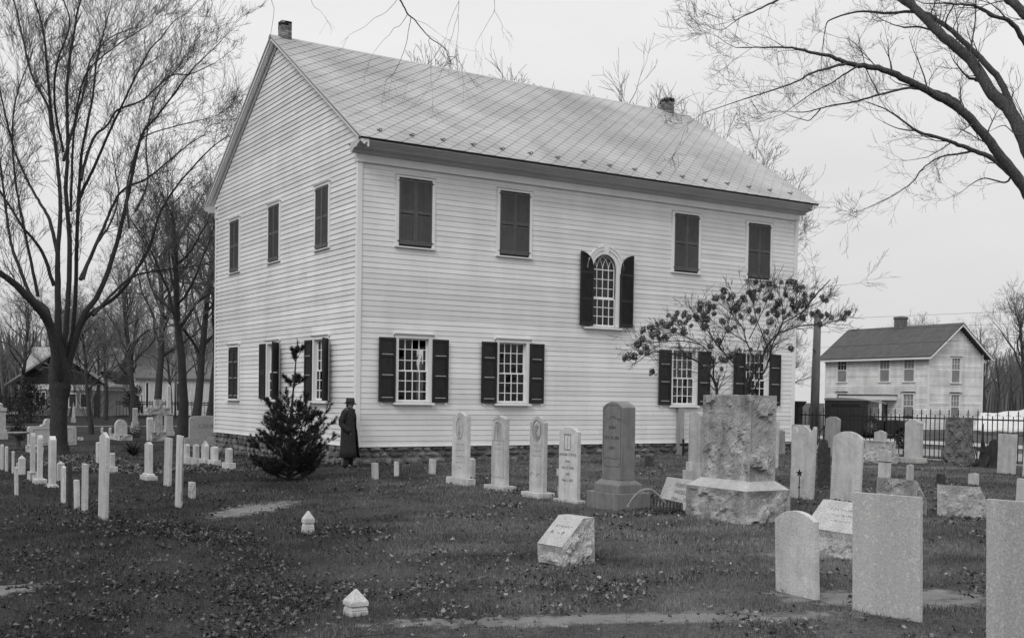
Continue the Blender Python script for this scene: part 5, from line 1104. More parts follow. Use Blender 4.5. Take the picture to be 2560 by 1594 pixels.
def generic_tree(name, label, h, r, seed, group=None, nl=7, fork=.3, lev=4, kids=4, spread=.75, up=.35, rmin=.012, wob=.14, mat='bark2'):
    """bare tree grown at the origin: tapered trunk, limbs, twig mass"""
    T = thing(name, label, 'tree', (0, 0, 0), 0, group); g = np.random.default_rng(seed)
    tr = Twigs(8); p = np.zeros(3) - (0, 0, .3); pts = [p]; rad = [r * 1.35]; d = np.array((0, 0, 1.)); n = 9; hh = h * .62
    for i in range(n): d = unit(d + g.normal(0, .06, 3) + (0, 0, .1)); p = p + d * hh / n; pts.append(p); rad.append(r * (1 - .62 * (i + 1) / n) * (1.12 if i == 0 else 1))
    tr.add(pts, rad); tr.build('trunk', mat, T); tw = Twigs(4); tl = Twigs(3)
    for k in range(nl):
        f = fork + (1 - fork) * (k + .6) / nl; i = min(n - 1, int(f * n)); q = pts[i] + (pts[i + 1] - pts[i]) * (f * n - i); a = k * 2.4 + g.uniform(-.4, .4); el = g.uniform(.5, 1.0) + .3 * f; nd = unit(np.array((math.cos(a), math.sin(a), el * 1.2)))
        L_ = h * (1 - f * .62) * g.uniform(.42, .56); pp = [q]; rr = [rad[i] * .55]; dd = nd
        for s_ in range(7): dd = unit(dd + g.normal(0, wob, 3) + (0, 0, .10)); pp.append(pp[-1] + dd * L_ / 7); rr.append(max(rmin, rad[i] * .55 * (1 - .8 * (s_ + 1) / 7)))
        tw.add(pp, rr)
        for s_ in range(int(kids * 3)):
            f2 = g.uniform(.2, 1); j = min(6, int(f2 * 7)); q2 = pp[j]; ax = unit(g.normal(0, 1, 3)); nd2 = unit(unit(pp[j + 1] - pp[j]) + spread * ax)
            sprout(tl, g, q2, nd2, rr[j] * .55, L_ * g.uniform(.26, .46), lev - 2, up, spread, kids, rmin, wob)
    for s_ in range(kids * 2): sprout(tl, g, pts[-1 - s_ % 3], unit(np.array((g.normal(), g.normal(), 1.6))), rad[-1] * .8, h * .22, lev - 2, up, spread, kids, rmin, wob)
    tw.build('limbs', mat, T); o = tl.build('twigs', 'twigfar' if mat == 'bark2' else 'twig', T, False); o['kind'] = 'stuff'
    return T
# traced trees: limb points are world coordinates measured once from the photograph
LEFT_BASE = [-4.93, 12.29, -0.82]
LEFT_LIMBS = [('trunk', [[-4.77, 13.08, -0.99], [-4.79, 13.1, -0.68], [-4.81, 13.12, -0.32], [-4.82, 13.14, 0.3], [-4.8, 13.15, 0.93], [-4.78, 13.15, 1.37], [-4.78, 13.17, 1.77], [-4.8, 13.19, 2.17], [-4.82, 13.22, 2.62], [-4.84, 13.24, 3.15]], [0.417, 0.323, 0.289, 0.276, 0.283, 0.336, 0.363, 0.316, 0.215, 0.108]),
 ('limb', [[-4.77, 13.15, 1.43], [-4.91, 12.75, 2.13], [-5.17, 12.45, 3.3], [-5.51, 12.17, 3.82], [-5.88, 11.9, 4.16], [-6.35, 11.7, 4.62], [-6.88, 11.53, 4.97], [-7.44, 11.39, 5.3]], [0.2019, 0.1757, 0.1562, 0.1388, 0.1228, 0.1078, 0.0937, 0.0804]),
 ('limb', [[-4.76, 13.15, 1.5], [-4.75, 13.43, 2.36], [-4.95, 13.85, 3.58], [-5.06, 14.2, 4.17], [-5.43, 14.69, 4.55], [-5.76, 15.19, 5.59], [-5.97, 15.61, 6.49], [-6.06, 15.95, 7.56], [-6.22, 16.37, 9.38], [-6.31, 16.73, 10.92]], [0.1009, 0.0887, 0.0797, 0.0715, 0.0637, 0.0563, 0.0491, 0.0421, 0.0352, 0.0284]),
 ('limb', [[-4.76, 13.15, 1.5], [-4.82, 13.06, 2.35], [-4.87, 12.99, 3.76], [-4.91, 12.91, 5.16], [-4.92, 12.79, 5.92], [-4.88, 12.68, 7.79], [-5.17, 12.8, 10.69], [-5.39, 12.87, 13.09], [-5.74, 12.97, 14.29]], [0.1548, 0.1288, 0.1096, 0.0924, 0.0764, 0.0613, 0.0469, 0.033, 0.0196]),
 ('limb', [[-4.73, 13.13, 1.5], [-4.66, 13.26, 2.36], [-4.53, 13.37, 3.71], [-4.41, 13.51, 6.03], [-4.49, 13.77, 8.14], [-4.41, 13.92, 9.61], [-4.4, 14.12, 11.81], [-4.17, 14.19, 13.67], [-3.92, 14.23, 14.96]], [0.1211, 0.1036, 0.0907, 0.0789, 0.0679, 0.0574, 0.0472, 0.0373, 0.0276]),
 ('limb', [[-4.72, 13.12, 1.5], [-4.54, 13.38, 2.43], [-4.25, 13.57, 3.73], [-4.07, 13.92, 7.48], [-3.87, 14.2, 9.73], [-3.49, 14.36, 11.64], [-3.3, 14.62, 13.06], [-2.85, 14.73, 14.81]], [0.1009, 0.0838, 0.0711, 0.0596, 0.0486, 0.0381, 0.0278, 0.0177]),
 ('limb', [[-4.73, 13.13, 1.43], [-4.47, 13.29, 2.36], [-4.05, 13.37, 3.75], [-3.47, 13.33, 4.71], [-2.97, 13.37, 6.13], [-2.53, 13.45, 7.94], [-2.21, 13.6, 9.46], [-1.89, 13.73, 10.49], [-1.32, 13.69, 11.23], [-0.34, 13.43, 12.75], [0.38, 13.31, 13.59]], [0.1278, 0.1105, 0.0976, 0.0859, 0.0749, 0.0642, 0.0539, 0.0438, 0.0339, 0.0241, 0.0144]),
 ('limb', [[-4.72, 13.12, 1.36], [-4.39, 13.53, 2.23], [-3.85, 13.83, 3.78], [-2.73, 13.76, 4.72], [-1.71, 13.78, 6.35], [-1.18, 14.09, 7.79], [-0.39, 14.23, 9.04], [0.69, 14.19, 10.32], [1.39, 14.37, 10.91]], [0.0942, 0.08, 0.0694, 0.0597, 0.0504, 0.0414, 0.0325, 0.0237, 0.0149]),
 ('limb', [[-3.82, 12.64, 3.86], [-3.17, 13.09, 4.57], [-2.37, 13.45, 5.31], [-1.43, 13.7, 5.62], [-0.19, 13.77, 5.86], [0.72, 14.05, 6.15]], [0.0606, 0.0485, 0.0394, 0.0309, 0.0228, 0.0147]),
 ('limb', [[-4.18, 12.9, 5.06], [-3.71, 13.23, 6.06], [-3.22, 13.55, 7.15], [-2.6, 13.79, 8.35], [-1.7, 13.85, 8.9], [-0.47, 13.72, 10.08], [0.27, 13.87, 10.66]], [0.074, 0.0604, 0.0502, 0.0408, 0.0319, 0.0231, 0.0145]),
 ('limb', [[-4.04, 14.07, 7.5], [-3.94, 14.19, 8.04], [-3.53, 14.13, 9.03], [-2.99, 14.01, 10.4], [-2.45, 13.89, 11.7], [-1.77, 13.69, 13.24], [-1.35, 13.62, 13.81], [-0.86, 13.51, 14.54]], [0.0691, 0.0577, 0.0492, 0.0415, 0.0343, 0.0274, 0.0207, 0.0142]),
 ('limb', [[-4.15, 12.99, 8.41], [-3.97, 13.34, 9.06], [-3.58, 13.57, 10.08], [-3.18, 13.78, 10.47], [-2.72, 13.96, 11.16], [-1.86, 13.89, 11.64], [-0.99, 13.82, 12.58], [-0.23, 13.81, 12.78], [0.6, 13.75, 13.28]], [0.0606, 0.0522, 0.0459, 0.0403, 0.0349, 0.0296, 0.0245, 0.0195, 0.0145]),
 ('limb', [[-4.94, 13.36, 4.84], [-5.32, 13.15, 5.85], [-5.72, 12.94, 6.35], [-6.08, 12.71, 6.7], [-6.73, 12.66, 7.72], [-7.13, 12.45, 8.05]], [0.0673, 0.0555, 0.0469, 0.0391, 0.0321, 0.0255]),
 ('limb', [[-4.85, 13.34, 5.98], [-4.97, 14.03, 7.12], [-5.15, 14.75, 7.78], [-5.38, 15.5, 8.52], [-5.8, 16.39, 10.03], [-6.11, 17.23, 12.11], [-6.23, 17.92, 13.17]], [0.0673, 0.0568, 0.049, 0.0419, 0.035, 0.0284, 0.0218]),
 ('limb', [[-5.0, 13.55, 10.03], [-5.07, 13.92, 10.95], [-5.48, 14.5, 12.09], [-5.81, 15.05, 13.97], [-5.95, 15.46, 14.92]], [0.0538, 0.043, 0.035, 0.0277, 0.0207]),
 ('limb', [[-4.66, 13.32, 9.04], [-4.29, 13.83, 10.18], [-3.79, 14.28, 11.8], [-3.47, 14.83, 13.01], [-2.75, 15.12, 13.96], [-1.82, 15.27, 14.55]], [0.0538, 0.0434, 0.0356, 0.0283, 0.0214, 0.0145]),
 ('limb', [[-2.6, 12.01, 7.37], [-2.13, 12.22, 8.45], [-2.08, 12.7, 9.68], [-1.85, 13.07, 10.95], [-1.42, 13.31, 11.95], [-0.67, 13.35, 12.97]], [0.0404, 0.0333, 0.028, 0.0232, 0.0186, 0.0142]),
 ('limb', [[-4.09, 12.85, 5.07], [-3.77, 12.92, 6.09], [-3.24, 12.85, 6.99], [-2.94, 12.94, 7.96], [-2.98, 13.23, 8.94], [-3.03, 13.51, 9.57]], [0.0471, 0.038, 0.0313, 0.0251, 0.0194, 0.0138]),
 ('limb', [[-2.78, 12.1, 6.8], [-2.74, 12.59, 8.15], [-2.46, 12.92, 9.24], [-2.04, 13.16, 10.14], [-1.05, 13.04, 10.62], [0.09, 12.82, 11.03]], [0.0404, 0.0333, 0.028, 0.0232, 0.0186, 0.0142]),
 ('limb', [[-4.66, 13.33, 9.33], [-5.05, 12.73, 10.69], [-5.13, 11.94, 11.86], [-4.93, 10.97, 12.85], [-5.25, 10.3, 13.38]], [0.0471, 0.0374, 0.0304, 0.0242, 0.0185]),
 ('limb', [[-4.45, 13.14, 7.34], [-4.51, 12.53, 9.34], [-4.49, 11.86, 10.72], [-4.32, 11.08, 11.59], [-3.66, 9.99, 12.22], [-3.02, 8.91, 12.64]], [0.0471, 0.0372, 0.0299, 0.0235, 0.0177, 0.0124]),
 ('limb', [[-5.4, 13.63, 4.47], [-5.64, 13.42, 5.5], [-5.93, 13.24, 6.79], [-6.16, 13.03, 7.84], [-6.33, 12.78, 9.15], [-6.33, 12.43, 10.44], [-6.09, 11.92, 11.5]], [0.0606, 0.0497, 0.0416, 0.0345, 0.0279, 0.0217, 0.0159])]
RIGHT_BASE = [5.66, -15.56, -0.38]
RIGHT_LIMBS = [('trunk', [[5.66, -15.57, -0.7], [5.65, -15.54, -0.09], [5.62, -15.48, 1.02], [5.57, -15.42, 2.13], [5.46, -15.32, 3.23], [5.34, -15.22, 4.0]], [0.3437, 0.3049, 0.2761, 0.2502, 0.226, 0.203]),
 ('limb', [[5.43, -15.3, 3.23], [5.18, -15.2, 4.24], [4.84, -15.05, 4.83], [4.47, -14.89, 5.29], [4.15, -14.76, 5.67], [3.77, -14.59, 6.04], [3.36, -14.41, 6.25], [2.94, -14.22, 6.46], [2.56, -14.07, 6.59], [2.18, -13.91, 6.63], [1.95, -13.85, 6.65], [1.71, -13.78, 6.72], [1.39, -13.66, 6.76], [1.06, -13.54, 6.81], [0.65, -13.37, 6.79], [0.23, -13.18, 6.76]], [0.1113, 0.0989, 0.0897, 0.0815, 0.0738, 0.0665, 0.0596, 0.053, 0.0465, 0.0403, 0.0342, 0.0284, 0.0226, 0.017, 0.0115, 0.0062]),
 ('limb', [[1.92, -13.87, 6.63], [1.57, -13.78, 6.51], [1.26, -13.71, 6.39], [1.05, -13.7, 6.26], [0.66, -13.59, 6.09], [0.23, -13.45, 5.93], [0.03, -13.44, 5.85], [-0.46, -13.27, 5.65]], [0.022, 0.0183, 0.0156, 0.0132, 0.0109, 0.0088, 0.0068, 0.0048]),
 ('limb', [[2.1, -13.98, 6.6], [2.01, -13.76, 6.5], [1.96, -13.57, 6.41], [1.84, -13.34, 6.31], [1.71, -13.1, 6.15], [1.58, -12.86, 5.99]], [0.0157, 0.0128, 0.0106, 0.0086, 0.0067, 0.0049]),
 ('limb', [[3.83, -14.59, 6.02], [3.9, -14.46, 6.21], [3.82, -14.23, 6.38], [3.69, -13.98, 6.47], [3.57, -13.74, 6.54], [3.31, -13.41, 6.46], [3.04, -13.08, 6.37], [2.86, -12.8, 6.35], [2.63, -12.49, 6.28], [2.54, -12.27, 6.3]], [0.0354, 0.0307, 0.0271, 0.024, 0.0209, 0.018, 0.0152, 0.0124, 0.0096, 0.0069]),
 ('limb', [[2.76, -12.63, 6.31], [2.66, -12.58, 6.18], [2.56, -12.52, 6.11], [2.29, -12.35, 6.2]], [0.0137, 0.0101, 0.0075, 0.0051]),
 ('limb', [[5.27, -15.17, 4.2], [5.05, -14.94, 4.79], [4.93, -14.77, 5.08], [4.73, -14.56, 5.37], [4.48, -14.32, 5.54], [4.26, -14.1, 5.67], [4.03, -13.87, 5.8], [3.9, -13.71, 5.88], [3.67, -13.48, 6.14], [3.53, -13.31, 6.29], [3.34, -13.1, 6.42]], [0.0589, 0.0507, 0.0446, 0.0391, 0.034, 0.029, 0.0242, 0.0196, 0.015, 0.0105, 0.0061]),
 ('limb', [[3.99, -13.64, 5.91], [3.87, -13.39, 5.97], [3.75, -13.13, 6.13]], [0.0135, 0.0087, 0.0052]),
 ('limb', [[4.64, -14.28, 5.54], [4.27, -14.22, 5.45], [3.91, -14.17, 5.37], [3.52, -14.11, 5.13], [3.28, -14.14, 4.91], [2.97, -14.12, 4.71], [2.62, -14.08, 4.53], [2.27, -14.04, 4.38]], [0.0201, 0.0168, 0.0143, 0.0121, 0.0101, 0.0082, 0.0065, 0.0047]),
 ('limb', [[5.46, -15.32, 3.29], [5.39, -15.05, 4.78], [5.25, -14.76, 5.7], [5.2, -14.54, 6.22], [5.09, -14.29, 6.54], [5.06, -14.08, 6.9], [5.0, -13.86, 7.26], [4.78, -13.54, 7.65], [4.64, -13.26, 8.02], [4.49, -12.98, 8.4], [4.26, -12.65, 8.81]], [0.1244, 0.115, 0.1081, 0.1019, 0.096, 0.0904, 0.0849, 0.0796, 0.0743, 0.069, 0.0638]),
 ('limb', [[5.86, -14.3, 6.08], [5.84, -14.15, 6.46], [5.8, -13.97, 6.9], [5.65, -13.73, 7.31], [5.5, -13.49, 7.64], [5.32, -13.24, 7.98], [5.19, -13.02, 8.21], [5.17, -12.86, 8.33], [5.0, -12.63, 8.39], [4.71, -12.31, 8.4], [4.41, -11.99, 8.46], [4.1, -11.67, 8.36], [4.09, -11.53, 8.25], [4.12, -11.43, 7.82]], [0.0691, 0.0613, 0.0556, 0.0503, 0.0454, 0.0407, 0.0361, 0.0317, 0.0273, 0.0229, 0.0186, 0.0144, 0.0102, 0.006]),
 ('limb', [[4.92, -13.08, 8.1], [4.96, -12.8, 8.45], [5.04, -12.55, 8.76]], [0.0426, 0.039, 0.0364]),
 ('limb', [[5.05, -12.92, 8.26], [4.81, -12.59, 8.55], [4.68, -12.32, 8.78]], [0.0287, 0.0227, 0.0182]),
 ('limb', [[5.37, -15.17, 6.28], [5.0, -15.09, 6.92], [4.7, -15.07, 7.17], [4.38, -15.03, 7.42], [4.02, -14.98, 7.45], [3.66, -14.92, 7.55], [3.19, -14.8, 7.54], [2.71, -14.68, 7.48]], [0.0655, 0.053, 0.0437, 0.0355, 0.0279, 0.0208, 0.0141, 0.0077]),
 ('limb', [[5.49, -15.23, 6.55], [5.41, -14.96, 7.44], [5.29, -14.68, 7.83], [5.2, -14.42, 8.14]], [0.0851, 0.0777, 0.0722, 0.0673]),
 ('limb', [[4.91, -13.2, 7.88], [4.82, -13.02, 7.97], [4.64, -12.79, 8.0]], [0.0176, 0.0157, 0.0143]),
 ('limb', [[5.4, -13.88, 6.88], [5.28, -13.8, 6.94], [5.2, -13.75, 6.96]], [0.0313, 0.0253, 0.0208]),
 ('limb', [[3.01, -13.64, 9.06], [1.9, -13.23, 8.14], [1.24, -13.07, 7.73], [0.81, -13.05, 7.49], [0.42, -13.05, 7.28], [0.09, -13.09, 7.05]], [0.0295, 0.0224, 0.0173, 0.0127, 0.0085, 0.0046]),
 ('limb', [[5.3, -13.68, 7.37], [5.46, -13.62, 7.72], [5.62, -13.55, 8.1], [5.76, -13.46, 8.54]], [0.0175, 0.0147, 0.0126, 0.0107]),
 ('limb', [[4.79, -14.85, 5.03], [4.77, -14.76, 4.95], [4.54, -14.55, 5.03], [4.41, -14.39, 4.94]], [0.0196, 0.0143, 0.0102, 0.0066]),
 ('limb', [[5.01, -14.97, 5.72], [5.0, -14.76, 5.78], [5.01, -14.57, 5.95], [5.02, -14.38, 5.94]], [0.0131, 0.0098, 0.0073, 0.005]),
 ('limb', [[3.61, -13.15, 6.57], [3.32, -13.11, 6.96], [3.13, -13.15, 7.23], [2.85, -13.13, 7.38]], [0.0103, 0.0079, 0.0062, 0.0047]),
 ('limb', [[4.0, -14.28, 7.83], [4.1, -14.06, 7.64], [4.39, -13.95, 7.56], [4.72, -13.84, 7.87], [5.04, -13.74, 8.18]], [0.0131, 0.0111, 0.0096, 0.0082, 0.0069])]
TOP_BASE = [-16.59, -15.98, -0.75]
TOP_LIMBS = [('trunk', [[-16.59, -15.98, -0.95], [-16.59, -15.98, 2.25], [-16.25, -16.19, 5.25], [-15.56, -16.02, 8.75]], [0.34, 0.28, 0.22, 0.14]),
 ('limb', [[-16.25, -16.19, 5.25], [-13.41, -15.58, 7.85], [-10.24, -15.17, 8.85], [-7.43, -15.57, 6.13], [-4.87, -17.13, 6.43], [-1.79, -17.84, 6.23]], [0.14, 0.11, 0.08, 0.05, 0.035, 0.02]),
 ('twig_branch', [[-7.43, -15.57, 5.83], [-7.16, -15.74, 5.58], [-7.02, -15.83, 5.39], [-6.97, -15.87, 5.27], [-6.94, -15.89, 5.21], [-6.9, -15.91, 5.13], [-6.87, -15.93, 5.1], [-6.84, -15.95, 5.07], [-6.79, -15.99, 4.99], [-6.71, -16.04, 4.89], [-6.63, -16.09, 4.83], [-6.56, -16.13, 4.76], [-6.56, -16.14, 4.71], [-6.5, -16.17, 4.7], [-6.44, -16.21, 4.62]], [0.0108, 0.0097, 0.0089, 0.0082, 0.0075, 0.0069, 0.0063, 0.0057, 0.0051, 0.0046, 0.004, 0.0035, 0.003, 0.0024, 0.0019]),
 ('twig_branch', [[-6.86, -15.83, 5.16], [-6.87, -15.79, 5.12], [-6.9, -15.73, 5.06], [-6.93, -15.67, 5.05], [-6.95, -15.62, 5.0], [-6.99, -15.56, 4.95], [-7.05, -15.48, 4.85]], [0.0031, 0.0028, 0.0025, 0.0022, 0.0019, 0.0017, 0.0015]),
 ('twig_branch', [[-6.9, -15.98, 5.08], [-6.92, -16.0, 5.0], [-6.94, -16.01, 4.94], [-6.96, -16.02, 4.83], [-6.99, -16.02, 4.73], [-7.04, -16.02, 4.6], [-7.1, -16.01, 4.48], [-7.16, -15.99, 4.42], [-7.18, -16.0, 4.38]], [0.0036, 0.0032, 0.0029, 0.0027, 0.0025, 0.0023, 0.002, 0.0018, 0.0016]),
 ('twig_branch', [[-6.68, -15.99, 4.91], [-6.68, -15.95, 4.89], [-6.65, -15.94, 4.83], [-6.63, -15.92, 4.78], [-6.62, -15.9, 4.66], [-6.61, -15.88, 4.54]], [0.0027, 0.0023, 0.0021, 0.0019, 0.0017, 0.0015]),
 ('twig_branch', [[-6.66, -15.97, 4.64], [-6.65, -15.85, 4.63], [-6.66, -15.73, 4.62]], [0.0019, 0.0017, 0.0015]),
 ('twig_branch', [[-6.6, -16.21, 4.69], [-6.64, -16.26, 4.61], [-6.7, -16.28, 4.53], [-6.75, -16.32, 4.45], [-6.82, -16.34, 4.37]], [0.0021, 0.0019, 0.0017, 0.0016, 0.0014]),
 ('twig_branch', [[-6.79, -15.84, 5.11], [-6.68, -15.8, 5.12], [-6.58, -15.75, 5.12], [-6.46, -15.72, 5.08]], [0.0019, 0.0017, 0.0015, 0.0014]),
 ('twig_branch', [[-6.94, -15.71, 5.39], [-6.9, -15.66, 5.34], [-6.93, -15.58, 5.28], [-6.96, -15.49, 5.24], [-7.02, -15.39, 5.21], [-7.08, -15.29, 5.14], [-7.14, -15.18, 5.11]], [0.0029, 0.0026, 0.0023, 0.0021, 0.0019, 0.0017, 0.0015]),
 ('twig_branch', [[-6.33, -15.9, 5.58], [-6.24, -15.79, 5.44], [-6.18, -15.67, 5.33], [-6.14, -15.53, 5.26], [-6.09, -15.4, 5.2], [-6.05, -15.26, 5.15]], [0.0025, 0.0022, 0.002, 0.0018, 0.0016, 0.0014]),
 ('twig_branch', [[-6.28, -15.86, 5.39], [-6.12, -15.47, 5.42], [-5.96, -15.07, 5.4]], [0.002, 0.0017, 0.0015]),
 ('twig_branch', [[-6.3, -15.89, 5.24], [-6.11, -15.56, 5.2], [-5.93, -15.21, 5.18]], [0.0017, 0.0016, 0.0015]),
 ('twig_branch', [[-5.89, -15.99, 5.64], [-5.78, -15.75, 5.54], [-5.64, -15.53, 5.52], [-5.56, -15.27, 5.48], [-5.51, -15.0, 5.39]], [0.0025, 0.0022, 0.0019, 0.0017, 0.0015]),
 ('twig_branch', [[-5.91, -15.95, 5.35], [-5.54, -15.52, 5.4], [-5.23, -15.04, 5.51]], [0.0018, 0.0016, 0.0015]),
 ('twig_branch', [[-8.02, -15.01, 5.51], [-7.96, -14.93, 5.34], [-7.9, -14.84, 5.29], [-7.88, -14.73, 5.15], [-7.86, -14.62, 5.06]], [0.0032, 0.0026, 0.0022, 0.0019, 0.0015]),
 ('twig_branch', [[-7.68, -15.21, 5.51], [-7.56, -15.04, 5.36], [-7.41, -14.89, 5.36]], [0.0024, 0.0019, 0.0015])]
HYD_BASE = [2.11, -11.5, -0.39]
HYD_LIMBS = [('stem', [[1.85, -11.33, 0.13], [1.86, -11.24, 0.98], [1.89, -11.17, 1.49], [1.9, -11.1, 1.64], [1.83, -10.98, 1.83], [1.69, -10.81, 2.03], [1.46, -10.59, 2.13], [1.13, -10.32, 2.17], [0.95, -10.14, 2.02]], [0.0321, 0.0272, 0.0235, 0.0202, 0.0171, 0.0142, 0.0113, 0.0086, 0.0058]),
 ('stem', [[1.78, -11.25, 1.55], [1.68, -11.3, 1.72], [1.61, -11.37, 1.95], [1.48, -11.4, 2.11], [1.29, -11.39, 2.27], [0.95, -11.3, 2.43], [0.64, -11.22, 2.5]], [0.0178, 0.0148, 0.0125, 0.0105, 0.0086, 0.0069, 0.0052]),
 ('stem', [[2.11, -11.49, 0.14], [2.23, -11.48, 0.99], [2.33, -11.46, 1.5], [2.36, -11.42, 1.67], [2.29, -11.31, 1.88], [2.18, -11.18, 2.06], [2.05, -11.04, 2.27], [1.96, -10.92, 2.49], [1.94, -10.84, 2.7]], [0.0321, 0.0274, 0.024, 0.0209, 0.0179, 0.0151, 0.0124, 0.0098, 0.0073]),
 ('stem', [[2.2, -11.55, 0.14], [2.24, -11.59, 1.1], [2.22, -11.62, 1.63], [2.34, -11.73, 1.92], [2.43, -11.83, 2.28], [2.54, -11.94, 2.47], [2.65, -12.06, 2.55], [2.87, -12.24, 2.64], [3.15, -12.47, 2.68], [3.33, -12.63, 2.74]], [0.0321, 0.0275, 0.0241, 0.021, 0.0181, 0.0154, 0.0128, 0.0103, 0.0079, 0.0056]),
 ('stem', [[2.29, -11.56, 1.41], [2.45, -11.5, 1.97], [2.48, -11.38, 2.21], [2.5, -11.24, 2.43], [2.55, -11.12, 2.63], [2.54, -10.97, 2.77]], [0.0214, 0.0174, 0.0144, 0.0116, 0.0091, 0.0066]),
 ('stem', [[2.31, -11.59, 0.78], [2.39, -11.6, 1.5], [2.59, -11.68, 1.93], [2.72, -11.72, 2.38], [2.86, -11.78, 2.7], [2.87, -11.75, 3.13]], [0.0214, 0.0171, 0.0139, 0.011, 0.0083, 0.0057]),
 ('stem', [[2.64, -11.16, 2.37], [2.38, -11.05, 2.52], [2.21, -11.01, 2.62]], [0.011, 0.0078, 0.0055]),
 ('stem', [[2.66, -11.17, 2.44], [2.76, -11.26, 2.72], [2.85, -11.35, 3.03], [2.9, -11.41, 3.26]], [0.011, 0.0085, 0.0067, 0.0051]),
 ('stem', [[2.56, -11.7, 2.29], [2.42, -11.69, 2.56], [2.28, -11.67, 2.85], [2.22, -11.7, 3.09]], [0.0107, 0.0083, 0.0065, 0.0049]),
 ('stem', [[2.05, -11.04, 2.27], [2.16, -11.1, 2.57], [2.23, -11.13, 2.88], [2.27, -11.15, 3.14]], [0.0109, 0.0085, 0.0067, 0.0051]),
 ('stem', [[1.71, -11.18, 2.47], [1.69, -10.98, 2.69], [1.68, -10.79, 2.87]], [0.0107, 0.0075, 0.0051]),
 ('stem', [[1.22, -11.47, 2.27], [1.01, -11.31, 2.33], [0.81, -11.16, 2.33], [0.56, -10.98, 2.3], [0.37, -10.83, 2.26]], [0.0104, 0.0085, 0.007, 0.0058, 0.0045]),
 ('stem', [[2.56, -11.93, 2.47], [2.62, -12.08, 2.8], [2.69, -12.23, 2.96], [2.72, -12.36, 3.16]], [0.0106, 0.0082, 0.0064, 0.0049]),
 ('stem', [[2.8, -11.83, 2.7], [2.95, -12.0, 2.82], [3.11, -12.17, 2.99], [3.27, -12.35, 3.11]], [0.0107, 0.0083, 0.0065, 0.0049]),
 ('stem', [[2.0, -11.37, 2.05], [1.84, -11.27, 2.0], [1.71, -11.19, 1.91]], [0.0089, 0.0067, 0.005])]
HYD_HEADS = [[0.1, -10.76, 2.01], [0.01, -10.98, 2.05], [0.43, -10.63, 2.06], [0.2, -10.99, 2.26], [0.17, -11.15, 2.33], [0.61, -10.72, 2.22], [1.32, -10.05, 2.49], [1.25, -10.26, 2.68], [1.29, -10.35, 2.72], [0.73, -11.16, 2.77], [1.23, -10.79, 2.8], [1.02, -11.22, 2.77], [0.93, -11.38, 2.65], [0.64, -11.35, 2.62], [0.7, -11.16, 2.59], [2.08, -10.48, 2.99], [1.88, -10.58, 2.85], [1.99, -10.69, 2.85], [2.04, -10.73, 2.93], [1.36, -11.59, 2.93], [1.52, -11.45, 2.82], [1.95, -11.03, 3.15], [2.19, -10.96, 3.19], [2.37, -10.8, 3.32], [2.47, -10.82, 3.17], [1.5, -11.9, 3.1], [2.19, -11.23, 2.95], [2.37, -11.2, 3.09], [2.08, -11.39, 2.62], [1.57, -11.77, 2.54], [2.17, -11.49, 3.15], [1.75, -12.05, 3.17], [2.96, -10.99, 3.34], [2.94, -11.13, 3.35], [2.46, -11.51, 3.43], [2.23, -11.89, 3.32], [3.15, -11.16, 3.47], [2.79, -11.65, 3.37], [3.31, -11.31, 3.5], [3.39, -11.43, 3.51], [2.99, -11.91, 3.42], [2.9, -12.06, 3.3], [3.24, -11.88, 3.37], [3.05, -12.12, 3.19], [2.79, -12.53, 3.14], [3.13, -12.43, 3.14], [3.9, -11.84, 3.16], [2.44, -12.57, 2.96], [2.51, -12.6, 3.04], [3.35, -11.89, 3.05], [2.66, -12.2, 2.99], [2.9, -11.81, 3.21], [2.71, -11.83, 3.07], [2.44, -11.94, 2.9], [3.4, -11.14, 2.94], [2.49, -12.28, 2.82], [2.88, -12.06, 2.92], [2.43, -12.23, 2.76], [2.8, -11.54, 3.2], [2.23, -11.95, 3.08], [2.24, -11.79, 2.9], [2.69, -11.23, 3.18], [2.06, -11.75, 2.89], [2.24, -11.37, 2.82], [3.12, -11.17, 2.92], [2.08, -12.24, 2.68], [1.97, -12.26, 2.49], [2.0, -11.92, 2.7], [2.23, -10.93, 2.75], [1.98, -11.1, 2.38], [1.38, -11.53, 2.25], [1.8, -11.6, 2.1], [1.7, -11.86, 2.16], [1.89, -11.39, 2.03], [1.29, -11.9, 2.01], [1.98, -10.94, 2.02], [2.38, -10.77, 1.89], [2.29, -10.59, 1.92], [1.09, -10.32, 1.81], [1.29, -9.96, 2.17], [0.09, -11.21, 2.11], [1.99, -11.81, 1.89], [2.93, -10.95, 2.26], [3.31, -11.58, 2.27], [3.13, -12.22, 2.85], [3.97, -11.6, 2.98], [3.57, -12.04, 2.86], [3.93, -11.85, 2.91], [3.25, -12.55, 2.78], [2.94, -12.57, 2.65], [3.71, -12.5, 2.89], [3.2, -12.85, 2.75], [2.94, -12.17, 2.78], [2.2, -10.49, 2.67], [1.21, -11.22, 2.61], [0.95, -11.73, 2.94], [0.36, -11.31, 2.45], [0.54, -11.16, 2.36], [1.36, -10.37, 2.44], [0.98, -11.02, 2.53], [1.04, -11.21, 2.5], [0.33, -11.18, 2.53], [1.24, -9.87, 2.6], [1.15, -10.99, 2.68], [1.02, -11.36, 2.74], [1.12, -11.73, 2.95], [1.15, -11.76, 2.89], [1.68, -11.84, 2.93], [2.47, -11.25, 3.12], [1.87, -11.99, 3.16], [2.19, -12.43, 2.84], [2.7, -11.78, 2.99], [2.6, -12.23, 3.08], [2.13, -10.37, 2.83], [1.16, -11.63, 2.69], [1.24, -10.81, 2.86], [1.65, -10.55, 2.88], [1.04, -10.95, 2.74]]

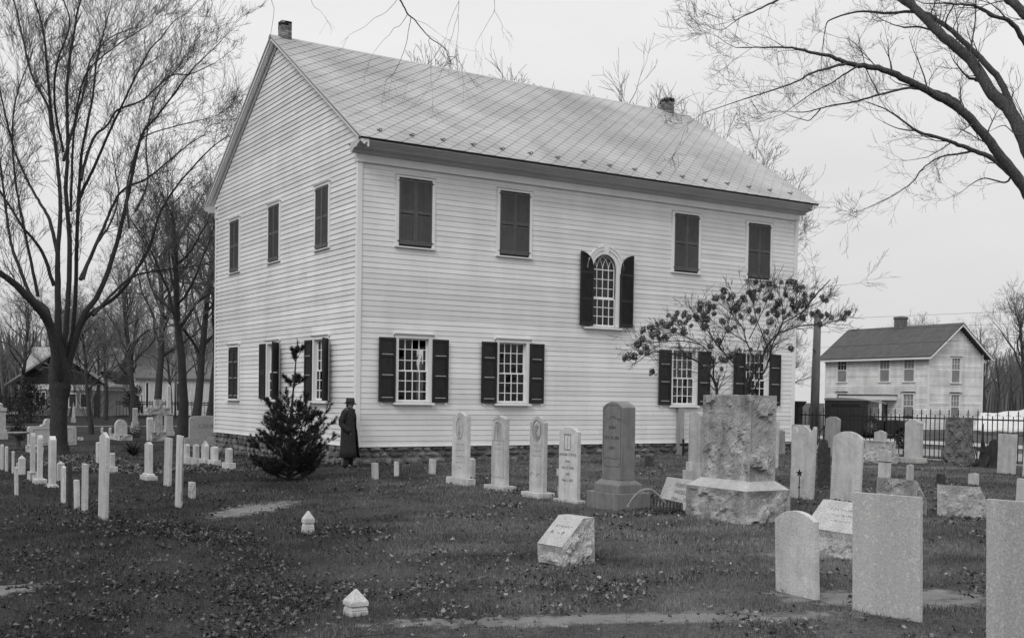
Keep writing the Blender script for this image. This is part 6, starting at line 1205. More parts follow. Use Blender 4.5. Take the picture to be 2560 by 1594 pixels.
traced_tree('maple_tree', 'great bare maple with many upright limbs at the left of the churchyard', LEFT_LIMBS, LEFT_BASE, 2.9, 1.75, 11, lev=3, up=.34, spread=.62, rmin=.0042, t_from=.26, wob=.22)
traced_tree('oak_tree', 'dark bare tree reaching long limbs in from the right edge', RIGHT_LIMBS, RIGHT_BASE, 2.3, .80, 12, lev=3, up=.3, spread=.75, mats=('barklight', 'twig'), rmin=.0017, t_from=.22, wob=.22)
traced_tree('elm_tree', 'tree whose thin drooping twigs hang over the church roof', TOP_LIMBS, TOP_BASE, 1.2, .40, 13, lev=1, up=-.35, spread=.6, rmin=.0009, t_from=.5, wob=.12)
# hydrangea tree with dried heads
HT = traced_tree('hydrangea_tree', 'low bare hydrangea tree covered in dark dried flower heads behind the massive monument', HYD_LIMBS, HYD_BASE, 12, .40, 14, lev=2, up=.25, spread=.55, rmin=.0028, t_from=.3, wob=.25)
hv = []
for q in range(4):
    g = np.random.default_rng(q + 40); V = []; F = []
    for i in range(150):
        d = unit(g.normal(0, 1, 3)); c = d * .085 * g.uniform(.5, 1.0) * np.array((1, 1, .9)); a = unit(np.cross(d, g.normal(0, 1, 3))); b_ = np.cross(d, a); s = g.uniform(.010, .018); k = len(V); tl_ = d * .4
        V += [c - a * s, c - b_ * s + tl_ * .012, c + a * s, c + b_ * s - tl_ * .01]; F.append((k, k + 1, k + 2, k + 3))
    hv.append(npmesh('flower_head', V, F, 'flower'))
for i, p in enumerate(HYD_HEADS):
    o = link('flower_head', hv[i % 4], HT); o.location = np.array(p) - np.array(HYD_BASE); s = rng.uniform(.62, 1.12); o.scale = (s, s, s * rng.uniform(.8, 1)); o.rotation_euler = (rng.uniform(0, 6), rng.uniform(0, 6), rng.uniform(0, 6))
# white pine
def pine():
    bx, by = -3.02, -3.35; T = thing('pine_tree', 'young white pine with whorled branches standing before the gable', 'pine tree', (bx, by, ground_z(bx, by)))
    g = np.random.default_rng(3); tr = Twigs(7); tr.add([(-.10, .03, -.1), (-.10, .03, .6), (-.08, .02, 1.2), (-.03, 0, 1.9), (.03, 0, 2.6), (.06, 0, 3.05)], [.05, .045, .034, .022, .013, .006]); tr.build('trunk', 'bark', T)
    V = []; F = []; br = Twigs(4)
    def tuft(c, d, ln, nn, rad=1.0):
        for i in range(nn):
            t = g.random(); q = c + d * ln * t; nd = unit(d * .9 + unit(g.normal(0, 1, 3)) * .95); s = unit(np.cross(nd, g.normal(0, 1, 3))) * .0042; L_ = g.uniform(.055, .10) * rad; k = len(V); V.extend([q - s, q + s, q + nd * L_]); F.append((k, k + 1, k + 2))
    levels = [(.04, .80, 9), (.12, .9, 9), (.25, 1.0, 10), (.42, 1.05, 10), (.62, 1.0, 9), (.82, 1.02, 8), (1.02, .9, 7), (1.24, .76, 7), (1.46, .64, 6), (2.02, .38, 5), (2.60, .24, 5)]
    for z, R_, n in levels:
        off = g.uniform(0, 6)
        for i in range(n):
            a = off + 2 * PI * i / n + g.normal(0, .15); L_ = R_ * g.uniform(.55, 1.12); xo = -.10 + z * .05
            up_ = -.06 if z < .3 else .10 if z < 1.5 else (.4 if z < 2.3 else 1.3); d = unit(np.array((math.cos(a), math.sin(a), up_ + g.normal(0, .08)))); p = np.array((xo, .01, z + g.normal(0, .035))); pts = [p]
            for s_ in range(5): d = unit(d + np.array((0, 0, .17)) + g.normal(0, .09, 3)); pts.append(pts[-1] + d * L_ / 5)
            br.add(pts, [.014, .012, .009, .007, .005, .004])
            nside = int(3 + 9 * R_)
            tuft(pts[-1], d, .06, 70); tuft(pts[-2], d, .2 * L_, 45)
            for s_ in range(nside):
                f = g.uniform(.28, 1); j = min(4, int(f * 5)); q = pts[j] + (pts[j + 1] - pts[j]) * (f * 5 - j); sd = unit(np.cross(d, (0, 0, 1)) * (1 if s_ % 2 else -1) * .9 + d * .7 + g.normal(0, .22, 3) + (0, 0, .15)); l2 = L_ * .30 * g.uniform(.5, 1.1) * (1.2 - f * .4); br.add([q, q + sd * l2 * .6, q + sd * l2], [.006, .005, .004]); tuft(q + sd * l2 * .35, sd, l2 * .7, int(34 + 50 * l2)); tuft(q + sd * l2, sd, .04, 34)
    tuft(np.array((.04, 0, 2.62)), np.array((.05, 0, 1.)), .42, 190, .9); tuft(np.array((-.0, 0, 2.1)), np.array((.05, 0, 1.)), .35, 90, .7)
    br.build('branches', 'bark', T); o = link('needles', npmesh('needles', V, F, 'needle'), T); o['kind'] = 'stuff'
pine()
def shrub(name, label, x, y, w, h, seed, mat='evergreen', n=2600, cat='shrub', leaf=.035):
    T = thing(name, label, cat, (x, y, ground_z(x, y))); g = np.random.default_rng(seed); V = []; F = []
    cl = [(g.uniform(-.5, .5) * w * .7, g.uniform(-.5, .5) * w * .7, g.uniform(.12, .8) * h, g.uniform(.16, .3) * w) for _ in range(10)]
    for i in range(n):
        cx, cy, cz, cr = cl[i % 10]; d = unit(g.normal(0, 1, 3)); c = np.array((cx, cy, cz)) + d * cr * g.uniform(.5, 1.1); c[2] = max(.02, c[2] * 1.0); a = unit(g.normal(0, 1, 3)); b_ = unit(np.cross(a, g.normal(0, 1, 3))); s = leaf * g.uniform(.5, 1.2); k = len(V); V += [c - a * s * .4, c - b_ * s * .3 + a * s * .4, c + a * s, c + b_ * s * .35]; F.append((k, k + 1, k + 2, k + 3))
    tw = Twigs(4)
    for i in range(10): cx, cy, cz, cr = cl[i]; tw.add([(0, 0, -.05), (cx * .5, cy * .5, cz * .5), (cx, cy, cz)], [.02, .012, .006])
    tw.build('stems', 'bark', T); o = link('foliage', npmesh('foliage', V, F, mat), T); o['kind'] = 'stuff'; return T
shrub('evergreen_shrub', 'dark spreading evergreen behind the wide curved monument', 0.3, 52.0, 5.2, 2.3, 1, leaf=.12, n=3400)
shrub('evergreen_shrub', 'upright dark evergreen against the bungalow porch', 1.4, 56.5, 2.0, 3.6, 2, leaf=.12, n=2400)
shrub('flower_urn', 'dark leafy plant in an urn beside the left edge monument', -4.2, 24.5, .9, 1.0, 3, leaf=.06, n=900, cat='plant')
shrub('evergreen_shrub', 'small dark conifer near the parked car', 10.5, 66.0, 2.2, 3.0, 4, leaf=.12, n=1500)
shrub('evergreen_shrub', 'low dark planting beside the round-headed stone', .95, 27.0, 1.2, .6, 6, leaf=.06, n=900)
# spiky plant
T = thing('spiky_plant', 'dark spiky yucca-like plant on the left lawn', 'plant', (-2.81, 11.3, ground_z(-2.8, 11.3))); b = MB(); g = random.Random(3)
for i in range(46):
    a = g.uniform(0, 6.28); e = g.uniform(.3, 1.5); l_ = g.uniform(.35, .72); dx, dy, dz = math.cos(a) * math.cos(e), math.sin(a) * math.cos(e), math.sin(e); b.tube([(0, 0, 0), (dx * l_ * .5, dy * l_ * .5, dz * l_ * .55), (dx * l_, dy * l_, dz * l_ * .85)], [.022, .016, .002], 3)
b.build('leaves', 'evergreen', T)
def twig_bush(x, y, h, label, seed):
    T = thing('bare_bush', label, 'bush', (x, y, ground_z(x, y))); g = np.random.default_rng(seed); t = Twigs(3)
    for i in range(16): a = g.uniform(0, 6.28); sprout(t, g, np.array((.1 * math.cos(a), .1 * math.sin(a), 0)), unit(np.array((.28 * math.cos(a), .28 * math.sin(a), 1))), .02, h * g.uniform(.7, 1), 2, .3, .35, 4, .008)
    t.build('stems', 'twig', T, False)
twig_bush(4.3, 51.5, 2.6, 'upright bare twiggy bush beside the statue-like stone', 7)
# ---- middle and far trees
MIDT0 = [ # x, y, height, trunk radius, variant, label
 (10.2, 39.0, 17.0, .34, 0, 'big bare tree with the straight dark trunk left of the church gable'),
 (7.9, 21.6, 15.0, .30, 1, 'bare tree with a thick forked trunk directly beside the church gable'),
 (13.2, 35.5, 16.0, .33, 2, 'straight trunk second from the church gable'),
 (12.4, 27.0, 16.5, .28, 0, 'dark trunk touching the church gable edge'),
 (3.4, 35.5, 10.0, .16, 1, 'slender tree with a low fork before the bungalow'),
 (13.5, 62.0, 14.0, .26, 2, 'leaning bare tree behind the bungalow roof'),
 (9.3, 48.0, 11.0, .15, 0, 'thin bare tree by the parked car')]
vars_ = [generic_tree('bare_tree', 'x', 15, .23, 21 + q, lev=5, kids=3, nl=10, rmin=.0062, fork=.40, wob=.2, spread=.8) for q in range(3)]
GT = 'bare trees beyond the left graves'
MIDT = [(5.3, 38.6, 17.0, 0, 0, MIDT0[0][5]), (1.3, 20.0, 14.5, 0, 1, MIDT0[1][5]), (5.5, 31.5, 16, 0, 2, MIDT0[2][5]), (3.5, 23.3, 14.5, 0, 0, MIDT0[3][5]), (0.1, 31.3, 8.5, 0, 1, MIDT0[4][5]), (7.0, 58.7, 11, 0, 2, MIDT0[5][5]), (8.1, 55.7, 12, 0, 0, MIDT0[6][5])]
used = set()
def place_tree(v, x, y, h, label, group, rz, gz=None, r=None):
    if v not in used: o = vars_[v]; used.add(v)
    else: o = copy_tree(vars_[v])
    s = h / 15.0; sx = s * (r or 1); o.location = (x, y, (ground_z(x, y) if gz is None else gz)); o.scale = (sx, sx, s); o.rotation_euler = (0, 0, rz); o['label'] = label; o['group'] = group; return o
for i, (x, y, h, r_, v, lab) in enumerate(MIDT): place_tree(v, x, y, h, lab, GT, i * 1.7, r=1.0)
GB = 'bare trees whose tops show above the church roof'
# tops over the roof: (px column, distance) resolved to ground positions
for i, (x, y, h, lab) in enumerate([(18.1, 28.5, 25.0, 'treetop showing above the near third of the ridge'), (22.2, 30.6, 24.8, 'treetop showing just right of the near treetop'), (29.8, 26.0, 24.5, 'treetop directly behind the far chimney'), (30.9, 32.4, 24.0, 'thin treetop left of the far chimney'), (22.0, 9.7, 15.8, 'tree rising behind the far verge of the roof'), (24.6, 10.4, 13.5, 'tree behind the lower end of the far verge'), (27.7, 20.3, 21.8, 'treetop right of the far chimney')]):
    place_tree(i % 3, x, y, h, lab, GB, 1 + i * 2.1)
GR_ = 'bare trees round the clapboard house'
for i, (x, y, h, lab) in enumerate([(61.0, 20.0, 12.5, 'tree rising behind the house gable peak'), (66.0, 17.0, 12.0, 'tree just right of the house roof'), (57.0, 9.0, 9.5, 'tree beside the right wall of the house'), (64.0, 9.5, 11.0, 'tree in the tangle right of the house'), (52.0, 3.5, 12.0, 'dark-trunked tree at the right picture edge'), (70.0, 14.0, 10.5, 'farther tree in the tangle right of the house'), (44.0, 27.5, 8.5, 'small tree between church and clapboard house'), (56.0, 38.0, 9.0, 'tree left behind the clapboard house'), (60.0, 6.5, 8.0, 'low tree in the tangle right of the house'), (75.0, 11.0, 9.5, 'far tree beyond the white canvas'), (73.0, 22.0, 10.0, 'far tree behind the house')]):
    place_tree((i + 1) % 3, x, y, h, lab, GR_, i * 1.3)
GL_ = 'bare trees in the far left distance'
ORD = ['first', 'second', 'third', 'fourth', 'fifth', 'sixth', 'seventh', 'eighth', 'ninth', 'tenth', 'eleventh', 'twelfth', 'thirteenth', 'fourteenth', 'fifteenth', 'sixteenth', 'seventeenth', 'eighteenth']
FAR_L = ['distant bare tree, %s from the left in the row behind the bungalow' % o_ for o_ in ORD] + ['nearer bare tree, %s from the left between bungalow and pale building' % o_ for o_ in ORD[:6]]
FAR_R = ['distant bare tree beyond the clapboard house, %s from the left' % o_ for o_ in ORD[:16]]
k = 0
for i in range(24):
    r_ = random.Random(i + 900); d = r_.uniform(95, 150) if i < 18 else r_.uniform(75, 95); s = -.46 + (i % 18) / 18 * .24 + r_.uniform(-.01, .01) if i < 18 else (-.45 + (i - 18) * .034)
    x = CAM.x + FW.x * d + RT.x * s * d; y = CAM.y + FW.y * d + RT.y * s * d
    if 74 < y < 90 and x < 19: y += 18
    place_tree(i % 3, x, y, r_.uniform(9, 15), FAR_L[i], GL_, i * .9)
for i in range(16):
    r_ = random.Random(i + 300); d = r_.uniform(100, 140); s = .36 + i / 16 * .2; x = CAM.x + FW.x * d + RT.x * s * d; y = CAM.y + FW.y * d + RT.y * s * d
    place_tree(i % 3, x, y, r_.uniform(8, 12), FAR_R[i], 'bare trees in the far right distance', i * .7)
# distant wooded rise: soft twiggy mass, haze put into its grey
g = np.random.default_rng(8); tw = Twigs(3)
for i in range(5200):
    s = g.uniform(-.62, -.05) if i % 3 else g.uniform(.33, .7); d = g.uniform(165, 260); x = CAM.x + FW.x * d + RT.x * s * d; y = CAM.y + FW.y * d + RT.y * s * d; h = g.uniform(4, 10.5) * (1 + .2 * math.sin(s * 40)); dx, dy = g.normal(0, 1.6, 2)
    tw.add([(x, y, -1.2), (x + dx * .4, y + dy * .4, h * .55), (x + dx, y + dy, h)], [.30, .22, .05])
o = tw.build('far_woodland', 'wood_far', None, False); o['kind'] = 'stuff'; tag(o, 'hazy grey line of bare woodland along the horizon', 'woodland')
# tree stump by the dark monument
T = thing('tree_stump', 'dark burnt hollow tree stump with spreading roots beside the dark rock monument', 'tree stump', (15.25, -7.75, ground_z(15.2, -7.6)), .3); T.scale = (.46, .46, .72)
b = MB(); n = 22; g = random.Random(2)
for k, (r_, z) in enumerate(((.95, -.1), (.78, .08), (.66, .3), (.62, .6), (.60, .85), (.50, .86), (.44, .45))):
    for j in range(n): a = 2 * PI * j / n; f = 1 + .13 * math.sin(3 * a + 1) + .08 * math.sin(7 * a) * (1 - z * .5) + g.uniform(-.03, .03); b.v.append((r_ * f * math.cos(a), r_ * f * math.sin(a), z + (.16 * math.sin(4 * a) + g.uniform(-.06, .06) if .8 < z < .9 else 0)))
for k in range(6):
    for j in range(n): q = k * n + j; q2 = k * n + (j + 1) % n; b.f.append((q, q2, q2 + n, q + n))
b.f.append(tuple(6 * n + j for j in range(n))); b.build('stump', 'stump', T)
b = MB(); b.tube([(-.62, .4, .9), (-.64, .42, 1.35), (-.60, .40, 1.62)], [.07, .05, .02], 6); b.tube([(-.6, .35, .55), (-.95, .75, .75)], [.05, .02], 5); b.build('broken_shoot', 'stump', T)
b = MB(); 
for a, l_ in ((2.2, 1.7), (3.0, 1.3), (3.9, 1.1), (1.2, 1.0)): b.tube([(.5 * math.cos(a), .5 * math.sin(a), .35), (.9 * math.cos(a), .9 * math.sin(a), .12), (l_ * math.cos(a + .1), l_ * math.sin(a + .1), -.03)], [.16, .10, .03], 7)
b.build('root', 'stump', T, smooth=True)

# ============================================================ IRON FENCE
FT = thing('iron_fence', 'black wrought iron picket fence with spear finials along the right of the churchyard', 'fence', (16.67, 0, -.38))
FY1, FY0 = 1.6, -12.4
MB().box(-.022, .022, FY0, FY1, 1.225, 1.265).build('rail', 'iron', FT); MB().box(-.02, .02, FY0, FY1, .04, .065).build('rail', 'iron', FT)
spear = MB().box(-.010, .010, -.010, .010, .0, 1.42).lathe([(.009, 1.36), (.018, 1.375), (.009, 1.40), (.008, 1.42), (.022, 1.445), (.014, 1.47), (.002, 1.53)], 6).tube([(0, 0, 1.36), (0, .03, 1.385), (0, .058, 1.375), (0, .074, 1.345)], .0055, 4).tube([(0, 0, 1.36), (0, -.03, 1.385), (0, -.058, 1.375), (0, -.074, 1.345)], .0055, 4).mesh('picket', 'iron')
short = MB().box(-.010, .010, -.010, .010, .0, 1.352).mesh('picket', 'iron')
n = int((FY1 - FY0) / .156)
for i in range(n): o = link('picket', spear if i % 2 == 0 else short, FT); o.location = (rng.uniform(-.004, .004), FY1 - .1 - i * .156, 0); o.rotation_euler = (rng.uniform(-.006, .006), 0, 0)
b = MB()
for y in (FY1 - 2.6 - k * 2.5 for k in range(5)): b.tube([(0, y, -.1), (0, y, 1.30)], .018, 6); b.tube([(0, y, 1.2), (.5, y, 0)], .012, 5)
b.build('brace', 'iron', FT)
T = thing('fence_post', 'square dark iron gate post with a flared cap at the church end of the fence', 'gate post', (16.67, .42, -.38)); MB().box(-.11, .11, -.11, .11, -.1, 1.52).build('post', 'iron', T, bevel=.01, fix=True); MB().frust(-.12, .12, -.12, .12, 1.521, -.19, .19, -.19, .19, 1.66).box(-.19, .19, -.19, .19, 1.661, 1.70).build('cap', 'iron', T, fix=True)
MB().box(16.50, 16.84, FY0, FY1, -.6, -.345).build('fence_footing', 'walkm', FT).location = (-16.67, 0, .38)
# far left iron fence and gate
LF = thing('iron_fence', 'low dark iron fence between the left graves and the street', 'fence', (0, 0, 0))
P0 = Vector((9.0, 64.0, 0)); P1 = Vector((34, 52, 0)); n = 110; gz_ = -.8; me = MB().box(-.015, .015, -.015, .015, 0, 1.45).mesh('picket', 'iron')
for i in range(n): o = link('picket', me, LF); p = P0.lerp(P1, i / (n - 1)); o.location = (p.x, p.y, gz_)
b = MB()
for z in (.15, 1.15, 1.3): b.tube([(P0.x, P0.y, gz_ + z), (P1.x, P1.y, gz_ + z)], .04, 4)
b.build('rail', 'iron', LF)
T = thing('iron_gate', 'pair of dark iron gate posts by the bungalow', 'gate', (6.6, 66.5, -.82), -.5)
for x in (-1.3, 1.3, 1.6): MB().box(x - .06, x + .06, -.06, .06, -.1, 1.9).build('post', 'iron', T)
b = MB(); 
for i in range(4): b.box(1.3 + i * .1 - .01, 1.3 + i * .1 + .01, -.01, .01, .1, 1.7)
b.box(1.3, 1.6, -.02, .02, 1.5, 1.56).build('gate_leaf', 'iron', T)

# ============================================================ CLAPBOARD HOUSE (right)
HT_ = thing('clapboard_house', 'two-storey clapboard house with dark shingle roof across the street', 'house', (48.83, 19.03, -.533), R(-4))
FL, GW, HE, HR = 8.93, 5.11, 5.03, 6.95
MB().box(.06, GW - .06, .06, FL - .06, 0, HE).build('wall', 'mortar', HT_)
g = MB(); g.prism([(.06, HE), (GW - .06, HE), (GW / 2, HR - .12)], .06, .14, 'y'); g.prism([(.06, HE), (GW - .06, HE), (GW / 2, HR - .12)], FL - .14, FL - .06, 'y'); g.build('gable_wall', 'mortar', HT_, fix=True)
ch = .152
fw = [(6.87, 7.87), (3.12, 4.1), (1.1, 2.1)]; wins = [(a, b_, 3.18, 4.88) for a, b_ in fw] + [(a, b_, .75, 2.50) for a, b_ in (fw[0], fw[2])] + [(4.6, 5.5, .1, 2.2)]
gws = [(2.02, 2.98, 3.15, 4.85), (2.02, 2.98, .75, 2.5)]
for i in range(int(HE / ch) + 1):
    z0, z1 = i * ch, min((i + 1) * ch, HE); cuts = sorted((a, b_) for a, b_, c0, c1 in wins if z1 > c0 + .05 and z0 < c1 - .05)
    b = MB(); c = .1
    for p, q in cuts + [(FL - .1, FL)]:
        if p > c: b.prism([(0.055, z0), (0.02, z0), (0.045, z1 - .004), (0.055, z1 - .004)], c, p, 'y')
        c = max(c, q)
    if b.v: b.build('clapboard', 'houseclap', HT_, fix=True)
for i in range(int((HR - .2) / ch)):
    z0, z1 = i * ch, (i + 1) * ch; a0, a1 = .08, GW - .08
    if z1 > HE: k = (z1 - HE) / (HR - HE) * GW / 2; a0, a1 = k + .06, GW - k - .06
    if a1 - a0 < .15: break
    cuts = sorted((p, q) for p, q, c0, c1 in gws if z1 > c0 + .05 and z0 < c1 - .05); b = MB(); c = a0
    for p, q in cuts + [(a1, a1 + .1)]:
        if p > c: b.prism([(0.055, z0), (0.02, z0), (0.045, z1 - .004), (0.055, z1 - .004)], c, p, 'x')
        c = max(c, q)
    b.build('clapboard', 'houseclap', HT_, fix=True)
for x, y in ((.0, .0), (.0, FL - .1), (GW - .1, 0)): MB().box(x - .0, x + .1, y - .0, y + .1, 0, HE + .05).build('corner_board', 'trim', HT_)
def hwin(parent, a, b_, z0, z1, side, open_=False):
    def bx(m, u0, u1, d0, d1, w0, w1): return m.box(d0, d1, u0, u1, w0, w1) if side == 'front' else m.box(u0, u1, d0, d1, w0, w1)
    m = MB(); fr = .10
    bx(m, a, a + fr, .0, .06, z0, z1); bx(m, b_ - fr, b_, .0, .06, z0, z1); bx(m, a - .04, b_ + .04, -.02, .06, z1 - fr, z1); bx(m, a - .04, b_ + .04, -.05, .06, z0 - .02, z0 + .06); W = m.build('window', 'trim', parent)
    zm = (z0 + z1) / 2; m = MB()
    bx(m, a + fr, b_ - fr, .03, .055, zm - .03, zm + .03)
    for u in (1 / 3, 2 / 3): c = a + fr + (b_ - a - 2 * fr) * u; bx(m, c - .012, c + .012, .032, .05, zm, z1 - fr)
    bx(m, a + fr, b_ - fr, .031, .051, (zm + z1 - fr) / 2 - .012, (zm + z1 - fr) / 2 + .012); m.build('sash', 'sash', W)
    m = MB(); bx(m, a + fr, b_ - fr, .056, .058, zm, z1 - fr); m.build('pane', 'darkglass' if side == 'front' and a > 6 else 'houseglass', W)
    m = MB(); bx(m, a + fr, b_ - fr, .0565, .059, z0 + .06, zm); m.build('pane', 'houseglass', W)
    m = MB(); bx(m, a - .08, b_ + .08, -.06, .02, z1 + .001, z1 + .04); m.build('head_cap', 'houseroof', W)
for a, b_, c0, c1 in wins[:5]: hwin(HT_, a, b_, c0, c1, 'front')
for a, b_, c0, c1 in gws: hwin(HT_, a, b_, c0, c1, 'gable')
D = MB().box(.0, .058, 4.6, 5.5, .1, 2.2).build('door', 'darkshingle', HT_)
MB().box(.02, .055, 1.2, 2.0, .62, 1.0).build('basement_window', 'darkglass', HT_)
b = MB(); ov = .38
for s in (0, 1):
    xa, xb = (-ov, GW / 2) if s == 0 else (GW + ov, GW / 2); za = HE - ov * (HR - HE) / (GW / 2); b.prism([(xa, za), (xb, HR), (xb, HR + .09), (xa, za + .09)], -.42, FL + .42, 'y')
b.build('roof', 'houseroof', HT_, fix=True)
b = MB(); za = HE - ov * (HR - HE) / (GW / 2)
for yy in (-.43, FL + .40):
    b.prism([(-ov, za - .13), (GW / 2, HR - .14), (GW / 2, HR - .01), (-ov, za)], yy, yy + .03, 'y'); b.prism([(GW + ov, za - .13), (GW / 2, HR - .14), (GW / 2, HR - .01), (GW + ov, za)], yy, yy + .03, 'y')
b.box(-ov - .02, -ov + .02, -.43, FL + .43, za - .12, za - .004).build('fascia', 'trim', HT_, fix=True)
c = MB().box(GW / 2 - .3, GW / 2 + .3, 4.3, 4.95, HR - .4, HR + .75).box(GW / 2 - .34, GW / 2 + .34, 4.26, 4.99, HR + .58, HR + .72).build('chimney', 'brick', HT_, bevel=.02, fix=True)
PB = MB(); PB.box(-1.5, .0, 2.46, 6.25, 2.30, 2.36).build('porch_roof', 'darkshingle', HT_); MB().box(-1.45, -.02, 2.5, 6.2, 2.0, 2.295).build('porch_frieze', 'trim', HT_)
for y in (2.6, 3.5, 4.4, 6.05): MB().box(-1.4, -1.28, y, y + .12, 0, 1.998).build('porch_post', 'trim', HT_)
MB().box(-1.5, .02, 2.4, 6.3, -.1, .1).build('porch_floor', 'darkshingle', HT_)
T = thing('white_canvas', 'large white canvas sheet draped over a line right of the clapboard house', 'canvas', (44.4, 12.4, -.45), R(-74)); b = MB(); n = 16; m = 6
for i in range(n + 1):
    for j in range(m + 1): u = i / n; v = j / m; b.v.append((u * 4.2, -v * 1.3 + .08 * math.sin(u * 17 + v * 2), (1.22 + .72 * u ** 1.3 - .08 * math.sin(PI * u)) * (1 - v) + .25 * v + .03 * math.sin(u * 23)))
for i in range(n):
    for j in range(m): q = i * (m + 1) + j; b.f.append((q, q + m + 1, q + m + 2, q + 1))
o = b.build('sheet', 'canvas', T, smooth=True); o.modifiers.new('t', 'SOLIDIFY').thickness = .03
MB().tube([(0, 0, -.2), (0, 0, 1.25)], .03, 6).tube([(4.2, 0, -.2), (4.2, 0, 1.98)], .04, 6).build('support_pole', 'pole', T)
# utility pole with wires
def wood_pole(x, y, h, label, r_=.14, arm=False):
    T = thing('utility_pole', label, 'utility pole', (x, y, ground_z(x, y)), .4); MB().tube([(0, 0, -.3), (.05, 0, h * .5), (.14 if h > 5 else 0, 0, h)], [r_ * 1.1, r_, r_ * .8], 12).build('pole', 'pole', T, smooth=True)
    if arm: MB().box(-1.1, 1.1, -.05, .05, h - .7, h - .58).build('crossarm', 'pole', T)
    else: MB().tube([(0, 0, h * .7), (-.35, 0, h * .72)], .02, 5).build('step_iron', 'iron', T)
    return T
wood_pole(21.5, 4.0, 5.15, 'plain wooden utility pole standing between church and clapboard house', .165)
wood_pole(15.4, 70.0, 9.5, 'thin dark pole among the far left trees', .09, True)
T = thing('overhead_wire', 'thin wires slung past the pole above the clapboard house', 'wires'); b = MB()
for z in (4.5, 4.0, 3.4): b.tube([(21.5, 4.0, z), (34, 1, z + .9), (60, -6, z + 3.6)], .006, 3)
b.build('wire', 'iron', T)

# ============================================================ DELIVERY TRUCK (heading towards -y)
TK = thing('panel_truck', 'black 1920s delivery truck with a pale curved roof parked behind the fence', 'truck', (22.2, 1.26, ground_z(22.0, 1.4) + .02), R(33))
hw = .80
def side_prof(pts, x0, x1, nm_, mt, bv=.015): return MB().prism(pts, x0, x1, 'x').build(nm_, mt, TK, bevel=bv, fix=True)
side_prof([(.62, .48), (2.05, .48), (2.05, 1.72), (.55, 1.72), (.50, 1.0)], -hw, hw, 'cargo_body', 'truck')
side_prof([(2.07, 1.721), (2.07, 1.80), (1.5, 1.84), (1.0, 1.82), (.4, 1.74), (.02, 1.66), (.0, 1.63), (.4, 1.68), (.55, 1.721)], -hw - .05, hw + .05, 'roof', 'truckroof')
b = MB(); b.box(-hw + .02, -hw + .08, -.02, .04, 1.0, 1.66).box(hw - .08, hw - .02, -.02, .04, 1.0, 1.66).box(-hw + .02, hw - .02, -.01, .03, 1.60, 1.66); b.build('windscreen_frame', 'truck', TK); MB().box(-hw + .08, hw - .08, .005, .012, 1.02, 1.6).build('windscreen', 'glass', TK)
side_prof([(-.02, .50), (.62, .50), (.62, 1.02), (-.02, 1.02)], -hw + .04, hw - .04, 'door', 'truck')
side_prof([(-1.02, .55), (-.021, .50), (-.021, 1.03), (-.4, 1.04), (-1.0, .98), (-1.04, .95)], -.36, .36, 'bonnet', 'truck', .05)
MB().box(-.33, .33, -1.09, -1.045, .52, .98).build('radiator', 'chrome', TK, bevel=.02, fix=True)
b = MB()
for s in (-1, 1):
    xs_ = (s * .40, s * .82); pts = []
    for k in range(9): a = PI * (k / 8); pts.append((-.80 - .46 * math.cos(a) * 1.0, .36 + .44 * math.sin(a)))
    outer = [(p[0], p[1] + .03) for p in pts]
    for k in range(8): b.prism([pts[k], pts[k + 1], outer[k + 1], outer[k]], min(xs_), max(xs_), 'x')
    b.prism([(-.34, .36), (.9, .34), (.9, .37), (-.34, .39)], min(xs_), max(xs_), 'x')
    pts = [(1.75 - .48 * math.cos(PI * k / 8), .36 + .46 * math.sin(PI * k / 8)) for k in range(9)]
    for k in range(8): b.prism([pts[k], pts[k + 1], (pts[k + 1][0], pts[k + 1][1] + .03), (pts[k][0], pts[k][1] + .03)], min(s * .70, s * .88), max(s * .70, s * .88), 'x')
b.build('mudguard', 'truckroof' if False else 'truck', TK, fix=True)
def wheel(parent, x, y, z, r_=.34):
    b = MB(); n = 24
    for k, (rr, dx) in enumerate(((r_ - .09, -.05), (r_, -.055), (r_ + .01, 0), (r_, .055), (r_ - .09, .05))):
        for j in range(n): a = 2 * PI * j / n; b.v.append((dx, rr * math.cos(a), rr * math.sin(a)))
    for k in range(4):
        for j in range(n): q = k * n + j; q2 = k * n + (j + 1) % n; b.f.append((q, q2, q2 + n, q + n))
    W = b.build('wheel', 'rubber', parent, smooth=True); W.location = (x, y, z)
    b = MB(); b.tube([(-.07, 0, 0), (.07, 0, 0)], .06, 12)
    for j in range(12): a = 2 * PI * j / 12; b.tube([(0, .04 * math.cos(a), .04 * math.sin(a)), (0, (r_ - .08) * math.cos(a), (r_ - .08) * math.sin(a))], .016, 5)
    b.tube([(0, (r_ - .075) * math.cos(2 * PI * j / 24), (r_ - .075) * math.sin(2 * PI * j / 24)) for j in range(25)], .02, 6); b.build('spoked_rim', 'pole', W); return W
for x in (-.68, .68):
    for y in (-.80, 1.75): wheel(TK, x, y, .33)
wheel(TK, -.86, .38, .80, .32)['label'] = 'spare wheel on the running board'
for s in (-1, 1):
    b = MB().lathe([(.02, .0), (.09, .02), (.125, .09), (.13, .11)], 16); o = b.build('headlight', 'truck', TK, smooth=True); o.matrix_local = Matrix.Translation((s * .48, -.95, .92)) @ Matrix.Rotation(R(90), 4, 'X'); l_ = MB().lathe([(.125, 0), (.11, .02), (.02, .035)], 16).build('lens', 'chrome', o, smooth=True); l_.location = (0, 0, .105)
MB().box(-.75, .75, -1.24, -1.20, .38, .44).tube([(-.4, -1.2, .41), (-.4, -.9, .45)], .02, 5).tube([(.4, -1.2, .41), (.4, -.9, .45)], .02, 5).build('bumper', 'iron', TK)
b = MB()
for k in range(4): b.box(-hw - .012, -hw - .001, .64 + k * .46, .67 + k * .46, .5, 1.70)
for z in (.55, 1.02, 1.48): b.box(-hw - .010, -hw - .002, .62, 2.04, z, z + .025)
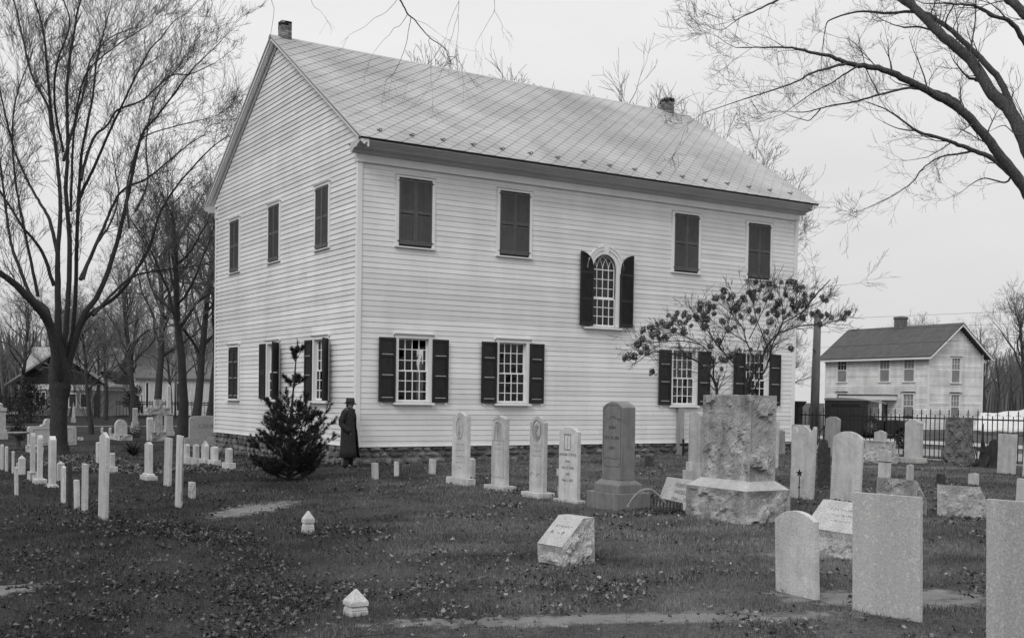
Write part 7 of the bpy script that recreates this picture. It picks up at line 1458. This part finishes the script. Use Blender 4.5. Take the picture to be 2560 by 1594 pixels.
b.build('panel_batten', 'iron', TK); MB().box(-hw - .02, -hw - .011, .8, 1.8, 1.50, 1.60).build('sign_board', 'trouser', TK)
MB().box(-.3, .3, -.9, 2.0, .38, .46).build('chassis', 'iron', TK)
# far parked car, front view
TC = thing('parked_car', 'small old car parked head-on in the side street by the far gate', 'car', (14.2, 80.5, ground_z(14.2, 80) + .03), R(-22)); 
MB().box(-.62, .62, .9, 2.9, .5, 1.1).build('body', 'truck', TC, bevel=.08, fix=True); MB().box(-.33, .33, -.1, .899, .55, 1.1).build('bonnet', 'truck', TC, bevel=.06, fix=True); MB().box(-.66, .66, .85, 2.9, 1.72, 1.80).build('roof', 'truckroof', TC, bevel=.03, fix=True)
b = MB(); 
for x in (-.6, .6):
    for y in (.95, 2.8): b.box(x - .03, x + .03, y - .03, y + .03, 1.101, 1.719)
b.build('roof_post', 'truck', TC); MB().box(-.56, .56, .93, .945, 1.11, 1.7).build('windscreen', 'darkglass', TC); MB().box(-.3, .3, -.14, -.101, .5, 1.08).build('radiator', 'truckroof', TC)
for x in (-.62, .62):
    for y in (.15, 2.6): wheel(TC, x, y, .37, .33)
    b = MB().lathe([(.03, 0), (.12, .08), (.12, .1)], 12); o = b.build('headlight', 'chrome', TC, smooth=True); o.matrix_local = Matrix.Translation((x * .7, 0, .95)) @ Matrix.Rotation(R(90), 4, 'X')
    b = MB(); pts = [(.15 - .42 * math.cos(PI * k / 8), .38 + .42 * math.sin(PI * k / 8)) for k in range(9)]
    for k in range(8): b.prism([pts[k], pts[k + 1], (pts[k + 1][0], pts[k + 1][1] + .03), (pts[k][0], pts[k][1] + .03)], x - .12, x + .12, 'x')
    b.build('mudguard', 'truck', TC, fix=True)

# ============================================================ LEFT BACKGROUND HOUSES
BG = thing('bungalow', 'stucco bungalow with broad pale roof and dark shingled gable behind the great trunk', 'house', (3.55, 76.0, -.85), R(-31.4))
MB().box(0, 7.3, 0, 7, 0, 2.75).build('wall', 'stucco', BG); MB().box(-.02, 7.32, -.02, 7.02, 2.25, 2.7).build('frieze_board', 'trim', BG)
b = MB(); b.prism([(-.9, 2.55), (3.65, 5.6), (3.65, 5.72), (-.9, 2.68)], -.8, 7.6, 'y'); b.prism([(8.2, 2.55), (3.65, 5.6), (3.65, 5.72), (8.2, 2.68)], -.8, 7.6, 'y')
MB().prism([(-.3, 2.75), (7.6, 2.75), (3.65, 5.4)], -.02, .1, 'y').build('gable', 'darkshingle', BG, fix=True); b.build('roof', 'paleroof', BG, fix=True)
b = MB(); b.prism([(-.9, 2.50), (3.65, 5.52), (3.65, 5.60), (-.9, 2.56)], -.84, -.78, 'y'); b.prism([(8.2, 2.50), (3.65, 5.52), (3.65, 5.60), (8.2, 2.56)], -.84, -.78, 'y'); b.build('bargeboard', 'cornice', BG, fix=True)
b = MB(); b.prism([(1.3, 3.6), (4.0, 5.85), (7.0, 3.6)], .6, .7, 'y') if False else None
UR = MB(); UR.prism([(1.0, 3.9), (3.4, 5.95), (3.4, 6.05), (1.0, 4.0)], -.3, 8.3, 'x'); UR.prism([(5.8, 3.9), (3.4, 5.95), (3.4, 6.05), (5.8, 4.0)], -.3, 8.3, 'x'); UR.build('upper_roof', 'paleroof', BG, fix=True)
MB().box(.0, 8.0, 1.4, 5.4, 2.75, 4.1).build('upper_storey', 'darkshingle', BG)
for x in (.4, .95): MB().box(x, x + .4, 1.34, 1.39, 3.05, 3.95).build('window', 'trim', BG)
for x in (.35, .9, 1.45, 1.95): W = MB().box(x, x + .42, -.05, -.0, .75, 2.1).build('window', 'trim', BG); MB().box(x + .07, x + .35, -.06, -.051, .85, 2.02).build('pane', 'darkglass', W)
for x in (4.3, 5.3): W = MB().box(x, x + .75, -.05, 0, .7, 2.0).build('window', 'trim', BG); MB().box(x + .1, x + .65, -.06, -.051, .8, 1.9).build('pane', 'darkglass', W)
def shed(name, label, x, y, rz, w_, d_, h_, hr, wm, rm, gable='x', wins=()):
    T = thing(name, label, 'house', (x, y, -.9), rz); MB().box(0, w_, 0, d_, 0, h_).build('wall', wm, T)
    b = MB(); b.prism([(-.4, h_ - .1), (d_ / 2, hr), (d_ / 2, hr + .12), (-.4, h_ + .02)], -.4, w_ + .4, 'x'); b.prism([(d_ + .4, h_ - .1), (d_ / 2, hr), (d_ / 2, hr + .12), (d_ + .4, h_ + .02)], -.4, w_ + .4, 'x'); b.build('roof', rm, T, fix=True)
    MB().prism([(0, h_), (d_, h_), (d_ / 2, hr)], .02, w_ - .02, 'x').build('gable', wm, T, fix=True)
    for (x0, x1, z0, z1) in wins: W = MB().box(x0 - .08, x1 + .08, -.06, -.001, z0 - .08, z1 + .08).build('window', 'trim', T); MB().box(x0, x1, -.07, -.061, z0, z1).build('pane', 'darkglass', W)
    return T
shed('long_building', 'long pale building with a dark roof behind the left trunks', 17.5, 92.0, R(-28), 12.5, 7, 3.7, 6.3, 'marble', 'wood_far', wins=((1.1, 1.35, .3, 3.2), (4.3, 4.5, .3, 3.2)))
shed('far_house', 'low far house with white porch posts behind the parked car', 12.0, 104.0, R(-30), 9, 7, 3.2, 5.6, 'stucco', 'wood_far', wins=((1.0, 1.8, .8, 2.4), (3.0, 3.8, .8, 2.4), (5.4, 6.2, .8, 2.4), (7.2, 7.9, .8, 2.4)))
shed('far_house', 'dark tall house cut by the left picture edge', -12.6, 73.0, R(-31), 9.2, 8, 6.6, 10.5, 'darkshingle', 'houseroof', wins=((7.0, 7.9, 1.4, 3.0),))
shed('far_house', 'low pale outbuilding seen over the white canvas', 66.0, 9.5, R(-50), 7, 5, 2.8, 4.4, 'stucco', 'houseroof', wins=((2.6, 3.4, 1, 2.2),))

# ============================================================ LAWN COVER
def visible_samples(n, d0, d1, power, seed, margin=.07):
    g = np.random.default_rng(seed); u = g.random(n)
    d = (d0 ** (1 - power) + u * (d1 ** (1 - power) - d0 ** (1 - power))) ** (1 / (1 - power)) if power != 1 else d0 * (d1 / d0) ** u
    s = g.uniform(-.436 - margin, .496 + margin, n) * d
    x = CAM.x + .5214 * d + .8533 * s; y = CAM.y + .8533 * d - .5214 * s; return x, y, d, g
def inside_church(x, y): return (x > -.02) & (x < 16.1) & (y > -.02) & (y < 11.6)
# grass blades
x, y, d, g = visible_samples(430000, 5.2, 42, 1.45, 1)
b_ = bare_np(x, y); nzv = np.array([noise.noise(Vector((a * .8, b * .8, 1))) for a, b in zip(x[::1], y[::1])]) if False else np.sin(x * 1.3 + np.sin(y * .7) * 2) * np.cos(y * 1.1 + np.sin(x * .9)) * .5
keep = (g.random(len(x)) > np.clip(b_ * 1.8 + .1, 0, .985)) & ~inside_church(x, y) & (x < 16.5); x, y, d, nzv = x[keep], y[keep], d[keep], nzv[keep]
n = len(x); z = gz_np(x, y) + .0; h = g.uniform(.010, .032, n) * (1 + .35 * nzv) * np.clip(d / 9, .85, 1.6); wd = .0022 * np.clip(d / 6, 1, 6); a = g.uniform(0, 2 * PI, n); lean = g.uniform(.1, .9, n) * h; la = g.uniform(0, 2 * PI, n)
V = np.empty((n, 3, 3)); V[:, 0] = np.stack([x - np.cos(a) * wd, y - np.sin(a) * wd, z - .012], 1); V[:, 1] = np.stack([x + np.cos(a) * wd, y + np.sin(a) * wd, z - .012], 1); V[:, 2] = np.stack([x + np.cos(la) * lean, y + np.sin(la) * lean, z + h + .012], 1)
nz2 = np.array([noise.fractal(Vector((a_ * 1.1, b_2 * 1.1, 4)), 1, 2, 3) for a_, b_2 in zip(x, y)])
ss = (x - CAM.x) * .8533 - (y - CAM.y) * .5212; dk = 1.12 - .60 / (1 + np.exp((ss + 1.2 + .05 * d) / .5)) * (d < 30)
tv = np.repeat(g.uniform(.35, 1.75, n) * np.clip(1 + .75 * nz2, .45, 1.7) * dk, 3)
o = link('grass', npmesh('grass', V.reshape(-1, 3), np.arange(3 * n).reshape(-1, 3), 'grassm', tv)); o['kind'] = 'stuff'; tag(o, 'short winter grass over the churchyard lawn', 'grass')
# fallen leaves
DR = np.array([[-7.69, -10.49], [-7.54, -11.66], [-7.79, -13.63], [-8.1, -15.22], [-8.66, -16.7], [-9.33, -18.05], [-9.82, -19.17]])
def leaf_cloud(n, seed, d0, d1, power, size, thr):
    x, y, d, g = visible_samples(n, d0, d1, power, seed)
    den = np.array([noise.fractal(Vector((a * .55, b * .8, 7)), 1, 2, 3) for a, b in zip(x, y)]); den2 = np.array([noise.noise(Vector((a * 2.3, b * 2.3, 2))) for a, b in zip(x, y)])
    dd = np.full(len(x), 9.)
    for i in range(len(DR) - 1):
        p, q = DR[i], DR[i + 1]; t = np.clip(((x - p[0]) * (q[0] - p[0]) + (y - p[1]) * (q[1] - p[1])) / ((q - p) ** 2).sum(), 0, 1); dd = np.minimum(dd, np.hypot(x - p[0] - t * (q[0] - p[0]), y - p[1] - t * (q[1] - p[1])))
    prob = np.clip((den - thr) * 2.2 + den2 * .7, .03, 1) + np.clip(1 - dd / .5, 0, 1) * 1.3
    for cx, cy, r_ in LEAFY: prob += np.clip(1 - np.hypot(x - cx, y - cy) / r_, 0, 1) * (.25 + .9 * np.clip(den2 + .2, 0, 1))
    keep = (g.random(len(x)) < prob) & ~inside_church(x, y) & (x < 17.5); x, y, d = x[keep], y[keep], d[keep]; n = len(x)
    ang = np.array([0, .38, .75, 1.1, 1.55, 2.0, 2.45, 2.9, PI, 3.38, 3.83, 4.28, 4.73, 5.18, 5.53, 5.9]); rad = np.array([1, .55, .8, .45, .95, .45, .75, .42, .35, .42, .75, .45, .95, .45, .8, .55])
    ox = rad * np.cos(ang); oy = rad * np.sin(ang); m = len(ang); S = size * g.uniform(.55, 1.2, n); cu = g.uniform(-.1, 1.3, n); fold = g.uniform(-.3, .9, n)
    L = np.zeros((n, m + 1, 3)); L[:, 1:, 0] = ox * S[:, None]; L[:, 1:, 1] = oy * S[:, None] * (1 - .3 * cu[:, None]); L[:, 1:, 2] = (cu[:, None] * (oy ** 2) + fold[:, None] * (ox ** 2) * .7 + g.uniform(-.12, .12, (n, m))) * S[:, None]
    yaw = g.uniform(0, 2 * PI, n); tx = g.normal(0, .42, n); ty = g.normal(0, .42, n); cz, sz = np.cos(yaw)[:, None], np.sin(yaw)[:, None]
    c1, s1 = np.cos(tx)[:, None], np.sin(tx)[:, None]; Y2 = L[:, :, 1] * c1 - L[:, :, 2] * s1; Z2 = L[:, :, 1] * s1 + L[:, :, 2] * c1; c2, s2 = np.cos(ty)[:, None], np.sin(ty)[:, None]; X3 = L[:, :, 0] * c2 + Z2 * s2; Z3 = -L[:, :, 0] * s2 + Z2 * c2
    V = np.stack([X3 * cz - Y2 * sz + x[:, None], X3 * sz + Y2 * cz + y[:, None], Z3 + (gz_np(x, y) + .022 + g.uniform(0, .018, n))[:, None]], -1)
    i = np.arange(m); F = np.stack([np.zeros(m, int), i + 1, (i + 1) % m + 1], 1); F = (F[None] + (np.arange(n) * (m + 1))[:, None, None]).reshape(-1, 3)
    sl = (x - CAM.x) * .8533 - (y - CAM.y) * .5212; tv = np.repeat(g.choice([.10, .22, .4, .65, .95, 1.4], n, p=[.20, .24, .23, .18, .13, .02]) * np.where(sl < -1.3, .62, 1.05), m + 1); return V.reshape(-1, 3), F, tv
LEAFY = [(-6.24, -17.1, 1.3), (-6.94, -17.17, 0.8), (-3.73, -12.04, 0.8), (-5.26, -16.53, 0.5), (0.32, -11.5, 0.6), (4.78, -11.8, 1.0), (-3.18, -3.89, 1.0), (5.28, -12.91, 1.5), (-6.24, -5.11, 1.0), (-8.85, -8.75, 1.6), (-10.05, -13.19, 1.0), (-5.78, -19.74, 0.6), (-2.45, -13.44, 0.5), (2.37, -13.24, 0.8), (-2.7, -7.76, 0.5), (-6.07, -7.01, 0.6), (-9.83, -15.79, 2.2), (-9.72, -12.72, 1.8), (-9.03, -15.09, 1.2), (-8.91, -17.76, 0.6), (-7.59, -18.28, 0.7)]
Vs = []; Fs = []; ts = []; k = 0
for args in ((34000, 31, 5.5, 13, 1.4, .029, .14), (60000, 32, 13, 42, 1.3, .038, .17)):
    V, F, t = leaf_cloud(*args); Vs.append(V); Fs.append(F + k); ts.append(t); k += len(V)
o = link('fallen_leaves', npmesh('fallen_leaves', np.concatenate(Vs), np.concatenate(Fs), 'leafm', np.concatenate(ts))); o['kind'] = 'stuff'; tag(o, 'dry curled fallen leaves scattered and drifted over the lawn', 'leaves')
# ground ivy beds on the left plot
g = np.random.default_rng(77); V = []; F = []; tvs = []
for cx, cy, rx, ry, n in ((-4.9, 9.2, 1.3, 2.4, 2600), (-4.2, 3.6, 1.2, 2.0, 2400), (-3.2, 2.4, .8, 1.6, 1500), (-2.0, 1.2, 1.0, .6, 900), (-5.4, 5.0, .9, 1.5, 1500)):
    for i in range(n):
        a = g.uniform(0, 2 * PI); r_ = math.sqrt(g.random()); x = cx + rx * r_ * math.cos(a); y = cy + ry * r_ * math.sin(a); zz = ground_z(x, y) + g.uniform(.01, .16) * (1.15 - r_); s = g.uniform(.025, .06); u = unit(g.normal(0, 1, 3)); v = unit(np.cross(u, g.normal(0, 1, 3))); c = np.array((x, y, zz)); k = len(V); V += [c - u * s, c - v * s * .7, c + u * s, c + v * s * .7]; F.append((k, k + 1, k + 2, k + 3)); tvs += [g.choice([.4, .8, 1.4, 2.2])] * 4
o = link('ground_ivy', npmesh('ground_ivy', V, F, 'ivy', tvs)); o['kind'] = 'stuff'; tag(o, 'low ivy and leaf litter beds between the left graves', 'ground cover')
# a few fallen twigs in the foreground
T = None
for i, (x, y, a, l_, lab) in enumerate([(-9.35, -19.2, .3, .8, 'long thin fallen twig in the lower left grass'), (-9.0, -18.7, -.2, .55, 'shorter fallen twig beside the long one'), (3.6, -5.6, .1, 1.0, 'fallen stick on the lawn before the church'), (-8.6, -17.4, .1, .4, 'small stick in the leaf drift')]):
    g = np.random.default_rng(i + 60); t = Twigs(4); sprout(t, g, np.array((0., 0, .01)), unit(np.array((math.cos(a), math.sin(a), .02))), .008, l_, 1, 0, .5, 2, .003, .1, 5); tt = thing('fallen_twig', lab, 'twig', (x, y, ground_z(x, y) + .035)); t.build('stick', 'twig', tt)
